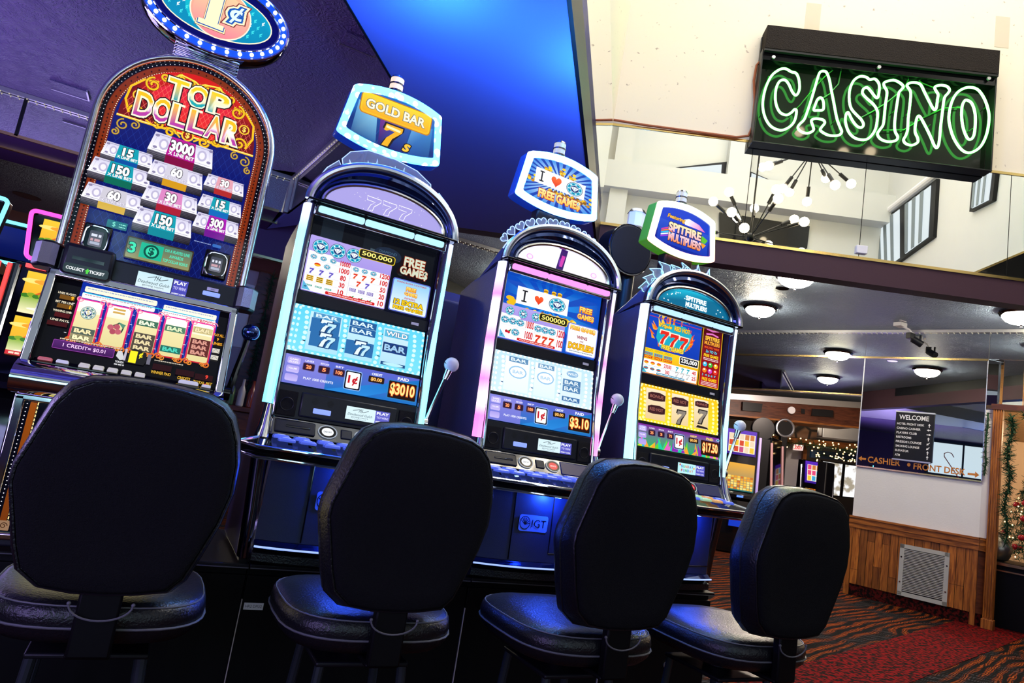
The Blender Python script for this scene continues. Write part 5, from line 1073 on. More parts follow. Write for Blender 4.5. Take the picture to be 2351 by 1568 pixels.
# black band with ticket bezel, tracking screen, speakers
mb = MB(); mb.box(X(-.255),X(.255),-.034,.06,1.392,1.462); band = obj('control_band', mb, M['bezel'], t, bev=.006)
mb = MB(); mb.box(X(-.238),X(-.105),-.062,-.02,1.385,1.478); tb = obj('ticket_unit', mb, M['bezel'], t, bev=.012)
mb = MB(); mb.box(X(-.212),X(-.130),-.064,-.05,1.430,1.440); obj('ticket_mouth', mb, M['gloss_black'], tb)
a2 = Art(); a2.rrect(-.228,1.389,-.112,1.417,.008,'#04050a'); a2.text('COLLECT', -.198, 1.403, .0095, '#f4f6fa', w=.046, bold=.03); a2.text('TICKET', -.142, 1.403, .0095, '#f4f6fa', w=.040, bold=.03)
a2.poly([(-.173,1.402),(-.1665,1.411),(-.160,1.402)], '#48d020'); a2.rect(-.1695,1.395,-.1635,1.403,'#48d020'); a2.build('ticket_legend', lambda u, v, d=0: (X(u),-.063-d,v), M['screen'], tb)
a2 = Art(); a2.rect(-.041,1.389,.104,1.444,'#05060c'); a2.rect(-.040,1.390,.058,1.443,'#d8eaf0','#c4e4f0'); a2.rect(.060,1.390,.103,1.443,'#4a4ab4'); A0 = A
a2.line([(-.012,1.429),(.010,1.436),(.025,1.427),(.045,1.435)], .0018, '#1a2228')
for x in (.010,.016,.022): a2.line([(x+.002,1.440),(x-.002,1.424)], .0014, '#1a2228')
a2.text('Deadwood Gulch', .008, 1.415, .010, '#1f3a40', w=.088, shear=.25); a2.text('gaming resort', .008, 1.404, .007, '#2a3038', w=.06); a2.text('T R A D E M A R K', .008, 1.396, .0035, '#5a646c', w=.045)
a2.text('PLAY', .081, 1.433, .011, '#ffffff', w=.036, bold=.03); a2.text('TO WIN!', .081, 1.416, .010, '#c8c4f4', w=.036, bold=.03); a2.text('INSERT CARD', .081, 1.397, .006, '#ffffff', w=.038, bold=.03)
a2.build('tracking_screen', lambda u, v, d=0: (X(u),-.0345-d,v), M['screen'], band)
for cx in (-.105,.172):
    a2 = Art()
    for i in range(-3,4):
        for j in range(-3,4):
            if i*i+j*j < 11: a2.ell(cx+i*.0042,(1.425 if cx < 0 else 1.404)+j*.0042,.0014,.0014,'#000001',6)
    a2.build('speaker_holes', lambda u, v, d=0: (X(u),-.0343-d,v), M['print'], band)
mb = MB(); mb.box(X(.148),X(.200),-.040,-.03,1.414,1.428); obj('card_slot', mb, M['card_slot'], band, bev=.003)
a2 = Art(); a2.rect(.158,1.432,.192,1.442,'#d8d8e4'); a2.text('2001',.175,1.437,.005,'#202020'); a2.build('asset_tag', lambda u, v, d=0: (X(u),-.0345-d,v), M['print'], band)
for sx in (-1, 1):
    P = [(.242,-.03),(.262,-.066),(.292,-.060),(.314,-.02),(.318,.05),(.242,.06)]
    mb = MB(); mb.loft([[(X(sx*x*.996),y*1.0,z) for x, y in (P if sx > 0 else P[::-1])] for z in (1.392,1.470)]); sp = obj('speaker_pod', mb, M['bezel'], t, bev=.008)
    Q = [(.250,-.052),(.264,-.0705),(.292,-.0645),(.312,-.024)]
    mb = MB(); rr = [[(X(sx*x),y,z) for x, y in Q] for z in (1.400,1.462)]; mb.loft(rr, closed=False, caps=(False,False)); obj('speaker_grille', mb, M['silver_grille'], sp)
# ---- reel glass with chrome frame, leaning towards the player
def rf(z): return -.035-.055*(1.39-z)/.27
def fr(x, z, o=0): return (X(x), rf(z)-o, z)
mb = MB()
for a in (((-.268,1.115),(-.242,1.115),(-.238,1.390),(-.262,1.390)),((.242,1.115),(.268,1.115),(.262,1.390),(.238,1.390)),((-.262,1.372),(.262,1.372),(.262,1.396),(-.262,1.396))):
    mb.loft([[fr(x,z,.012) for x, z in a],[fr(x,z,-.05) for x, z in a]])
obj('reel_frame', mb, M['chrome'], t, bev=.005)
mb = MB()
for sx in (-1,1): mb.quad(fr(sx*.241,1.13,.010),fr(sx*.237,1.375,.010),fr(sx*.236,1.375,-.03),fr(sx*.240,1.13,-.03))
mb.quad(fr(-.24,1.375,.008),fr(.24,1.375,.008),fr(.24,1.372,-.03),fr(-.24,1.372,-.03)); obj('frame_reveal', mb, M['dark_chrome'], t)
A = Art(); A.rect(-.243,1.118,.243,1.380,'#020204')
A.rect(-.175,1.196,.212,1.372,'#0a1c78','#0c2a9a'); A.n += 1
for i in range(-6,20):
    for sl in (1,-1):
        x = -.16+i*.02; A.poly([(x,1.20),(x+.0012,1.20),(x+.0012+sl*.05,1.36),(x+sl*.05,1.36)], '#3a6ad0', True) if -.165 < x+sl*.05 < .20 and -.165 < x < .20 else None
for x0, x1, z, c in ((-.165,.030,1.356,'#f6f0d0'),(.050,.205,1.350,'#f8f4d8'),(-.168,.028,1.336,'#fbfbff'),(.048,.205,1.332,'#fbfbff')): A.rrect(x0,z-.008,x1,z+.009,.004,c); A.mini(x0+.006,x1-.01,z+.003,.0035,'#9aa8c0' if c != '#fbfbff' else '#b8a0a8')
A.text('CREDITS', .175, 1.329, .010, '#d02040', w=.05, bold=.03); A.line([(-.165,1.3445),(.20,1.340)], .003, '#20b0d0')
RX = (-.140,-.063,.018,.096,.174)
for i, x in enumerate(RX):
    A.rect(x-.035,1.196,x+.035,1.326,'#c02028','#e02890'); A.rect(x-.030,1.200,x+.030,1.322,'#d8cc90','#e8dca8'); A.rect(x-.030,1.285,x+.030,1.322,'#f4ecc8','#ffffff')
    for sx in (-1,1): A.spiral(x+sx*.030,1.324,.010,'#e88a98',.003,1.2,0,sx); A.spiral(x+sx*.030,1.196,.010,'#d06a20',.004,1.2,pi,sx); A.spiral(x+sx*.018,1.193,.007,'#e08a30',.003,1.2,pi,-sx)
    for q in range(4): A.rect(x-.046,1.215+q*.030,x-.040,1.2165+q*.030,'#e8ecf4')
def barz(x, z, bg, fg): A.rect(x-.029,z-.010,x+.029,z+.010,bg); A.text('BAR', x, z, .013, fg, w=.046, bold=.05, out='#10100c', ow=.03)
x = RX[0]; A.gem(x,1.285,.020,.020,'#9aa888','#3a4a48'); A.text('$',x,1.285,.018,'#d8c890'); barz(x,1.228,'#4a5a50','#e8dca8'); barz(x,1.208,'#8a8460','#f4e8b8')
x = RX[1]; A.line([(x-.006,1.262),(x+.008,1.272),(x+.022,1.266),(x+.018,1.245)], .004, '#283c30'); A.poly([(x+.004,1.276),(x+.026,1.270),(x+.020,1.258)], '#508870'); [A.ell(x+a,1.250+b,.0085,.0085,c,12) for a, b, c in ((-.012,.006,'#181014'),(-.012,.006,'#b85a68'),(.004,.010,'#b05060'),(-.004,-.006,'#a84858'),(.010,-.004,'#b85a68'))]; A.rect(x-.016,1.300,x+.016,1.306,'#c8a050'); A.rect(x-.016,1.310,x+.016,1.316,'#c8a050')
x = RX[2]; barz(x,1.288,'#3a6a54','#e0ecd0'); [barz(x,1.246-q*.018,'#4a4238','#e0d0a0') for q in range(3)]
x = RX[3]; barz(x,1.288,'#4a7a60','#d8e4b8'); barz(x,1.222,'#1c6a5c','#48c8b0')
x = RX[4]; [barz(x,1.262-q*.017,'#5a2420','#d09080') for q in range(3)]; barz(x,1.300,'#c8b880','#e8d8a8')
for i, (s_, v, c) in enumerate((('LINES PLAYED','9','#e88a10'),('BET PER LINE','1','#e88a10'),('WINNING LINE','','#4a0808'),('LINE PAYS','','#3c0608'))):
    z = 1.318-i*.027; A.text(s_, -.204, z+.011, .0065, '#e8dcc0', w=.045, bold=.02); A.rect(-.220 if i != 3 else -.232,z-.007,-.182,z+.006,'#6a4408' if v else c)
    if v: A.text(v, -.188, z, .011, '#ffb010', bold=.04)
A.frame(-.204,1.166,-.048,1.192,.003,.0015,'#8a3a9a','#3a1050','#52206a'); A.text('1 CREDIT= $0.01', -.125, 1.179, .012, '#f0c8f4', w=.108, bold=.015); A.mini(-.19,-.03,1.1965,.0035,'#c8b8a0')
A.poly([(-.040,1.190),(-.030,1.192),(-.022,1.176),(-.018,1.168),(-.030,1.164),(-.042,1.174)], '#c8c8cc'); A.text('TOUCH', -.030, 1.158, .006, '#e0e0e4', w=.022, bold=.03); A.mini(-.042,-.016,1.150,.004,'#c0c0c4')
A.poly([(-.016,1.160),(.034,1.160),(.040,1.176),(.034,1.198),(.0,1.206),(-.010,1.196)], '#181818'); A.text('1', .002, 1.180, .036, '#f2e01c', w=.020, bold=.04); A.text('¢', .022, 1.188, .020, '#f2e01c', bold=.03); A.rect(-.022,1.165,-.016,1.200,'#b8b0c0'); A.rect(.040,1.165,.050,1.196,'#6a6878')
for s_, x, z, b in (('WINNER PAID',.085,1.146,1),('CREDITS',.150,1.142,1),('TOTAL BET',.205,1.138,1)): A.text(s_, x, z, .009, '#d8a830', w=.055 if len(s_) > 7 else .036, bold=.02); A.rect(x-.026,z+.008,x+.026,z+.026,'#240406')
A.mini(.06,.14,1.182,.003,'#c0b8a8'); A.text('9', .213, 1.158, .012, '#f04030', bold=.04); A.text('0', .213, 1.132, .010, '#f03020', bold=.04)
for i, s_ in enumerate(('PLAY ALL','9','LINES')): A.text(s_, .222, 1.296-i*.014, .009, '#e8a020', w=.030 if len(s_) > 1 else .006, bold=.03)
for i in range(2): A.rect(.212,1.238-i*.022,.234,1.252-i*.022,'#c8c4b8'); A.line([(.213,1.240-i*.022),(.223,1.250-i*.022),(.233,1.240-i*.022)],.001,'#303030')
A.build('reel_glass', lambda u, v, d=0: (X(u), rf(v)+.022-d, v), M['glass_art'], t)
# button shelf, chrome nose, yellow age sticker
mb = MB(); mb.loft([[(X(-.266+.532*i),y,z) for i in (0,1)]+[(X(.266),y+.04,z-.01),(X(-.266),y+.04,z-.01)] for y, z in ((-.075,1.118),)]) if False else None
prof = [(-.070,1.128),(-.110,1.118),(-.146,1.104),(-.166,1.085),(-.170,1.062),(-.158,1.042),(-.130,1.030),(-.06,1.026),(.0,1.026),(.0,1.128)]
mb = MB(); mb.loft([[(X(x),y,z) for y, z in prof] for x in (-.268,-.225,-.222,.222,.225,.268)]); obj('button_shelf', mb, M['chrome'], t, ang=50)
mb = MB(); mb.loft([[(X(x),y,z) for y, z in ((-.072,1.131),(-.112,1.1205),(-.112,1.118),(-.072,1.128))] for x in (-.236,.236)]); obj('shelf_inlay', mb, M['gloss_black'], t)
def tdb(x, y, w, d, h, m):
    z = 1.121+(.131-.121)*(-.072-y)/(-.040)*-1; z = 1.131-.0105*(-.072-y)/.040
    mb = MB(); mb.loft([[(X(x+sx*w*f),y+sy*d*f,z+hh) for sx, sy in ((-1,-1),(1,-1),(1,1),(-1,1))] for f, hh in ((1,0),(1,h*.6),(.82,h))]); return obj('play_button', mb, m, t, bev=.001)
M['btn_cream'] = mat('cream_button', (.62,.60,.48,1), .3, emit=(.6,.58,.42,1), es=.35); M['btn_red'] = mat('red_button', (.5,.12,.12,1), .3, emit=(.6,.15,.15,1), es=.3); M['btn_white'] = mat('white_button', (.7,.7,.68,1), .3, emit=(.6,.6,.55,1), es=.3)
tdb(-.208,-.092,.017,.011,.010,M['btn_red']); tdb(-.166,-.092,.015,.011,.010,M['btn_white'])
for i in range(5): 
    for y in (-.082,-.100): tdb(-.112+i*.036,y,.0135,.0075,.009,M['btn_cream'])
tdb(.165,-.093,.028,.014,.012,M['btn_white']); tdb(.216,-.095,.013,.008,.009,M['btn_white'])
a2 = Art(); a2.ell(.196,1.104,.036,.012,'#f0c81c',18); a2.text('Must be', .176, 1.1045, .006, '#202010', w=.018); a2.text('21', .198, 1.1045, .012, '#181808', w=.014, bold=.03); a2.text('to play', .217, 1.1045, .006, '#202010', w=.018)
a2.build('age_sticker', lambda u, v, d=0: (X(u), -.1475-.018*(1.104-v)/.018-d*1.0-.0015, v), M['print'], t)
# belly door with its own lit glass
mb = MB(); mb.box(X(-.262),X(.262),-.03,.10,.60,1.03); obj('belly_door', mb, M['bezel'], t, bev=.006)
mb = MB()
for a in (((-.262,.63),(-.236,.63),(-.236,1.022),(-.262,1.022)),((.236,.63),(.262,.63),(.262,1.022),(.236,1.022)),((-.262,1.006),(.262,1.006),(.262,1.026),(-.262,1.026)),((-.262,.62),(.262,.62),(.262,.64),(-.262,.64))): mb.loft([[(X(x),-.045,z) for x, z in a],[(X(x),-.02,z) for x, z in a]])
obj('belly_frame', mb, M['chrome'], t, bev=.005)
A = Art(); A.rect(-.236,.64,.236,1.006,'#02030a')
for sx in (-1,1):
    A.rect(min(sx*.222,sx*.206),.66,max(sx*.222,sx*.206),1.004,'#6a3006','#8a4408')
    for i in range(30): A.ell(sx*.229,.665+i*.0115,.0016,.0016,'#e8e4f0',6); A.rect(min(sx*.2045,sx*.2015),.664+i*.0115,max(sx*.2045,sx*.2015),.672+i*.0115,'#e8d490')
    A.rrect(min(sx*.224,sx*.196),.645,max(sx*.224,sx*.196),.672,.002,'#8a6a50'); A.spiral(sx*.21,.658,.009,'#301808',.002)
A.rrect(-.185,.940,.185,.982,.004,'#e8d070')
for i in range(5): A.gem(-.145+i*.072,.961,.027,.021,'#3a9a80','#103028'); A.text('$$',-.145+i*.072,.961,.010,'#f0d060')
A.rrect(-.185,.66,.185,.928,.004,'#ece094')
for r in range(6):
    z = .906-r*.042; A.rect(-.185,z-.022,.185,z-.0212,'#b8a040')
    for i in range(4):
        x = -.160+i*.046
        if r in (0,2): A.gem(x,z,.020,.016,'#4aa090','#1a3030')
        elif r == 1: A.seven(x,z,.030,('#c01838','#d02a88')[i%2],'#f8e8b0')
        elif r == 3: A.bar(x,z,.036,.010,'#a03818','#d8a050','BAR',3)
        elif r == 4: A.bar(x,z,.034,.010,'#6a58a8','#c8c0e0','BAR',2)
        else: A.bar(x,z,.034,.012,'#a86878','#e8d0d0','BAR',1)
    A.text(('1000','500','250','100','50','25')[r], .13, z, .020, '#b01c28', w=.05, bold=.03)
A.build('belly_glass', lambda u, v, d=0: (X(u),-.034-d,v), M['glass_art'], t)
mb = MB(); mb.box(X(-.262),X(.262),-.02,.48,ZB,.602); obj('base', mb, M['gloss_black'], t)
# lever with black ball
mb = MB(); mb.cyl((X(.262),.0,1.12),(X(.295),.0,1.12),.024,14); mb.tube([(X(.292),.0,1.12),(X(.300),-.004,1.2),(X(.315),-.008,1.31)], [.013,.011,.009], 10); lv = obj('lever', mb, M['gloss_black'], t)
mb = MB(); mb.ball((X(.318),-.008,1.328), .029, 18, 12); obj('lever_ball', mb, M['blue_chrome'], lv)
# ---- oval penny sign on a ribbed chrome neck
OC = (.0,2.360); OA, OB = .236,.148
ov = lambda k, n=44: [(OC[0]+(OA-k)*cos(2*pi*i/n), OC[1]+(OB-k)*sin(2*pi*i/n)) for i in range(n)]
mb = MB(); mb.loft([[(X(x),y,z) for x, z in ov(k)] for k, y in ((.05,.115),(.012,.10),(0,.06),(0,.03),(.004,.012),(.012,.008))]); tp = obj('topper', mb, M['dark_chrome'], t)
mb = MB(); mb.tube([(X(x),.010,z) for x, z in ov(.006)], .006, 8, True); mb.tube([(X(x),.004,z) for x, z in ov(.036)], .004, 6, True); obj('oval_rim', mb, M['chrome'], tp)
mb = MB(); mb.loft([[(X(x),.006,z) for x, z in ov(.010)],[(X(x),.004,z) for x, z in ov(.034)]], caps=(False,False)); obj('bulb_band', mb, mat('blue_band', (.01,.07,.5,1), .25, emit=(.005,.09,.75,1), es=.7), tp)
M['bulb_white'] = emis('small_white_bulb', (1,.97,.95,1), 3.0)
for i in range(32):
    q = 2*pi*(i+.3)/32; mb = MB(); mb.ball((X(OC[0]+(OA-.021)*cos(q)),.001,OC[1]+(OB-.021)*sin(q)), .0068, 8, 6); obj('bulb', mb, M['bulb_white'], tp)
A = Art(); A.poly(ov(.038), '#04085c'); A.poly(ov(.060), '#f8ecc8'); o2 = ov(.064); A.poly(o2, ['#0a86b0' if z < OC[1] else '#0c9cc0' for x, z in o2]); A.ell(0,OC[1],.10,.08,'#10b0c4',20)
for i in range(-7,8):
    for j in range(-4,5):
        x, z = i*.026+(j%2)*.013, OC[1]+j*.021
        if ((x)/(OA-.080))**2+((z-OC[1])/(OB-.078))**2 < 1 and abs(x) > .075: A.text('¢', x, z, .017, '#e8fcff' if (i*3+j*5) % 4 == 0 else '#40dce0', bold=.02)
A.ell(.01,OC[1],.096,.090,'#ffe8d0',36); A.ell(.01,OC[1],.092,.086,'#e0908c',36,'#f0b48c'); A.ell(.01,OC[1]-.005,.086,.078,'#ee8090',36,'#f8c898')
S1 = [(-.022,.052),(.022,.058),(.020,-.045),(.040,-.045),(.040,-.062),(-.040,-.062),(-.040,-.045),(-.020,-.045),(-.018,.036),(-.034,.036),(-.034,.050)]
for k, c in ((1.30,'#7a3430'),(1.24,'#ffe8b0'),(1.10,'#1a50a8'),(.98,'#fff4c0')): A.poly([(-.012+x*k if abs(x) < .03 else -.012+x*(1+(k-1)*.6), OC[1]+.004+z*(1+(k-1)*.5)) for x, z in S1], c)
for ow, c in ((.20,'#7a3430'),(.16,'#ffe8c0'),(.09,'#1c58b0'),(.02,'#d8f4ff')): A._text('¢', .056, OC[1]+.014, .064, c, .040, .02, ow, 0, None, 0, 1)
A.build('penny_sign', lambda u, v, d=0: (X(u),.0055-d,v), M['glass_art'], tp)
mb = MB()
for i in range(7):
    z = 2.166+i*.0105; mb.box(X(-.100),X(.100),.03-.002*i,.10,z,z+.0065); mb.box(X(-.094),X(.094),.035,.095,z+.006,z+.011)
obj('topper_neck', mb, M['chrome'], tp, bev=.0015)
# ================================================================ machine stands
def lock(parent, x, y, z):
    mb = MB(); mb.cyl((x,y,z),(x,y-.006,z),.013,18); l = obj('lock', mb, M['steel'], parent)
    mb = MB(); mb.box(x-.007,x+.004,y-.0075,y-.0055,z-.0022,z+.0022); obj('key_slot', mb, M['black'], l)
xs = [(-1.040,-.228,'black stand under the tall round-topped machine'),(-.228,.580,'black stand with a small white code sticker under the cyan lit machine'),(.580,1.240,'black stand under the pink lit machine'),(1.240,1.830,'black stand under the machine with yellow reels')]
for i, (x0, x1, lb) in enumerate(xs):
    t = thing('machine_stand', lb, 'stand', ((x0+x1)/2,.25,0), 0, 'black stands under the slot machines', True)
    mb = MB(); mb.box(x0+.002,x1-.002,.05,.62,.004,.570); obj('carcass', mb, M['black_laminate'], t)
    mb = MB(); mb.box(x0+.003,x1-.004,.03,.048,.06,.545); d = obj('door', mb, M['black_laminate'], t, bev=.001)
    mb = MB(); mb.box(x0+.001,x1-.001,.012,.62,.570,.585); obj('counter_top', mb, M['black'], t, bev=.003)
    mb = MB(); mb.box(x0+.003,x1-.003,.0105,.013,.571,.574); obj('edge_band', mb, M['piping'], t)
    mb = MB(); mb.box(x0-.0015,x0+.0015,.026,.032,.06,.470); obj('door_edge', mb, mat('pale_edge', (.42,.36,.34,1), .5), t)
    lx = {0:-.478,1:.262,2:.946,3:1.6}[i]; lock(d, lx, .03, .262)
    if i == 1:
        a2 = Art(); a2.rect(-.218,.437,-.156,.459,'#d6d2dc'); a2.text('HR2 DPU2', -.187, .448, .009, '#1c1a2c', w=.052); a2.build('code_sticker', lambda u, v, d_=0: (u,.0293-d_,v), M['print'], d)
# ================================================================ stools
FAB = [(-.12,.652),(-.06,.642),(0,.640),(.06,.643),(.125,.652),(.152,.680),(.175,.74),(.200,.81),(.215,.88),(.213,.95),(.200,1.005),(.180,1.050),(.155,1.076),(.12,1.091),(.06,1.100),(0,1.103),(-.06,1.100),(-.11,1.091),(-.145,1.070),(-.170,1.030),(-.192,.96),(-.212,.895),(-.213,.86),(-.197,.80),(-.180,.735),(-.162,.685)]
def back_ring(k, y, g=0):
    return [(x*k+(g if x > 0 else -g)*min(1,abs(x)/.12), y-.07*(z-.64)-(x/.21)**2*.0, .872+(z-.872)*k+(g if z > .872 else -g)*min(1,abs(z-.872)/.15)) for x, z in FAB]
def make_stool():
    t = thing('casino_stool', '', 'stool', (0,0,0), 0, 'black stools in front of the slot machines')
    mb = MB(); mb.loft([back_ring(1,-.285,-.004),back_ring(1,-.285,.003),back_ring(1,-.270,.008),back_ring(1,-.240,.013),back_ring(1,-.205,.013),back_ring(1,-.180,.002),back_ring(.95,-.165,-.006),back_ring(.7,-.158)]); b = obj('backrest', mb, M['vinyl'], t, ang=60)
    mb = MB(); mb.loft([back_ring(1,-.283,-.002),back_ring(1,-.297,-.003),back_ring(.985,-.302,-.006),back_ring(.8,-.304),back_ring(.4,-.305)]); obj('back_fabric', mb, M['fabric'], b, ang=60)
    mb = MB(); mb.tube(back_ring(1,-.286,.002), .0035, 6, True); mb.tube(back_ring(1,-.232,.0135), .0022, 5, True); obj('piping', mb, M['vinyl'], b)
    sq = lambda a, b_, z, n=32, e=3.2, cy=.0: [(a*(1 if cos(q) >= 0 else -1)*abs(cos(q))**(2/e), cy+b_*(1 if sin(q) >= 0 else -1)*abs(sin(q))**(2/e), z) for q in [2*pi*i/n for i in range(n)]]
    mb = MB(); mb.loft([sq(.17,.18,.508),sq(.215,.225,.515),sq(.235,.245,.535),sq(.240,.250,.570),sq(.236,.246,.592),sq(.215,.225,.607),sq(.15,.16,.612),sq(.06,.06,.606)]); s = obj('seat', mb, M['vinyl'], t, ang=70)
    mb = MB(); mb.tube(sq(.2405,.2505,.553), .003, 6, True); mb.tube(sq(.230,.240,.598), .0022, 5, True); obj('piping', mb, M['piping'], s)
    mb = MB(); mb.box(-.045,.045,-.275,-.10,.495,.508); mb.hexa([(-.043,-.284,.50),(.043,-.284,.50),(.043,-.255,.50),(-.043,-.255,.50),(-.043,-.280,.70),(.043,-.280,.70),(.043,-.25,.70),(-.043,-.25,.70)]); obj('back_bracket', mb, M['black_laminate'], t, bev=.006)
    mb = MB(); mb.tube([(.062*cos(q)+.004,-.294,.618+.034*sin(q)) for q in [pi+pi*i/14 for i in range(15)]], .0023, 6); mb.ball((-.058,-.293,.619),.0045,8,6); mb.ball((.066,-.293,.619),.0045,8,6); obj('pull_cord', mb, M['piping'], t)
    mb = MB(); mb.cyl((0,0,.46),(0,0,.508),.05,16); mb.box(-.13,.13,-.13,.13,.448,.462); obj('swivel', mb, M['black'], t, bev=.005)
    for sx in (-1,1):
        for sy in (-1,1):
            mb = MB(); mb.tube([(sx*.115,sy*.115,.455),(sx*.128,sy*.128,.25),(sx*.155,sy*.155,.0)], .0135, 10); obj('leg', mb, M['leg'], t)
    mb = MB(); mb.tube([(.135*cos(q)*1.33,.135*sin(q)*1.33,.20) for q in [2*pi*i/28 for i in range(28)]], .008, 8, True); obj('foot_ring', mb, M['black'], t)
    return t
M['leg'] = mat('black_leg_tube', (.016,.022,.026,1), .3, 0, .5)
s0 = make_stool()
labs = ['nearest black stool at far left before the tall rounded machine','black stool before the machine with cyan light strips','black stool before the machine with pink light strips','black stool at the right end, its seat lit pale, beside the open carpet']
for i, (x, y, rz) in enumerate(((-.625,-.345,-.01),(.03,-.40,.0),(.675,-.50,.02),(1.315,-.545,.03))):
    s = s0 if i == 0 else copy_tree(s0); s.location = (x,y,0); s.rotation_euler = (0,0,rz); s['label'] = labs[i]
# ================================================================ back row of machines, facing away
def back_cab(mx, lb, zt, disc=None):
    t = thing('slot_machine', lb, 'slot machine', (mx,.95,0), 0, 'machines facing away behind the front row', True)
    mb = MB(); mb.loft([[(mx+x,y,z) for y, z in ((.66,.02),(.66,zt-.06),(.74,zt),(1.25,zt),(1.25,.02))] for x in (-.27,.27)]); obj('cabinet', mb, M['cab'], t, bev=.01)
    mb = MB()
    for i in range(4): mb.hexa([(mx-.273,.70+.0*i,zt-.17-i*.045),(mx-.273,.77,zt-.165-i*.045),(mx-.268,.77,zt-.165-i*.045),(mx-.268,.70,zt-.17-i*.045),(mx-.273,.70,zt-.145-i*.045),(mx-.273,.77,zt-.14-i*.045),(mx-.268,.77,zt-.14-i*.045),(mx-.268,.70,zt-.145-i*.045)])
    obj('side_vent', mb, M['black'], t)
    if disc:
        dx, dz, r = disc
        mb = MB(); mb.cyl((mx+dx,.92,dz),(mx+dx,1.06,dz),r,40); mb.cyl((mx+dx,.915,dz),(mx+dx,.92,dz),r*.96,40); d = obj('round_topper', mb, M['black'], t, bev=.01)
        mb = MB(); mb.tube([(mx+dx+r*1.01*cos(q),.925,dz+r*1.01*sin(q)) for q in [2*pi*i/40 for i in range(40)]], .006, 6, True); obj('disc_rim', mb, M['dark_chrome'], d)
        mb = MB(); mb.cyl((mx+dx+.05,.99,zt-.01),(mx+dx+.05,.99,dz-r+.02),.045,16); mb.box(mx+dx-.05,mx+dx+.15,.92,1.06,zt,zt+.05); obj('topper_post', mb, M['black'], d)
        mb = MB(); c = mx+dx+.06; mb.cyl((c,.99,dz+r-.03),(c,.99,dz+r+.02),.035,12); mb.cyl((c,.99,dz+r+.11),(c,.99,dz+r+.135),.062,8,.045); cn = obj('candle_light', mb, M['dark_chrome'], d)
        mb = MB(); mb.cyl((c,.99,dz+r+.02),(c,.99,dz+r+.11),.056,8); obj('candle_lens', mb, mat('grey_lens', (.6,.6,.62,1), .3, emit=(.8,.8,.82,1), es=.35), cn)
    return t
back_cab(.66, 'dark machine back with slotted vents between the cyan and pink lit machines', 1.80)
P = at_y(1432, 578, .99); Q = at_y(1432, 640, .99)
back_cab(1.50, 'dark machine back with a large round black topper behind the pink lit machine', 1.80, (P.x-1.50, P.z, .155))
# ================================================================ neon sign
sg = thing('neon_sign', 'large black box sign with green neon letters spelling casino', 'sign', tuple(cw(.95,3.92,0)), 0, None, True)
s0_, s1_, zb_, zt_ = -.012, 1.968, 3.985, 4.85
mb = MB(); cbox(mb, s0_, s1_, .012, .04, zb_, 5.02); 
cbox(mb, s0_, s0_+.012, .04, .125, zb_, zt_); cbox(mb, s1_-.012, s1_, .04, .125, zb_, zt_); cbox(mb, s0_, s1_, .012, .128, zb_-.012, zb_); obj('sign_box', mb, M['sign_metal'] if 'sign_metal' in M else M.setdefault('sign_metal', mat('sign_metal', (.012,.012,.012,1), .35, .2)), sg, bev=.003)
mb = MB(); cbox(mb, s0_+.02, s1_-.02, .041, .046, zb_+.01, zt_-.07); obj('back_panel', mb, mat('black_mirror_panel', (.004,.006,.004,1), .05, 0, .30), sg)
mb = MB(); cbox(mb, s0_+.01, s1_-.01, .05, .12, zt_-.10, zt_-.02); obj('transformer_rail', mb, M['gloss_black'], sg, bev=.004)
mb = MB(); cbox(mb, s0_+.01, s1_-.012, .012, .165, zt_-.015, 5.055); obj('valance', mb, mat('brown_valance', (.014,.009,.006,1), .75, 0, .25, bump=1, bscale=120, var=.5, vscale=160), sg, bev=.003)
mb = MB(); cbox(mb, s0_+.01, s1_-.012, .13, .16, zt_-.035, zt_-.013); obj('valance_lip', mb, M['sign_metal'], sg)
NEON = emis('green_neon_tube', (.30,1.0,.30,1), 13)
nn, ll, pp = nodes(NEON); lw_ = nn.new('ShaderNodeLayerWeight'); lw_.inputs[0].default_value = .35
rp = nn.new('ShaderNodeValToRGB'); rp.color_ramp.elements[0].position = .25; rp.color_ramp.elements[0].color = (.16,1,.16,1); rp.color_ramp.elements[1].position = .8; rp.color_ramp.elements[1].color = (.0,.5,.01,1)
ll.new(lw_.outputs['Facing'], rp.inputs['Fac']); ll.new(rp.outputs['Color'], pp.inputs['Emission Color'])
def npt(x, y): P = at_pl(1680+x/3.5037, y/3.5037, B0+nC*.105, 121); return P
def spline(p, n=5):
    out = []; N = len(p)
    for i in range(N):
        a, b, c, d = (Vector(p[(i+k) % N]) for k in (-1,0,1,2))
        for j in range(n): u = j/n; out.append(.5*((2*b)+(c-a)*u+(2*a-5*b+4*c-d)*u*u+(3*b-a-3*c+d)*u**3))
    return out
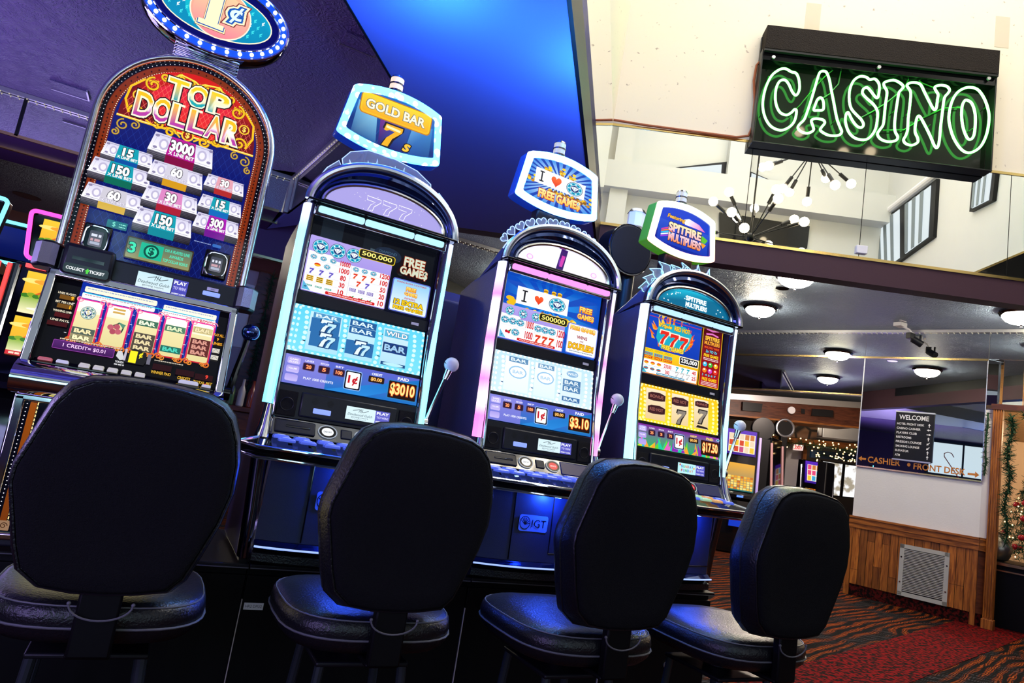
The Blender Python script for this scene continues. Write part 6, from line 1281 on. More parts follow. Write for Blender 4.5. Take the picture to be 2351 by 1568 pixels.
NL = [[(540,640),(518,590),(480,578),(430,552),(380,562),(320,610),(275,700),(252,800),(252,880),(275,960),(320,1020),(390,1048),(450,1030),(495,990),(515,940),(520,890),(505,880),(480,905),(440,925),(390,905),(360,850),(350,780),(360,700),(390,650),(430,645),(460,680),(485,735),(510,765),(530,755),(545,710)],
 [(735,572),(762,582),(785,640),(800,720),(820,820),(845,950),(870,1020),(885,1060),(860,1088),(790,1090),(740,1070),(712,1045),(725,1020),(748,990),(735,965),(690,955),(655,958),(640,975),(655,1020),(655,1050),(610,1072),(560,1060),(532,1030),(545,1000),(580,965),(600,920),(640,800),(670,700),(700,600),(715,578)],
 [(715,785),(735,810),(740,860),(730,885),(690,888),(660,885),(670,850),(690,800)],
 [(1185,740),(1175,785),(1155,780),(1120,735),(1090,705),(1060,715),(1052,750),(1085,790),(1140,840),(1170,890),(1172,950),(1155,1040),(1110,1105),(1060,1125),(990,1110),(940,1060),(915,980),(920,920),(937,905),(960,950),(985,990),(1015,1020),(1045,1025),(1060,1000),(1040,960),(1000,920),(960,870),(945,800),(950,720),(980,650),(1030,615),(1080,620),(1110,640),(1150,635),(1180,665),(1188,700)],
 [(1230,662),(1300,645),(1350,665),(1380,695),(1365,720),(1345,745),(1335,800),(1320,900),(1310,1000),(1315,1060),(1335,1100),(1320,1130),(1260,1140),(1200,1120),(1172,1080),(1190,1045),(1215,1010),(1225,960),(1235,850),(1248,760),(1245,725),(1226,692)],
 [(1410,690),(1430,668),(1480,665),(1520,682),(1550,740),(1590,820),(1625,880),(1645,870),(1655,800),(1660,760),(1640,725),(1635,698),(1680,685),(1730,695),(1752,725),(1735,755),(1710,790),(1695,900),(1680,1020),(1670,1130),(1655,1185),(1632,1175),(1595,1090),(1550,1000),(1515,940),(1495,938),(1480,990),(1475,1060),(1495,1110),(1495,1145),(1450,1168),(1400,1155),(1382,1125),(1400,1090),(1415,1040),(1420,950),(1432,850),(1440,760),(1433,725)],
 [(1920,702),(1980,722),(2030,790),(2062,880),(2070,960),(2050,1080),(2000,1180),(1920,1228),(1850,1205),(1785,1110),(1752,1000),(1748,920),(1770,820),(1810,750),(1865,712)],
 [(1890,805),(1930,830),(1955,900),(1960,980),(1950,1080),(1925,1120),(1895,1110),(1865,1040),(1850,950),(1852,860),(1870,815)]]
for pts in NL:
    mb = MB(); mb.tube(spline([npt(*q) for q in pts], 4), .0105, 10, True); obj('neon_tube', mb, NEON, sg)
M['tube_dark'] = mat('green_glass_lead', (.02,.16,.02,1), .2)
mb = MB()
for a in (((480,905),(560,830),(650,720),(760,600),(850,530)),((700,800),(800,740),(870,660),(895,530)),((1040,940),(1150,880),(1260,810),(1400,700),(1450,590)),((1640,690),(1540,650),(1490,595)),((1230,1035),(1400,1030),(1560,930),(1720,855),(1860,850))):
    mb.tube(spline_open([npt(*q)-nC*.04 for q in a]) if 'spline_open' in globals() else [npt(*q)-nC*.03 for q in a], .005, 6)
obj('tube_lead', mb, M['tube_dark'], sg)
for x, y in ((325,480),(1168,560),(2045,650)):
    P = npt(x, y); mb = MB(); mb.cyl(P-nC*.0+nC*.03, P+nC*.045, .016, 12); obj('bracket_knob', mb, M['steel'], sg)
mb = MB()
for x, y in ((300,610),(550,690),(250,900),(600,880),(840,960),(960,790),(1180,900),(1320,880),(1430,900),(1600,1000),(1760,860),(2060,850),(1940,1030),(1100,1110)):
    P = npt(x, y); mb.cyl(P-nC*.060, P-nC*.008, .004, 8)
obj('tube_standoff', mb, M['tube_dark'], sg)
mb = MB(); mb.tube([at_pl(x, y, B0+nC*o, 121) for x, y, o in ((1746,140,.03),(1737,150,.035),(1731,185,.03),(1733,230,.03),(1728,290,.03),(1718,312,.03),(1690,315,.03),(1600,303,.025),(1480,287,.025),(1390,272,.02))], .011, 8)
tag(obj('power_cord', mb, mat('orange_cord', (.35,.09,.03,1), .5)), 'orange power cord running from the neon sign along the top of the mirror', 'cord')
mb = MB(); mb.tube([at_pl(1377,2,B0+nC*.05,121), at_pl(1377.5,170,B0+nC*.03,121), at_pl(1378,283,B0+nC*.012,121)], .004, 6); tag(obj('hanging_wire', mb, M['black']), 'thin dark wire down the white wall at its left corner', 'wire')
# ================================================================ bulb chandeliers
M['bulb_glow'] = emis('clear_bulb', (1,.80,.52,1), 30)
def chandelier(px, py, down, label, extra):
    P = at_pl(px, py, B0, 121); d = ray(px, py); d = d-nC*2*d.dot(nC); t_ = (3.0-(P-B0).dot(nC))/d.dot(nC); H = P+d*t_
    t = thing('chandelier', label, 'chandelier', tuple(H), 0, None, True)
    mb = MB(); mb.ball(tuple(H), .06, 14, 10); mb.cyl(H, H+Vector((0,0,7.6-H.z)), .012, 8); mb.cyl(H+Vector((0,0,7.55-H.z)), H+Vector((0,0,7.6-H.z)), .09, 16); obj('hub_and_rod', mb, M['black'], t)
    for i, (az_, el) in enumerate(extra):
        a = radians(az_); e = radians(el); v = Vector((cos(a)*cos(e), sin(a)*cos(e), sin(e)))
        mb = MB(); mb.cyl(H, H+v*.50, .008, 8); am = obj('arm', mb, M['black'], t)
        mb = MB(); mb.cyl(H+v*.47, H+v*.60, .024, 10); obj('socket', mb, M['black'], am)
        mb = MB(); q = H+v*.67; mb.ball(tuple(q), .060, 14, 10); obj('bulb', mb, M['bulb_glow'], am)
    return H
H1 = chandelier(1866, 346, True, 'spiky black chandelier of round bulbs hanging in front of the green neon sign', [(0,-12),(45,-28),(95,-8),(140,-30),(185,-12),(230,-35),(275,-10),(320,-32),(20,-58),(150,-60),(255,-62)])
H2 = chandelier(1722, 545, False, 'spiky black chandelier of round bulbs hanging lower, beside the green and orange ringed topper', [(0,15),(45,30),(95,8),(140,35),(185,12),(230,40),(275,10),(320,32),(20,62),(150,60),(255,55),(80,-10),(200,-12),(330,-10)])
# ================================================================ dome ceiling lamps
M['lamp_glass'] = emis('frosted_lamp_glass', (1,.90,.68,1), 90)
def dome_lamp(c, label):
    t = thing('dome_lamp', label, 'ceiling lamp', (c[0],c[1],ZC-.17), 0, 'dome lamps on the slate ceiling', True)
    mb = MB(); mb.lathe([(.02,0),(.17,0),(.20,-.012),(.205,-.03),(.19,-.05),(.165,-.055),(.16,-.04)], (c[0],c[1],ZC), 32); obj('lamp_pan', mb, M['dark_chrome'], t)
    mb = MB(); mb.lathe([(.172,-.048),(.165,-.075),(.14,-.105),(.10,-.128),(.05,-.140),(.01,-.143)], (c[0],c[1],ZC), 32); obj('lamp_shade', mb, M['lamp_glass'], t)
    mb = MB(); mb.lathe([(.004,-.140),(.012,-.146),(.012,-.156),(.006,-.163),(.010,-.172),(.004,-.180)], (c[0],c[1],ZC), 12); obj('finial', mb, M['chrome'], t)
dome_lamp((4.80,2.33), 'brass rimmed dome lamp partly behind the dark fascia'); dome_lamp((5.64,3.55), 'dome lamp next to the blue topped arch of the yellow reel machine')
dome_lamp((6.90,1.31), 'dome lamp cut by the right edge of the picture'); dome_lamp((3.15,3.75), 'dome lamp hidden behind the machines, seen only in the mirrors')
# security camera
c = at_z(2084, 741, ZC); t = thing('security_camera', 'small black camera on a white bracket under the slate ceiling', 'camera', (c.x,c.y,ZC-.3), 0, None, True)
mb = MB(); mb.box(c.x-.09,c.x+.03,c.y+.02,c.y+.12,ZC-.05,ZC-.001); obj('junction_box', mb, M['white_paint'], t, bev=.006)
mb = MB(); mb.tube([(c.x-.02,c.y+.05,ZC-.04),(c.x,c.y-.03,ZC-.09),(c.x+.02,c.y-.05,ZC-.13)], .012, 8); obj('arm', mb, M['white_paint'], t)
mb = MB(); mb.box(c.x-.05,c.x+.04,c.y-.08,c.y-.02,ZC-.20,ZC-.13); mb.cyl((c.x+.03,c.y-.05,ZC-.19),(c.x+.11,c.y-.12,ZC-.25),.04,14); mb.cyl((c.x+.09,c.y-.11,ZC-.14),(c.x+.09,c.y-.11,ZC-.20),.012,8); obj('camera_body', mb, M['bezel'], t, bev=.004)
mb = MB(); mb.box(c.x-.16,c.x-.05,c.y-.02,c.y+.0,ZC-.008,ZC-.0005); o = obj('loose_tape', mb, M['white_paint'], t)
# ================================================================ welcome board, lettering, vent
t = thing('welcome_board', 'black directory board headed welcome with white lines and arrows', 'sign', tuple(ww(.61,1.67,0)), 0, None, True)
mb = MB(); wbox(mb, .405, .812, .002, .022, 1.672, 2.240); obj('board', mb, M['black'], t, bev=.002)
for q in ((.402,.815,2.236,2.252),(.396,.800,1.660,1.676)): mb = MB(); wbox(mb, q[0], q[1], .002, .026, q[2], q[3]); obj('rail', mb, M['steel'], t)
A = Art(); A.text('WELCOME', .600, 2.178, .058, '#f4f4f4', w=.315, bold=.02)
rows = (('HOTEL FRONT DESK','u'),('CASINO CASHIER','l'),('PLAYERS CLUB','r'),('RESTROOMS','u'),('FIRESIDE LOUNGE','d'),('SMOKING LOUNGE','d'),('ELEVATOR','u'),('ATM','u'))
for i, (s_, a) in enumerate(rows):
    z = 2.098-i*.0535; wt = .0180*len(s_); A.text(s_, .425+wt/2, z, .026, '#f0f0f0', w=wt, bold=.02)
    ang = {'u':pi/2,'l':pi,'r':0,'d':pi*1.25}[a]; x = .765; ca, sa = cos(ang), sin(ang); R2 = lambda u, v: (x+u*ca-v*sa, z+u*sa+v*ca)
    A.poly([R2(*p) for p in ((-.022,-.004),(.004,-.004),(.004,.004),(-.022,.004))], '#f4f4f4'); A.poly([R2(*p) for p in ((.002,-.013),(.024,0),(.002,.013))], '#f4f4f4')
A.build('board_print', lambda u, v, d=0: tuple(ww(u, v, .0225+d)), M['print'], t)
A = Art(); A.text('CASHIER', .305, 1.628, .075, '#c87a28', w=.36, bold=.02); A.poly([(.015,1.628),(.055,1.660),(.055,1.640),(.105,1.640),(.105,1.616),(.055,1.616),(.055,1.596)], '#c87a28')
o = A.build('mirror_lettering', lambda u, v, d=0: tuple(ww(u, v, .0015+d)), M['print'], None); tag(o, 'golden cashier lettering with an arrow pointing left on the mirror', 'lettering', 'golden letters on the mirror')
A = Art(); A.ell(.575,1.622,.018,.022,'#c87a28',16); A.text('FRONT DESK', .885, 1.614, .075, '#c87a28', w=.52, bold=.02); A.poly([(1.275,1.600),(1.235,1.635),(1.235,1.612),(1.165,1.612),(1.165,1.588),(1.235,1.588),(1.235,1.566)], '#c87a28')
o = A.build('mirror_lettering', lambda u, v, d=0: tuple(ww(u, v, .0015+d)), M['print'], None); tag(o, 'golden front desk lettering with an arrow pointing right on the mirror', 'lettering', 'golden letters on the mirror')
t = thing('air_vent', 'square grey louvred return air grille in the wood panelling', 'air vent', tuple(ww(.795,.13,0)), 0, None, True)
v0, v1 = .553, 1.047; mb = MB()
for a in ((v0,v0+.045,.13,.705),(v1-.045,v1,.13,.705),(v0,v1,.13,.175),(v0,v1,.66,.705)): wbox(mb, a[0], a[1], .012, .026, a[2], a[3])
M['enamel'] = mat('grey_enamel', (.46,.45,.43,1), .45); obj('vent_frame', mb, M['enamel'], t, bev=.003)
mb = MB()
for i in range(27): z = .185+i*.0175; mb.hexa([ww(v0+.04,z,.013),ww(v1-.04,z,.013),ww(v1-.04,z+.003,.024),ww(v0+.04,z+.003,.024),ww(v0+.04,z+.010,.013),ww(v1-.04,z+.010,.013),ww(v1-.04,z+.012,.024),ww(v0+.04,z+.012,.024)])
obj('louvres', mb, M['enamel'], t); mb = MB(); wbox(mb, v0+.03, v1-.03, .0122, .0135, .16, .68); obj('duct_back', mb, M['black'], t)
mb = MB()
for s_ in (v0+.02,v1-.02):
    for z in (.28,.56): mb.cyl(ww(s_,z,.026), ww(s_,z,.029), .009, 10)
obj('screw', mb, M['chrome'], t)
# candy cane decoration hanging in the mirror view belongs to the far window; small neon wreath by the opening
# ================================================================ wood post with garland, tree in the doorway
pc = ww(1.42,0,0); t = thing('wood_post', 'fluted brown wooden post at the right end of the panelling', 'post', (pc.x,pc.y,0), 0, None, True)
mb = MB(); wbox(mb, 1.375, 1.465, -.06, .03, 0, 2.36)
for i in range(4): wbox(mb, 1.380+i*.022, 1.392+i*.022, .03, .042, .12, 2.34)
wbox(mb, 1.365, 1.475, -.07, .045, 0, .10); obj('shaft', mb, M['wood'], t, bev=.004)
mb = MB(); wbox(mb, 1.36, 4.5, -.1, .05, 2.34, 2.40); struct('trim_20', mb, M['dark_wood'])
mb = MB(); wbox(mb, SE+.15, SE+.33, -.03, 0, 2.405, 2.905); tag(obj('wall_mirror', mb, M['mirror']), 'narrow mirror above the lintel just right of the wood post', 'mirror', 'mirrors of the wall with the welcome board')
mb = MB(); wbox(mb, SE+.34, 4.5, -.03, 0, 2.405, 2.905); tag(obj('wall_mirror', mb, M['mirror']), 'wide mirror above the doorway of the decorated tree', 'mirror', 'mirrors of the wall with the welcome board')
M['needle'] = mat('garland_needles', (.012,.05,.02,1), .7, 0, .2, var=.5, vscale=30); M['needle2'] = mat('garland_needles_light', (.03,.09,.04,1), .7)
def needles(mb, path, rad, n, ln, w=.006, m=0, rnd=random.Random(1)):
    P = [Vector(p) for p in path]
    for i in range(n):
        u = rnd.random()*(len(P)-1); k = int(u); c = P[k].lerp(P[k+1], u-k); d = Vector((rnd.gauss(0,1),rnd.gauss(0,1),rnd.gauss(0,1))).normalized()
        a = c+d*rad*rnd.random()*.4; b = a+d*ln*rnd.uniform(.6,1.2); q = d.cross(Vector((rnd.gauss(0,1),rnd.gauss(0,1),rnd.gauss(0,1)))).normalized()*w
        mb.add([a-q, a+q, b+q*.3, b-q*.3], [(0,1,2,3)], rnd.choice((0,0,1)))
def garland(path, label, n, rad=.05, ln=.07, lights=0, group=None):
    mb = MB(); mb.tube(path, .008, 6); needles(mb, path, rad, n, ln, .005, rnd=random.Random(n)); o = obj('garland', mb, [M['needle'],M['needle2']]); tag(o, label, 'garland', group)
    if lights:
        mb = MB(); rnd = random.Random(3); P = [Vector(p) for p in path]
        for i in range(lights): u = rnd.random()*(len(P)-1); k = int(u); c = P[k].lerp(P[k+1], u-k)+Vector((rnd.uniform(-1,1),rnd.uniform(-1,1),rnd.uniform(-1,1)))*rad*1.2; mb.ball(tuple(c), .014, 6, 4)
        l = obj('fairy_lights', mb, M['fairy'], o); l['kind'] = 'stuff'
M['fairy'] = emis('warm_fairy_light', (1,.62,.25,1), 5)
gp = [ww(1.545+.020*sin(i*1.3), 2.27-i*.113, .07) for i in range(13)]
garland(gp, 'dark green garland hanging down the right side of the wood post', 900)
garland([ww(1.66+.12*i, 2.29-.18*sin(pi*i/5)*.5-.03*i, .09) for i in range(6)], 'green garland swag under the lintel right of the wood post', 300, lights=0)
garland([ww(1.328+.006*sin(i*2), 2.30-i*.14, .03) for i in range(6)], 'short green garland on the left side of the wood post', 160, .02, .04)
# room right of the post: pale wall, sloped ceiling
bx = ww(1.5,0,-1.9)
mb = MB(); wbox(mb, 1.0, 6, -2.6, -2.45, .01, 3.2); struct('wall_far_room', mb, mat('warm_wall', (.62,.42,.24,1), .7))
mb = MB(); mb.hexa([ww(1.2,2.25,-2.45),ww(6,2.25,-2.45),ww(6,2.9,-.3),ww(1.2,2.9,-.3),ww(1.2,2.3,-2.45),ww(6,2.3,-2.45),ww(6,2.95,-.3),ww(1.2,2.95,-.3)]); struct('ceiling_far_room', mb, wallpaper_ceiling('warm_textured_ceiling', (.42,.25,.12,1), .6))
point('far_room_light', tuple(ww(2.1,2.2,-1.2)), 45, (1,.72,.42), .1)
t0 = ww(2.02,0,-.75)
mb = MB(); wbox(mb, 1.20, 3.2, -1.3, -.35, .006, .66); wbox(mb, 1.18, 3.2, -1.32, -.33, .66, .70); tag(obj('low_counter', mb, M['black_laminate']), 'black counter with brass edge carrying the decorated tree', 'counter')
mb = MB(); wbox(mb, 1.18, 3.2, -.33, -.31, .665, .695); wbox(mb, 1.20, 3.2, -.35, -.33, .60, .615); obj('edge_strip', mb, M['brass'], bpy.data.objects['low_counter'])
mb = MB(); c = ww(1.405,.70,-.52); mb.lathe([(.05,0),(.09,.02),(.125,.09),(.13,.16),(.10,.24),(.055,.29),(.06,.31),(.045,.32)], tuple(c), 24); tag(obj('metal_vase', mb, mat('pewter', (.32,.29,.25,1), .3, .9)), 'round pewter vase on the counter beside the decorated tree', 'vase')
t = thing('christmas_tree', 'green decorated tree with red bows and warm lights at the right edge', 'tree', tuple(ww(1.66,.705,-1.0)), 0, None, True)
base = ww(1.66,.705,-1.0); mb = MB(); rnd = random.Random(12)
for L in range(13):
    z = .10+L*.083; R = .46*(1-L/13.6)
    for k in range(11): a = 2*pi*(k+.5*(L%2))/11+rnd.uniform(-.2,.2); tip = base+Vector((R*cos(a),R*sin(a),z-.05)); needles(mb, [base+Vector((0,0,z+.05)), tip], .02, 34, .06, .005, rnd=rnd)
obj('branches', mb, [M['needle'],M['needle2']], t)
mb = MB(); mb.cyl(base, base+Vector((0,0,1.15)), .02, 8); obj('trunk', mb, M['dark_wood'], t)
M['red_orn'] = mat('red_ornament', (.45,.008,.02,1), .2, 0, .6); M['red_bow'] = mat('red_bow', (.6,.01,.015,1), .5)
for i in range(26):
    L = rnd.random(); a = rnd.uniform(0,2*pi); R = .42*(1-L)*.98+.02; c = base+Vector((R*cos(a),R*sin(a),.04+L*1.05)); mb = MB(); mb.ball(tuple(c), .034, 12, 8); obj('ornament', mb, M['red_orn'], t)
mb = MB(); q = base+Vector((0,0,1.18))
for sx in (-1,1): mb.ball((q.x+dW.x*sx*.07,q.y+dW.y*sx*.07,q.z), .06, 12, 8, (1,.6,.6)); mb.ball((q.x+dW.x*sx*.04,q.y+dW.y*sx*.04,q.z-.06), .04, 10, 6, (.6,.4,1.4))
obj('bow', mb, M['red_bow'], t)
mb = MB()
for i in range(110): L = rnd.random(); a = rnd.uniform(0,2*pi); R = .43*(1-L)+.02; c = base+Vector((R*cos(a),R*sin(a),.02+L*1.08)); mb.ball(tuple(c), .008, 6, 4)
l = obj('fairy_lights', mb, M['fairy'], t); l['kind'] = 'stuff'
# ================================================================ left machines behind the tall one
def picture_ship(x0, x1, z0, z1):
    A = Art(); A.rect(x0,z0,x1,z1,'#f09a18','#f8c830'); w, h = x1-x0, z1-z0
    for i in range(7): A.ell(x0+w*(.1+.13*i),z0+h*(.78+.06*((i*3)%3)),w*.14,h*.06,('#fbe27a','#f0a028')[i%2],12)
    A.poly([(x0+w*.12,z0+h*.46),(x0+w*.34,z0+h*.72),(x0+w*.52,z0+h*.46)],['#e06a18','#c8480c','#b03a08']); A.rect(x0,z0,x1,z0+h*.40,'#f8f0c0','#8ab030')
    for i in range(9): A.ell(x0+w*(.04+.06*i),z0+h*(.42+.03*(i%2)),w*.05,h*.05,('#3a7a1a','#86a820')[i%2],8)
    for i in range(5): A.ell(x0+w*(.2+.1*i),z0+h*(.12+.05*(i%3)),w*.12,h*.03,'#fbf6e0',10)
    for i in range(6): A.poly([(x0+w*(.60+.02*i),z0+h*(.16+.12*i)),(x0+w*.98,z0+h*(.10+.12*i)),(x0+w*.98,z0+h*(.17+.12*i)),(x0+w*(.61+.02*i),z0+h*(.23+.12*i))],('#3a6ad8','#f4f4fa')[i%2])
    return A
def rr_pts(c, r, n=5):
    out = []
    for i in range(4):
        p, a, b = Vector(c[i]), Vector(c[i-1]), Vector(c[(i+1)%4]); u = p+(a-p).normalized()*r; w = p+(b-p).normalized()*r
        out += [tuple(u*(1-t)**2+p*2*t*(1-t)+w*t*t) for t in [j/n for j in range(n+1)]]
    return out
def side_machine(mx, my, label, rim, rimcol, dz=0, dark=False, group='machines with glowing rims behind the tall machine'):
    t = thing('slot_machine', label, 'slot machine', (mx,my,0), 0, group, True); X = lambda x: mx+x
    mb = MB(); mb.loft([[(X(x),y,z) for y, z in ((my+.02,.02),(my-.03,1.02),(my+.02,1.12),(my+.06,1.64),(my+.5,1.64),(my+.5,.02))] for x in (-.27,.27)]); obj('cabinet', mb, M['gloss_black'], t, bev=.008)
    for sx in (-1,1):
        mb = MB(); mb.tube([(X(sx*.265),my-.03,1.02),(X(sx*.262),my+.01,1.12),(X(sx*.258),my+.05,1.62)], .022, 10); obj('side_column', mb, M['dark_chrome'], t)
        mb = MB(); mb.tube([(X(sx*.298),my-.02,1.02),(X(sx*.295),my+.02,1.12),(X(sx*.292),my+.06,1.62)], .010, 8); obj('light_strip', mb, M['red_strip'], t)
    fy = lambda z: my+.012+.045*(z-1.12)/.5
    for z0, z1, nm in ((1.375,1.600,'upper_screen'),(1.150,1.355,'lower_screen')):
        A = picture_ship(-.205,.205,z0,z1)
        if nm == 'lower_screen':
            A.rect(-.135,z0+.02,.135,z1-.015,'#5a1ea0','#7a3ac0')
            for c in range(3):
                for r in range(4): A.ell(-.09+c*.09,z0+.042+r*.044,.018,.015,'#f4ecd8',12); A.ell(-.092+c*.09,z0+.044+r*.044,.010,.008,('#3050c0','#e05020','#20a060')[(r+c)%3],10); A.line([(-.112+c*.09,z0+.055+r*.044),(-.085+c*.09,z0+.060+r*.044)],.004,'#f8d040')
            A.rect(-.205,z0,.205,z0+.022,'#d01818'); A.mini(-.19,.19,z0+.011,.010,'#f8d8c0'); A.rect(-.10,z1-.014,.10,z1-.004,'#d82818')
        A.build(nm, lambda u, v, d=0: (X(u),fy(v)-d,v), M['screen'], t)
    mb = MB(); mb.box(X(-.22),X(-.13),my+.03,my+.05,1.615,1.635); obj('red_lamp', mb, M['red_strip'], t)
    mb = MB(); mb.loft([[(X(-.27),my-.03,1.0),(X(.27),my-.03,1.0),(X(.27),my-.18,.98),(X(-.27),my-.18,.98)],[(X(-.27),my-.02,1.05),(X(.27),my-.02,1.05),(X(.27),my-.16,1.01),(X(-.27),my-.16,1.01)]]); obj('button_deck', mb, M['gloss_black'], t)
    O = rr_pts([(-.24,1.66+dz),(.24,1.66+dz),(.27,1.93+dz),(-.27,1.93+dz)], .03); I = [(x*.925,1.795+dz+(z-1.795-dz)*.88) for x, z in O]
    mb = MB(); mb.loft([[(X(x),my+.14,z) for x, z in O],[(X(x),my+.06,z) for x, z in O],[(X(x),my+.06,z) for x, z in I],[(X(x),my+.075,z) for x, z in I]]); tp = obj('topper', mb, M['gloss_black'], t)
    mb = MB(); mb.tube([(X(x*.97),my+.055,1.795+dz+(z-1.795-dz)*.95) for x, z in O], .011, 8, True); obj('rim_light', mb, rim, tp)
    A = picture_ship(-.20,.20,1.70+dz,1.895+dz) if not dark else Art().rect(-.20,1.70+dz,.20,1.895+dz,'#081048','#0c1a68'); A.build('topper_screen', lambda u, v, d=0: (X(u),my+.070-d,v), M['screen'], tp)
    mb = MB(); mb.box(X(-.06),X(.06),my+.08,my+.13,1.6,1.70+dz); obj('topper_neck', mb, M['gloss_black'], tp)
    return t
M['red_strip'] = emis('red_light_strip', (1,.06,.05,1), 1.6); RPK = emis('pink_rim', (1,.06,.42,1), 2.2); RCY = emis('cyan_rim', (.16,.75,1,1), 2.2)
side_machine(-1.13, 1.9, 'machine with a hot pink topper rim showing a desert sunset', RPK, 0)
side_machine(-1.76, 1.9, 'machine with a cyan topper rim cut by the left edge', RCY, 0, .02)
side_machine(-1.62, 2.75, 'machine with a dark blue screen in a thin cyan rim, farther back', RCY, 0, .05, True)
# small parrot figure over the pink rim: plain coloured perch ornament
# ================================================================ view between the tall machine and the cyan one
mb = MB(); mb.box(-.55, 1.6, 6.1, 6.2, 0, ZC); mb.box(-10, -.55, 9.4, 9.5, 0, ZC); mb.box(-.6, -.55, 6.1, 9.4, 0, ZC); struct('wall_bar', mb, mat('bar_wall', (.16,.06,.05,1), .7))
mb = MB(); a = at_y(571,640,6.0); b = at_y(599,640,6.0); mb.box(a.x-.15,b.x,5.98,6.06,0,2.62); struct('door_1', mb, mat('pale_door', (.42,.34,.40,1), .6), bev=.01)
mb = MB(); mb.box(a.x-.08,b.x-.04,5.965,5.985,1.7,2.45); obj('door_panel', mb, M['white_paint'], bpy.data.objects['door_1'], bev=.01)
c = at_y(606,650,5.9).x; mb = MB(); mb.box(c-.07,c+.05,5.85,5.98,0,2.62); tag(obj('wood_post', mb, M['dark_wood']), 'dark red wooden post behind the gap left of the cyan lit machine', 'post')
garland([(c+.07,5.80,2.58-i*.15) for i in range(9)]+[(c+.07,5.80,1.2)], 'dark garland hanging behind the gap left of the cyan lit machine', 420, .06, .07)
mb = MB(); a = at_y(612,700,5.6); mb.box(a.x+.18,a.x+.72,5.4,6.0,0,2.20); mb.box(a.x+.20,a.x+.70,5.385,5.4,1.55,2.15); tag(obj('dark_cabinet', mb, mat('dark_appliance', (.05,.04,.055,1), .3, .4), bev=.01), 'tall dark appliance behind the gap left of the cyan lit machine', 'cabinet')
mb = MB(); mb.box(-.25,1.0,5.12,5.36,0,1.0); mb.box(-.3,1.0,5.08,5.36,1.0,1.05); tag(obj('back_bar', mb, M['dark_wood'], bev=.006), 'dark wooden back bar low in the gap left of the cyan lit machine', 'counter')
for i, (px, py, cc) in enumerate(((572,838,(.5,.25,.05,1)),(579,842,(.05,.12,.05,1)),(587,846,(.5,.45,.4,1)),(594,850,(.25,.04,.02,1)))):
    P = at_y(px, py, 5.22); P.x = -.02+.10*i; mb = MB(); mb.lathe([(.03,0),(.038,.01),(.038,.16),(.015,.22),(.013,.28),(.016,.285)], (P.x,P.y,1.05), 14); tag(obj('bottle', mb, mat('bottle_glass_%s' % 'abcd'[i], cc, .1)), ['amber bottle on the back bar, leftmost of its row','dark green bottle on the back bar','pale bottle on the back bar','dark red bottle on the back bar, rightmost of its row'][i], 'bottle', 'bottles on the back bar')
mb = MB(); mb.box(-.45, 1.6, 5.05, 5.1, 2.62, ZC); struct('trim_21', mb, M['purple_wall'])
mb = MB(); mb.box(-.45, 1.6, 5.03, 5.1, 2.60, 2.625); struct('trim_22', mb, M['brass'])
dome_lamp((-1.25,7.0), 'dome lamp over the room behind the tall rounded machine, hidden by it')
# mirror wall seen over the dark machine backs between the lit ones
mirror_band((1.0,4.495,0), (3.4,4.50,0), 2.55, ZC, 'mirror band high up behind the gap between the cyan and pink lit machines')
bulb_strip((1.0,4.49,0), (3.4,4.49,0), ZC-.002, 'row of small bulbs high up between the cyan and pink lit machines')
# ================================================================ next room seen through the opening
def bp(px, py, D): return CP+ray(px, py)*D
BZ = lambda px, py, D: bp(px, py, D)
def plane_box(mb, q, D, th, m=0, az=121):   # a box whose face fills four photo points on a plane D metres off, parallel to the casino wall
    P0 = bp(1830, 1000, D); n = Vector((cos(radians(az)), -sin(radians(az)), 0)); n = n if n.dot(P0-CP) > 0 else -n
    a = [at_pl(x, y, P0, az) for x, y in q]; mb.hexa(a+[p+n*th for p in a], m) if False else mb.add(a+[p+n*th for p in a], [(0,1,2,3),(7,6,5,4),(0,4,5,1),(1,5,6,2),(2,6,7,3),(3,7,4,0)], m); return a
mb = MB(); plane_box(mb, ((1660,949),(1985,981),(1985,936),(1660,912)), 13.5, 1.2); o = obj('bar_canopy', mb, M['dark_wood']); tag(o, 'long wooden canopy over the bar seen through the opening', 'canopy')
mb = MB(); plane_box(mb, ((1660,915),(1985,938),(1985,924),(1660,902)), 13.45, .3); obj('canopy_cap', mb, M['steel'], o)
mb = MB(); plane_box(mb, ((1660,953),(1985,985),(1985,981),(1660,949)), 13.45, .1); obj('canopy_trim', mb, M['wood_h'], o)
for q in (((1705,942),(1748,946),(1751,927),(1706,922)),((1864,954),(1912,958),(1913,942),(1866,938))):
    mb = MB(); plane_box(mb, q, 13.4, .05); obj('canopy_vent', mb, M['black'], o)
P0 = bp(1816,942,13.35); mb = MB(); v = nC; mb.cyl(P0, P0+v*.04, .065, 20); obj('round_speaker', mb, M['white_paint'], o)
mb = MB(); plane_box(mb, ((1840,938),(1848,939),(1848,950),(1840,949)), 13.4, .02); obj('wall_plate', mb, M['black'], o)
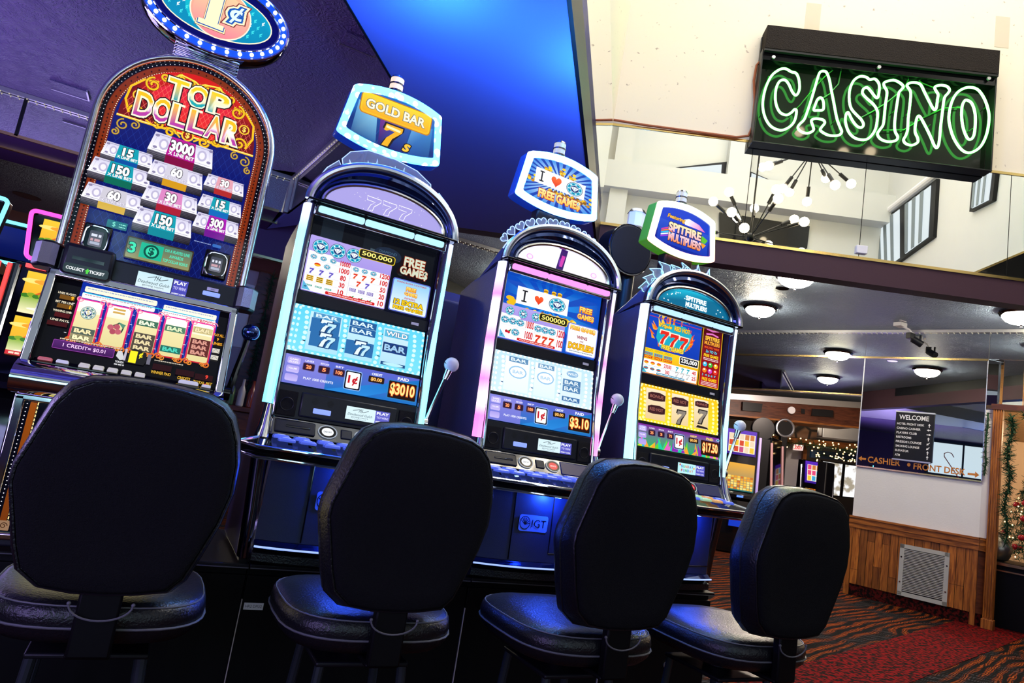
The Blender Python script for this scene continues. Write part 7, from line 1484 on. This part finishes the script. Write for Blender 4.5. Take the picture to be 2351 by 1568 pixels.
# back wall of that room
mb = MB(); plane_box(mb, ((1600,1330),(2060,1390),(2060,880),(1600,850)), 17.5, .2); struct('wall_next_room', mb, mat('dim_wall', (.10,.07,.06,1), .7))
mb = MB(); plane_box(mb, ((1800,1128),(1845,1132),(1850,1020),(1806,1016)), 15.5, .15); struct('wall_exit', mb, M['white_paint'])
mb = MB(); plane_box(mb, ((1838,1130),(1846,1131),(1854,1022),(1846,1021)), 15.3, .1); struct('trim_23', mb, M['wood'])
mb = MB(); plane_box(mb, ((1862,1050),(1972,1061),(1972,1043),(1864,1033)), 16, .1); struct('trim_24', mb, mat('blue_header', (.01,.04,.12,1), .6))
mb = MB(); plane_box(mb, ((1855,1040),(1972,1050),(1974,1016),(1750,996),(1750,1006))[:4], 15.9, .05) if False else plane_box(mb, ((1750,1012),(1975,1035),(1976,1020),(1750,998)), 14.75, .25); tag(obj('mantel_shelf', mb, M['wood_h']), 'long wooden shelf carrying a lit garland in the next room', 'shelf')
t = thing('wall_cabinet', 'white wall cabinets over the lit garland in the next room', 'cabinet', tuple(bp(1925,1000,15.2)), 0, None, True)
for q in (((1878,1000),(1887,1001),(1889,974),(1880,973)),((1889,1004),(1974,1013),(1976,980),(1890,973))): mb = MB(); plane_box(mb, q, 15.3, .4); obj('cabinet_door', mb, M['white_paint'], t, bev=.01)
def stone():
    m = mat('field_stone', rough=.8); n, l, p = nodes(m); tc = n.new('ShaderNodeTexCoord'); v = n.new('ShaderNodeTexVoronoi'); v.inputs['Scale'].default_value = 3.4; l.new(tc.outputs['Object'], v.inputs['Vector'])
    v2 = n.new('ShaderNodeTexVoronoi'); v2.feature = 'DISTANCE_TO_EDGE'; v2.inputs['Scale'].default_value = 3.4; l.new(tc.outputs['Object'], v2.inputs['Vector'])
    r = n.new('ShaderNodeValToRGB'); r.color_ramp.elements[0].color = (.01,.007,.005,1); r.color_ramp.elements[0].position = .05; r.color_ramp.elements[1].position = .12; r.color_ramp.elements[1].color = (.16,.09,.05,1)
    l.new(v2.outputs['Distance'], r.inputs['Fac']); l.new(r.outputs['Color'], p.inputs['Base Color']); return m
mb = MB(); plane_box(mb, ((1806,1002),(1874,1010),(1879,972),(1810,964)), 15.1, .3); tag(obj('stone_chimney', mb, stone()), 'field stone chimney breast above the lit garland', 'chimney')
gpth = [bp(x, y, 14.5) for x, y in ((1748,1000),(1765,1003),(1790,1010),(1815,1017),(1842,1018),(1870,1022),(1895,1025),(1925,1031),(1955,1034),(1975,1030))]
garland(gpth, 'garland with warm lights along the shelf of the next room', 500, .10, .10, 60)
gp2 = [bp(x, y, 15.93) for x, y in ((1872,1062),(1876,1045),(1890,1044),(1920,1051),(1945,1055),(1968,1059))]
garland(gp2, 'thin string of lights over the bright window of the next room', 60, .03, .03, 34)
t = thing('exit_sign', 'red lit exit sign over the white wall of the next room', 'sign', tuple(bp(1833,1024,14.8)), 0, None, True)
mb = MB(); a = plane_box(mb, ((1821,1033),(1843,1035),(1845,1022),(1823,1020)), 14.6, .05); obj('sign_case', mb, M['white_paint'], t)
U = (a[1]-a[0]); V_ = (a[3]-a[0]); A = Art(); A.rect(0,0,1,1,'#f0d0c8'); A.text('EXIT', .5, .5, .62, '#f02018', w=.8, bold=.03); A.build('sign_face', lambda u, v, d=0: tuple(a[0]+U*u+V_*v+nC*(.004+d)), M['screen'], t)
k = 0
for q in (((1883,1137),(1928,1141),(1936,1063),(1888,1056)),((1933,1142),(1966,1145),(1970,1068),(1940,1064))):
    k += 1; mb = MB(); a = plane_box(mb, q, 16, .08); w = struct('window_%d' % (10+k), mb, M['black'])
    cx = sum(a, Vector())/4; mb = MB(); a2_ = [cx+(p-cx)*.93+nC*.01 for p in a]; mb.add(a2_, [(0,1,2,3)]); obj('pane', mb, M['snow_view'] if 'snow_view' in M else M.setdefault('snow_view', mat('snow_view', (.1,.1,.1,1), .2, emit=(.9,.93,.95,1), es=1.15)), w)
nn, ll, pp = nodes(M['snow_view']); tc = nn.new('ShaderNodeTexCoord'); nz = nn.new('ShaderNodeTexNoise'); nz.inputs['Scale'].default_value = 6; nz.inputs['Detail'].default_value = 8; ll.new(tc.outputs['Object'], nz.inputs['Vector'])
rr_ = nn.new('ShaderNodeValToRGB'); rr_.color_ramp.elements[0].position = .40; rr_.color_ramp.elements[0].color = (.35,.30,.22,1); rr_.color_ramp.elements[1].position = .52; rr_.color_ramp.elements[1].color = (.98,.98,1,1); ll.new(nz.outputs['Fac'], rr_.inputs['Fac']); ll.new(rr_.outputs['Color'], pp.inputs['Emission Color'])
point('next_room_fill', tuple(bp(1830,1010,11)+Vector((0,0,.6))), 150, (1,.80,.66), .05)  # added lamp without a fixture, brightens the next room
_q = bp(1828, 1000, 15.0); dome_lamp((_q.x,_q.y), 'added dome lamp lighting the next room, hidden by the wooden bar canopy')  # unseen lamp added to light the white wall there
# machines of the next room
def far_machine(px, py, D, az_, label, cols, zt=1.75, screens=True):
    P = bp(px, py, D); t = thing('slot_machine', label, 'slot machine', (P.x,P.y,0), -radians(az_), 'slot machines in the next room')
    mb = MB(); mb.loft([[(x,y,z) for y, z in ((.0,.02),(-.05,.8),(.02,.95),(.10,zt),(.3,zt),(.3,.02))] for x in (-.28,.28)]); obj('cabinet', mb, M['gloss_black'], t, bev=.01)
    for sx in (-1,1):
        mb = MB(); mb.tube([(sx*.30,.03,.35),(sx*.30,-.04,.75),(sx*.30,.02,1.0),(sx*.30,.09,zt-.1)], .022, 8); obj('side_trim', mb, cols[0], t)
    f = lambda z: .012+.09*(z-.95)/.8
    if screens:
        A = Art(); A.rect(-.24,zt-.42,.24,zt-.02,'#3a1a8a','#5a2ab8'); A.rect(-.20,zt-.38,.22,zt-.08,'#f4ead8'); rnd = random.Random(int(px))
        for i in range(5):
            for j in range(3): A.rect(-.19+i*.082,zt-.37+j*.10,-.125+i*.082,zt-.285+j*.10,rnd.choice(cols[1]))
        A.build('upper_screen', lambda u, v, d=0: (u,f(v)-.03-d,v), M['screen'], t)
        A = Art(); A.rect(-.24,.97,.24,zt-.55,'#0c6a6a','#e8a838')
        for i in range(9):
            for j in range(6): A.rect(-.22+i*.05,.99+j*.036,-.178+i*.05,1.02+j*.036,rnd.choice(('#f0b840','#e89828','#f8d878','#c86818')))
        A.build('lower_screen', lambda u, v, d=0: (u,f(v)-.03-d,v), M['screen'], t)
        A = Art(); A.rect(-.10,.42,.12,.72,'#1236b8'); A.line([(-.05,.52),(.02,.58),(-.03,.64)],.02,'#e8f0ff'); A.build('belly_sign', lambda u, v, d=0: (u,-.055-d+.0*v,v), M['screen'], t)
    mb = MB(); mb.box(-.28,.28,-.16,.02,.86,.92); obj('button_deck', mb, M['gloss_black'], t, bev=.01)
    mb = MB(); mb.box(-.05,.05,-.165,-.155,.875,.905); obj('lit_button', mb, M['led_soft'], t)
    return t, P
M['led_soft'] = emis('soft_blue_led', (.1,.25,1,1), 1.5)
M['mauve_trim'] = mat('mauve_trim', (.35,.28,.6,1), .3, emit=(.25,.18,.5,1), es=.5); M['pink_trim'] = mat('pink_trim', (.5,.26,.26,1), .3, emit=(.35,.16,.16,1), es=.45)
far_machine(1696, 1100, 11.6, 30, 'machine with an orange lower screen seen right of the yellow reel machine', (M['mauve_trim'],('#f0c030','#d04828','#c87838','#e8d0b0','#c04878')), 1.95)
far_machine(1790, 1090, 12.9, -24, 'machine with dark screens and pinkish side trim in the next room', (M['pink_trim'],()), 1.95, False)
t, P = far_machine(1879, 1100, 14.2, 28, 'small bright machine before the snowy window of the next room', (M['dark_chrome'],('#e04878','#f0c030','#40a0d0','#c87838')), 1.72)
for i, (px, py, D, r, lb) in enumerate(((1751,984,12.2,.185,'dark machine back with a round black topper in the next room'),(1800,983,13.44,.175,'dark machine back whose round topper has a pale ring'))):
    P = bp(px, py, D); t = thing('slot_machine', lb, 'slot machine', (P.x,P.y,0), 0, 'slot machines in the next room', True)
    w_ = dC*(.13,.06)[i]; e_ = nC*.07; g_ = Vector((P.x,P.y,0)); mb = MB(); zt = P.z-r+.02
    mb.hexa([g_-w_+e_,g_+w_+e_,g_+w_-e_,g_-w_-e_]+[q+Vector((0,0,zt)) for q in (g_-w_+e_,g_+w_+e_,g_+w_-e_,g_-w_-e_)]); obj('cabinet', mb, M['black'], t, bev=.01)
    mb = MB(); mb.cyl(P+nC*.05, P+nC*-.05, r, 32); obj('round_topper', mb, M['black'], t, bev=.004)
    if i: mb = MB(); ax = nC; u_ = Vector((0,0,1)); w_ = dC; mb.tube([P+nC*.062+(u_*sin(q)+w_*cos(q))*r*.86 for q in [2*pi*j/36 for j in range(36)]], .022, 8, True); obj('pale_ring', mb, M['steel'], t)
mb = MB(); P = bp(1905,1095,13.6); mb.box(P.x-.1,P.x+.12,P.y,P.y+.2,0,P.z+.25); tag(obj('dark_partition', mb, M['black'], bev=.02), 'black upright chair back or panel before the snowy window', 'panel')
M['snow_front'] = emis('snowy_view_front', (.80,.92,1,1), 1.6)
M['snow_bright'] = emis('snowy_view_bright', (.80,.92,1,1), 4.5)
nn, ll, pp = nodes(M['snow_bright']); tc = nn.new('ShaderNodeTexCoord'); nz = nn.new('ShaderNodeTexNoise'); nz.inputs['Scale'].default_value = 2.2; nz.inputs['Detail'].default_value = 9; nz.inputs['Distortion'].default_value = 2.5; ll.new(tc.outputs['Object'], nz.inputs['Vector'])
rr_ = nn.new('ShaderNodeValToRGB'); rr_.color_ramp.elements[0].position = .40; rr_.color_ramp.elements[0].color = (.03,.10,.14,1); rr_.color_ramp.elements[1].position = .56; rr_.color_ramp.elements[1].color = (.55,.9,1,1); ll.new(nz.outputs['Fac'], rr_.inputs['Fac']); ll.new(rr_.outputs['Color'], pp.inputs['Emission Color'])
# ================================================================ walls behind the viewer, daylit windows seen in mirrors
mb = MB(); mb.box(-10, 20, -7.1, -7, 0, 4); struct('wall_front', mb, M['purple_wall'])
mb = MB(); mb.box(-6.7, -6.6, -7, 18, 0, 3.25); struct('wall_side', mb, M['purple_wall'])
mb = MB(); mb.box(19.9, 20, -7, 18, 0, 4); struct('wall_end', mb, M['purple_wall'])
mb = MB(); mb.box(-10, 20, 17.9, 18, 0, 4); struct('wall_rear', mb, M['purple_wall'])
k = 20
for y0, y1 in ((-2.9,-.75),(-.45,1.35)):
    k += 1; mb = MB(); mb.box(-6.6,-6.53,y0,y1,1.2,3.22); w = struct('window_%d' % k, mb, M['black'])
    for i in range(2):
        for j in range(2): ya = y0+.08+i*(y1-y0-.1)/2; za = 1.28+j*.98; mb = MB(); mb.box(-6.53,-6.52,ya,ya+(y1-y0)/2-.10,za,za+.88); obj('pane', mb, M['snow_pane'], w)

# windows of the front wall, behind the viewer, with a snowy view
for x0, x1 in ((-5.2,-3.4),(-2.9,-1.1),(-.4,1.4),(2.2,4.0)):
    k += 1; mb = MB(); mb.box(x0,x1,-7.0,-6.93,.7,3.2); w = struct('window_%d' % k, mb, M['black'])
    for i in range(2): xa = x0+.07+i*(x1-x0-.05)/2; mb = MB(); mb.box(xa,xa+(x1-x0)/2-.10,-6.93,-6.92,.78,3.12); obj('pane', mb, M['snow_bright' if x0 == -2.9 else 'snow_front'], w)

# candy cane decoration hanging before the side window, seen in the mirror
def refW(px, py, x): P = at_pl(px, py, W0, 162); d = ray(px, py); d = d-nW*2*d.dot(nW); return P+d*((x-P.x)/d.x)
mb = MB(); mb.tube([refW(px, py, -6.42) for px, py in ((2201,1098),(2188,1078),(2176,1060),(2168,1048),(2168,1041),(2176,1038),(2185,1041),(2190,1050))], .012, 8); tag(obj('candy_cane', mb, mat('red_cane', (.5,.01,.03,1), .3)), 'red candy cane decoration before the bright window reflected in the mirror', 'decoration')
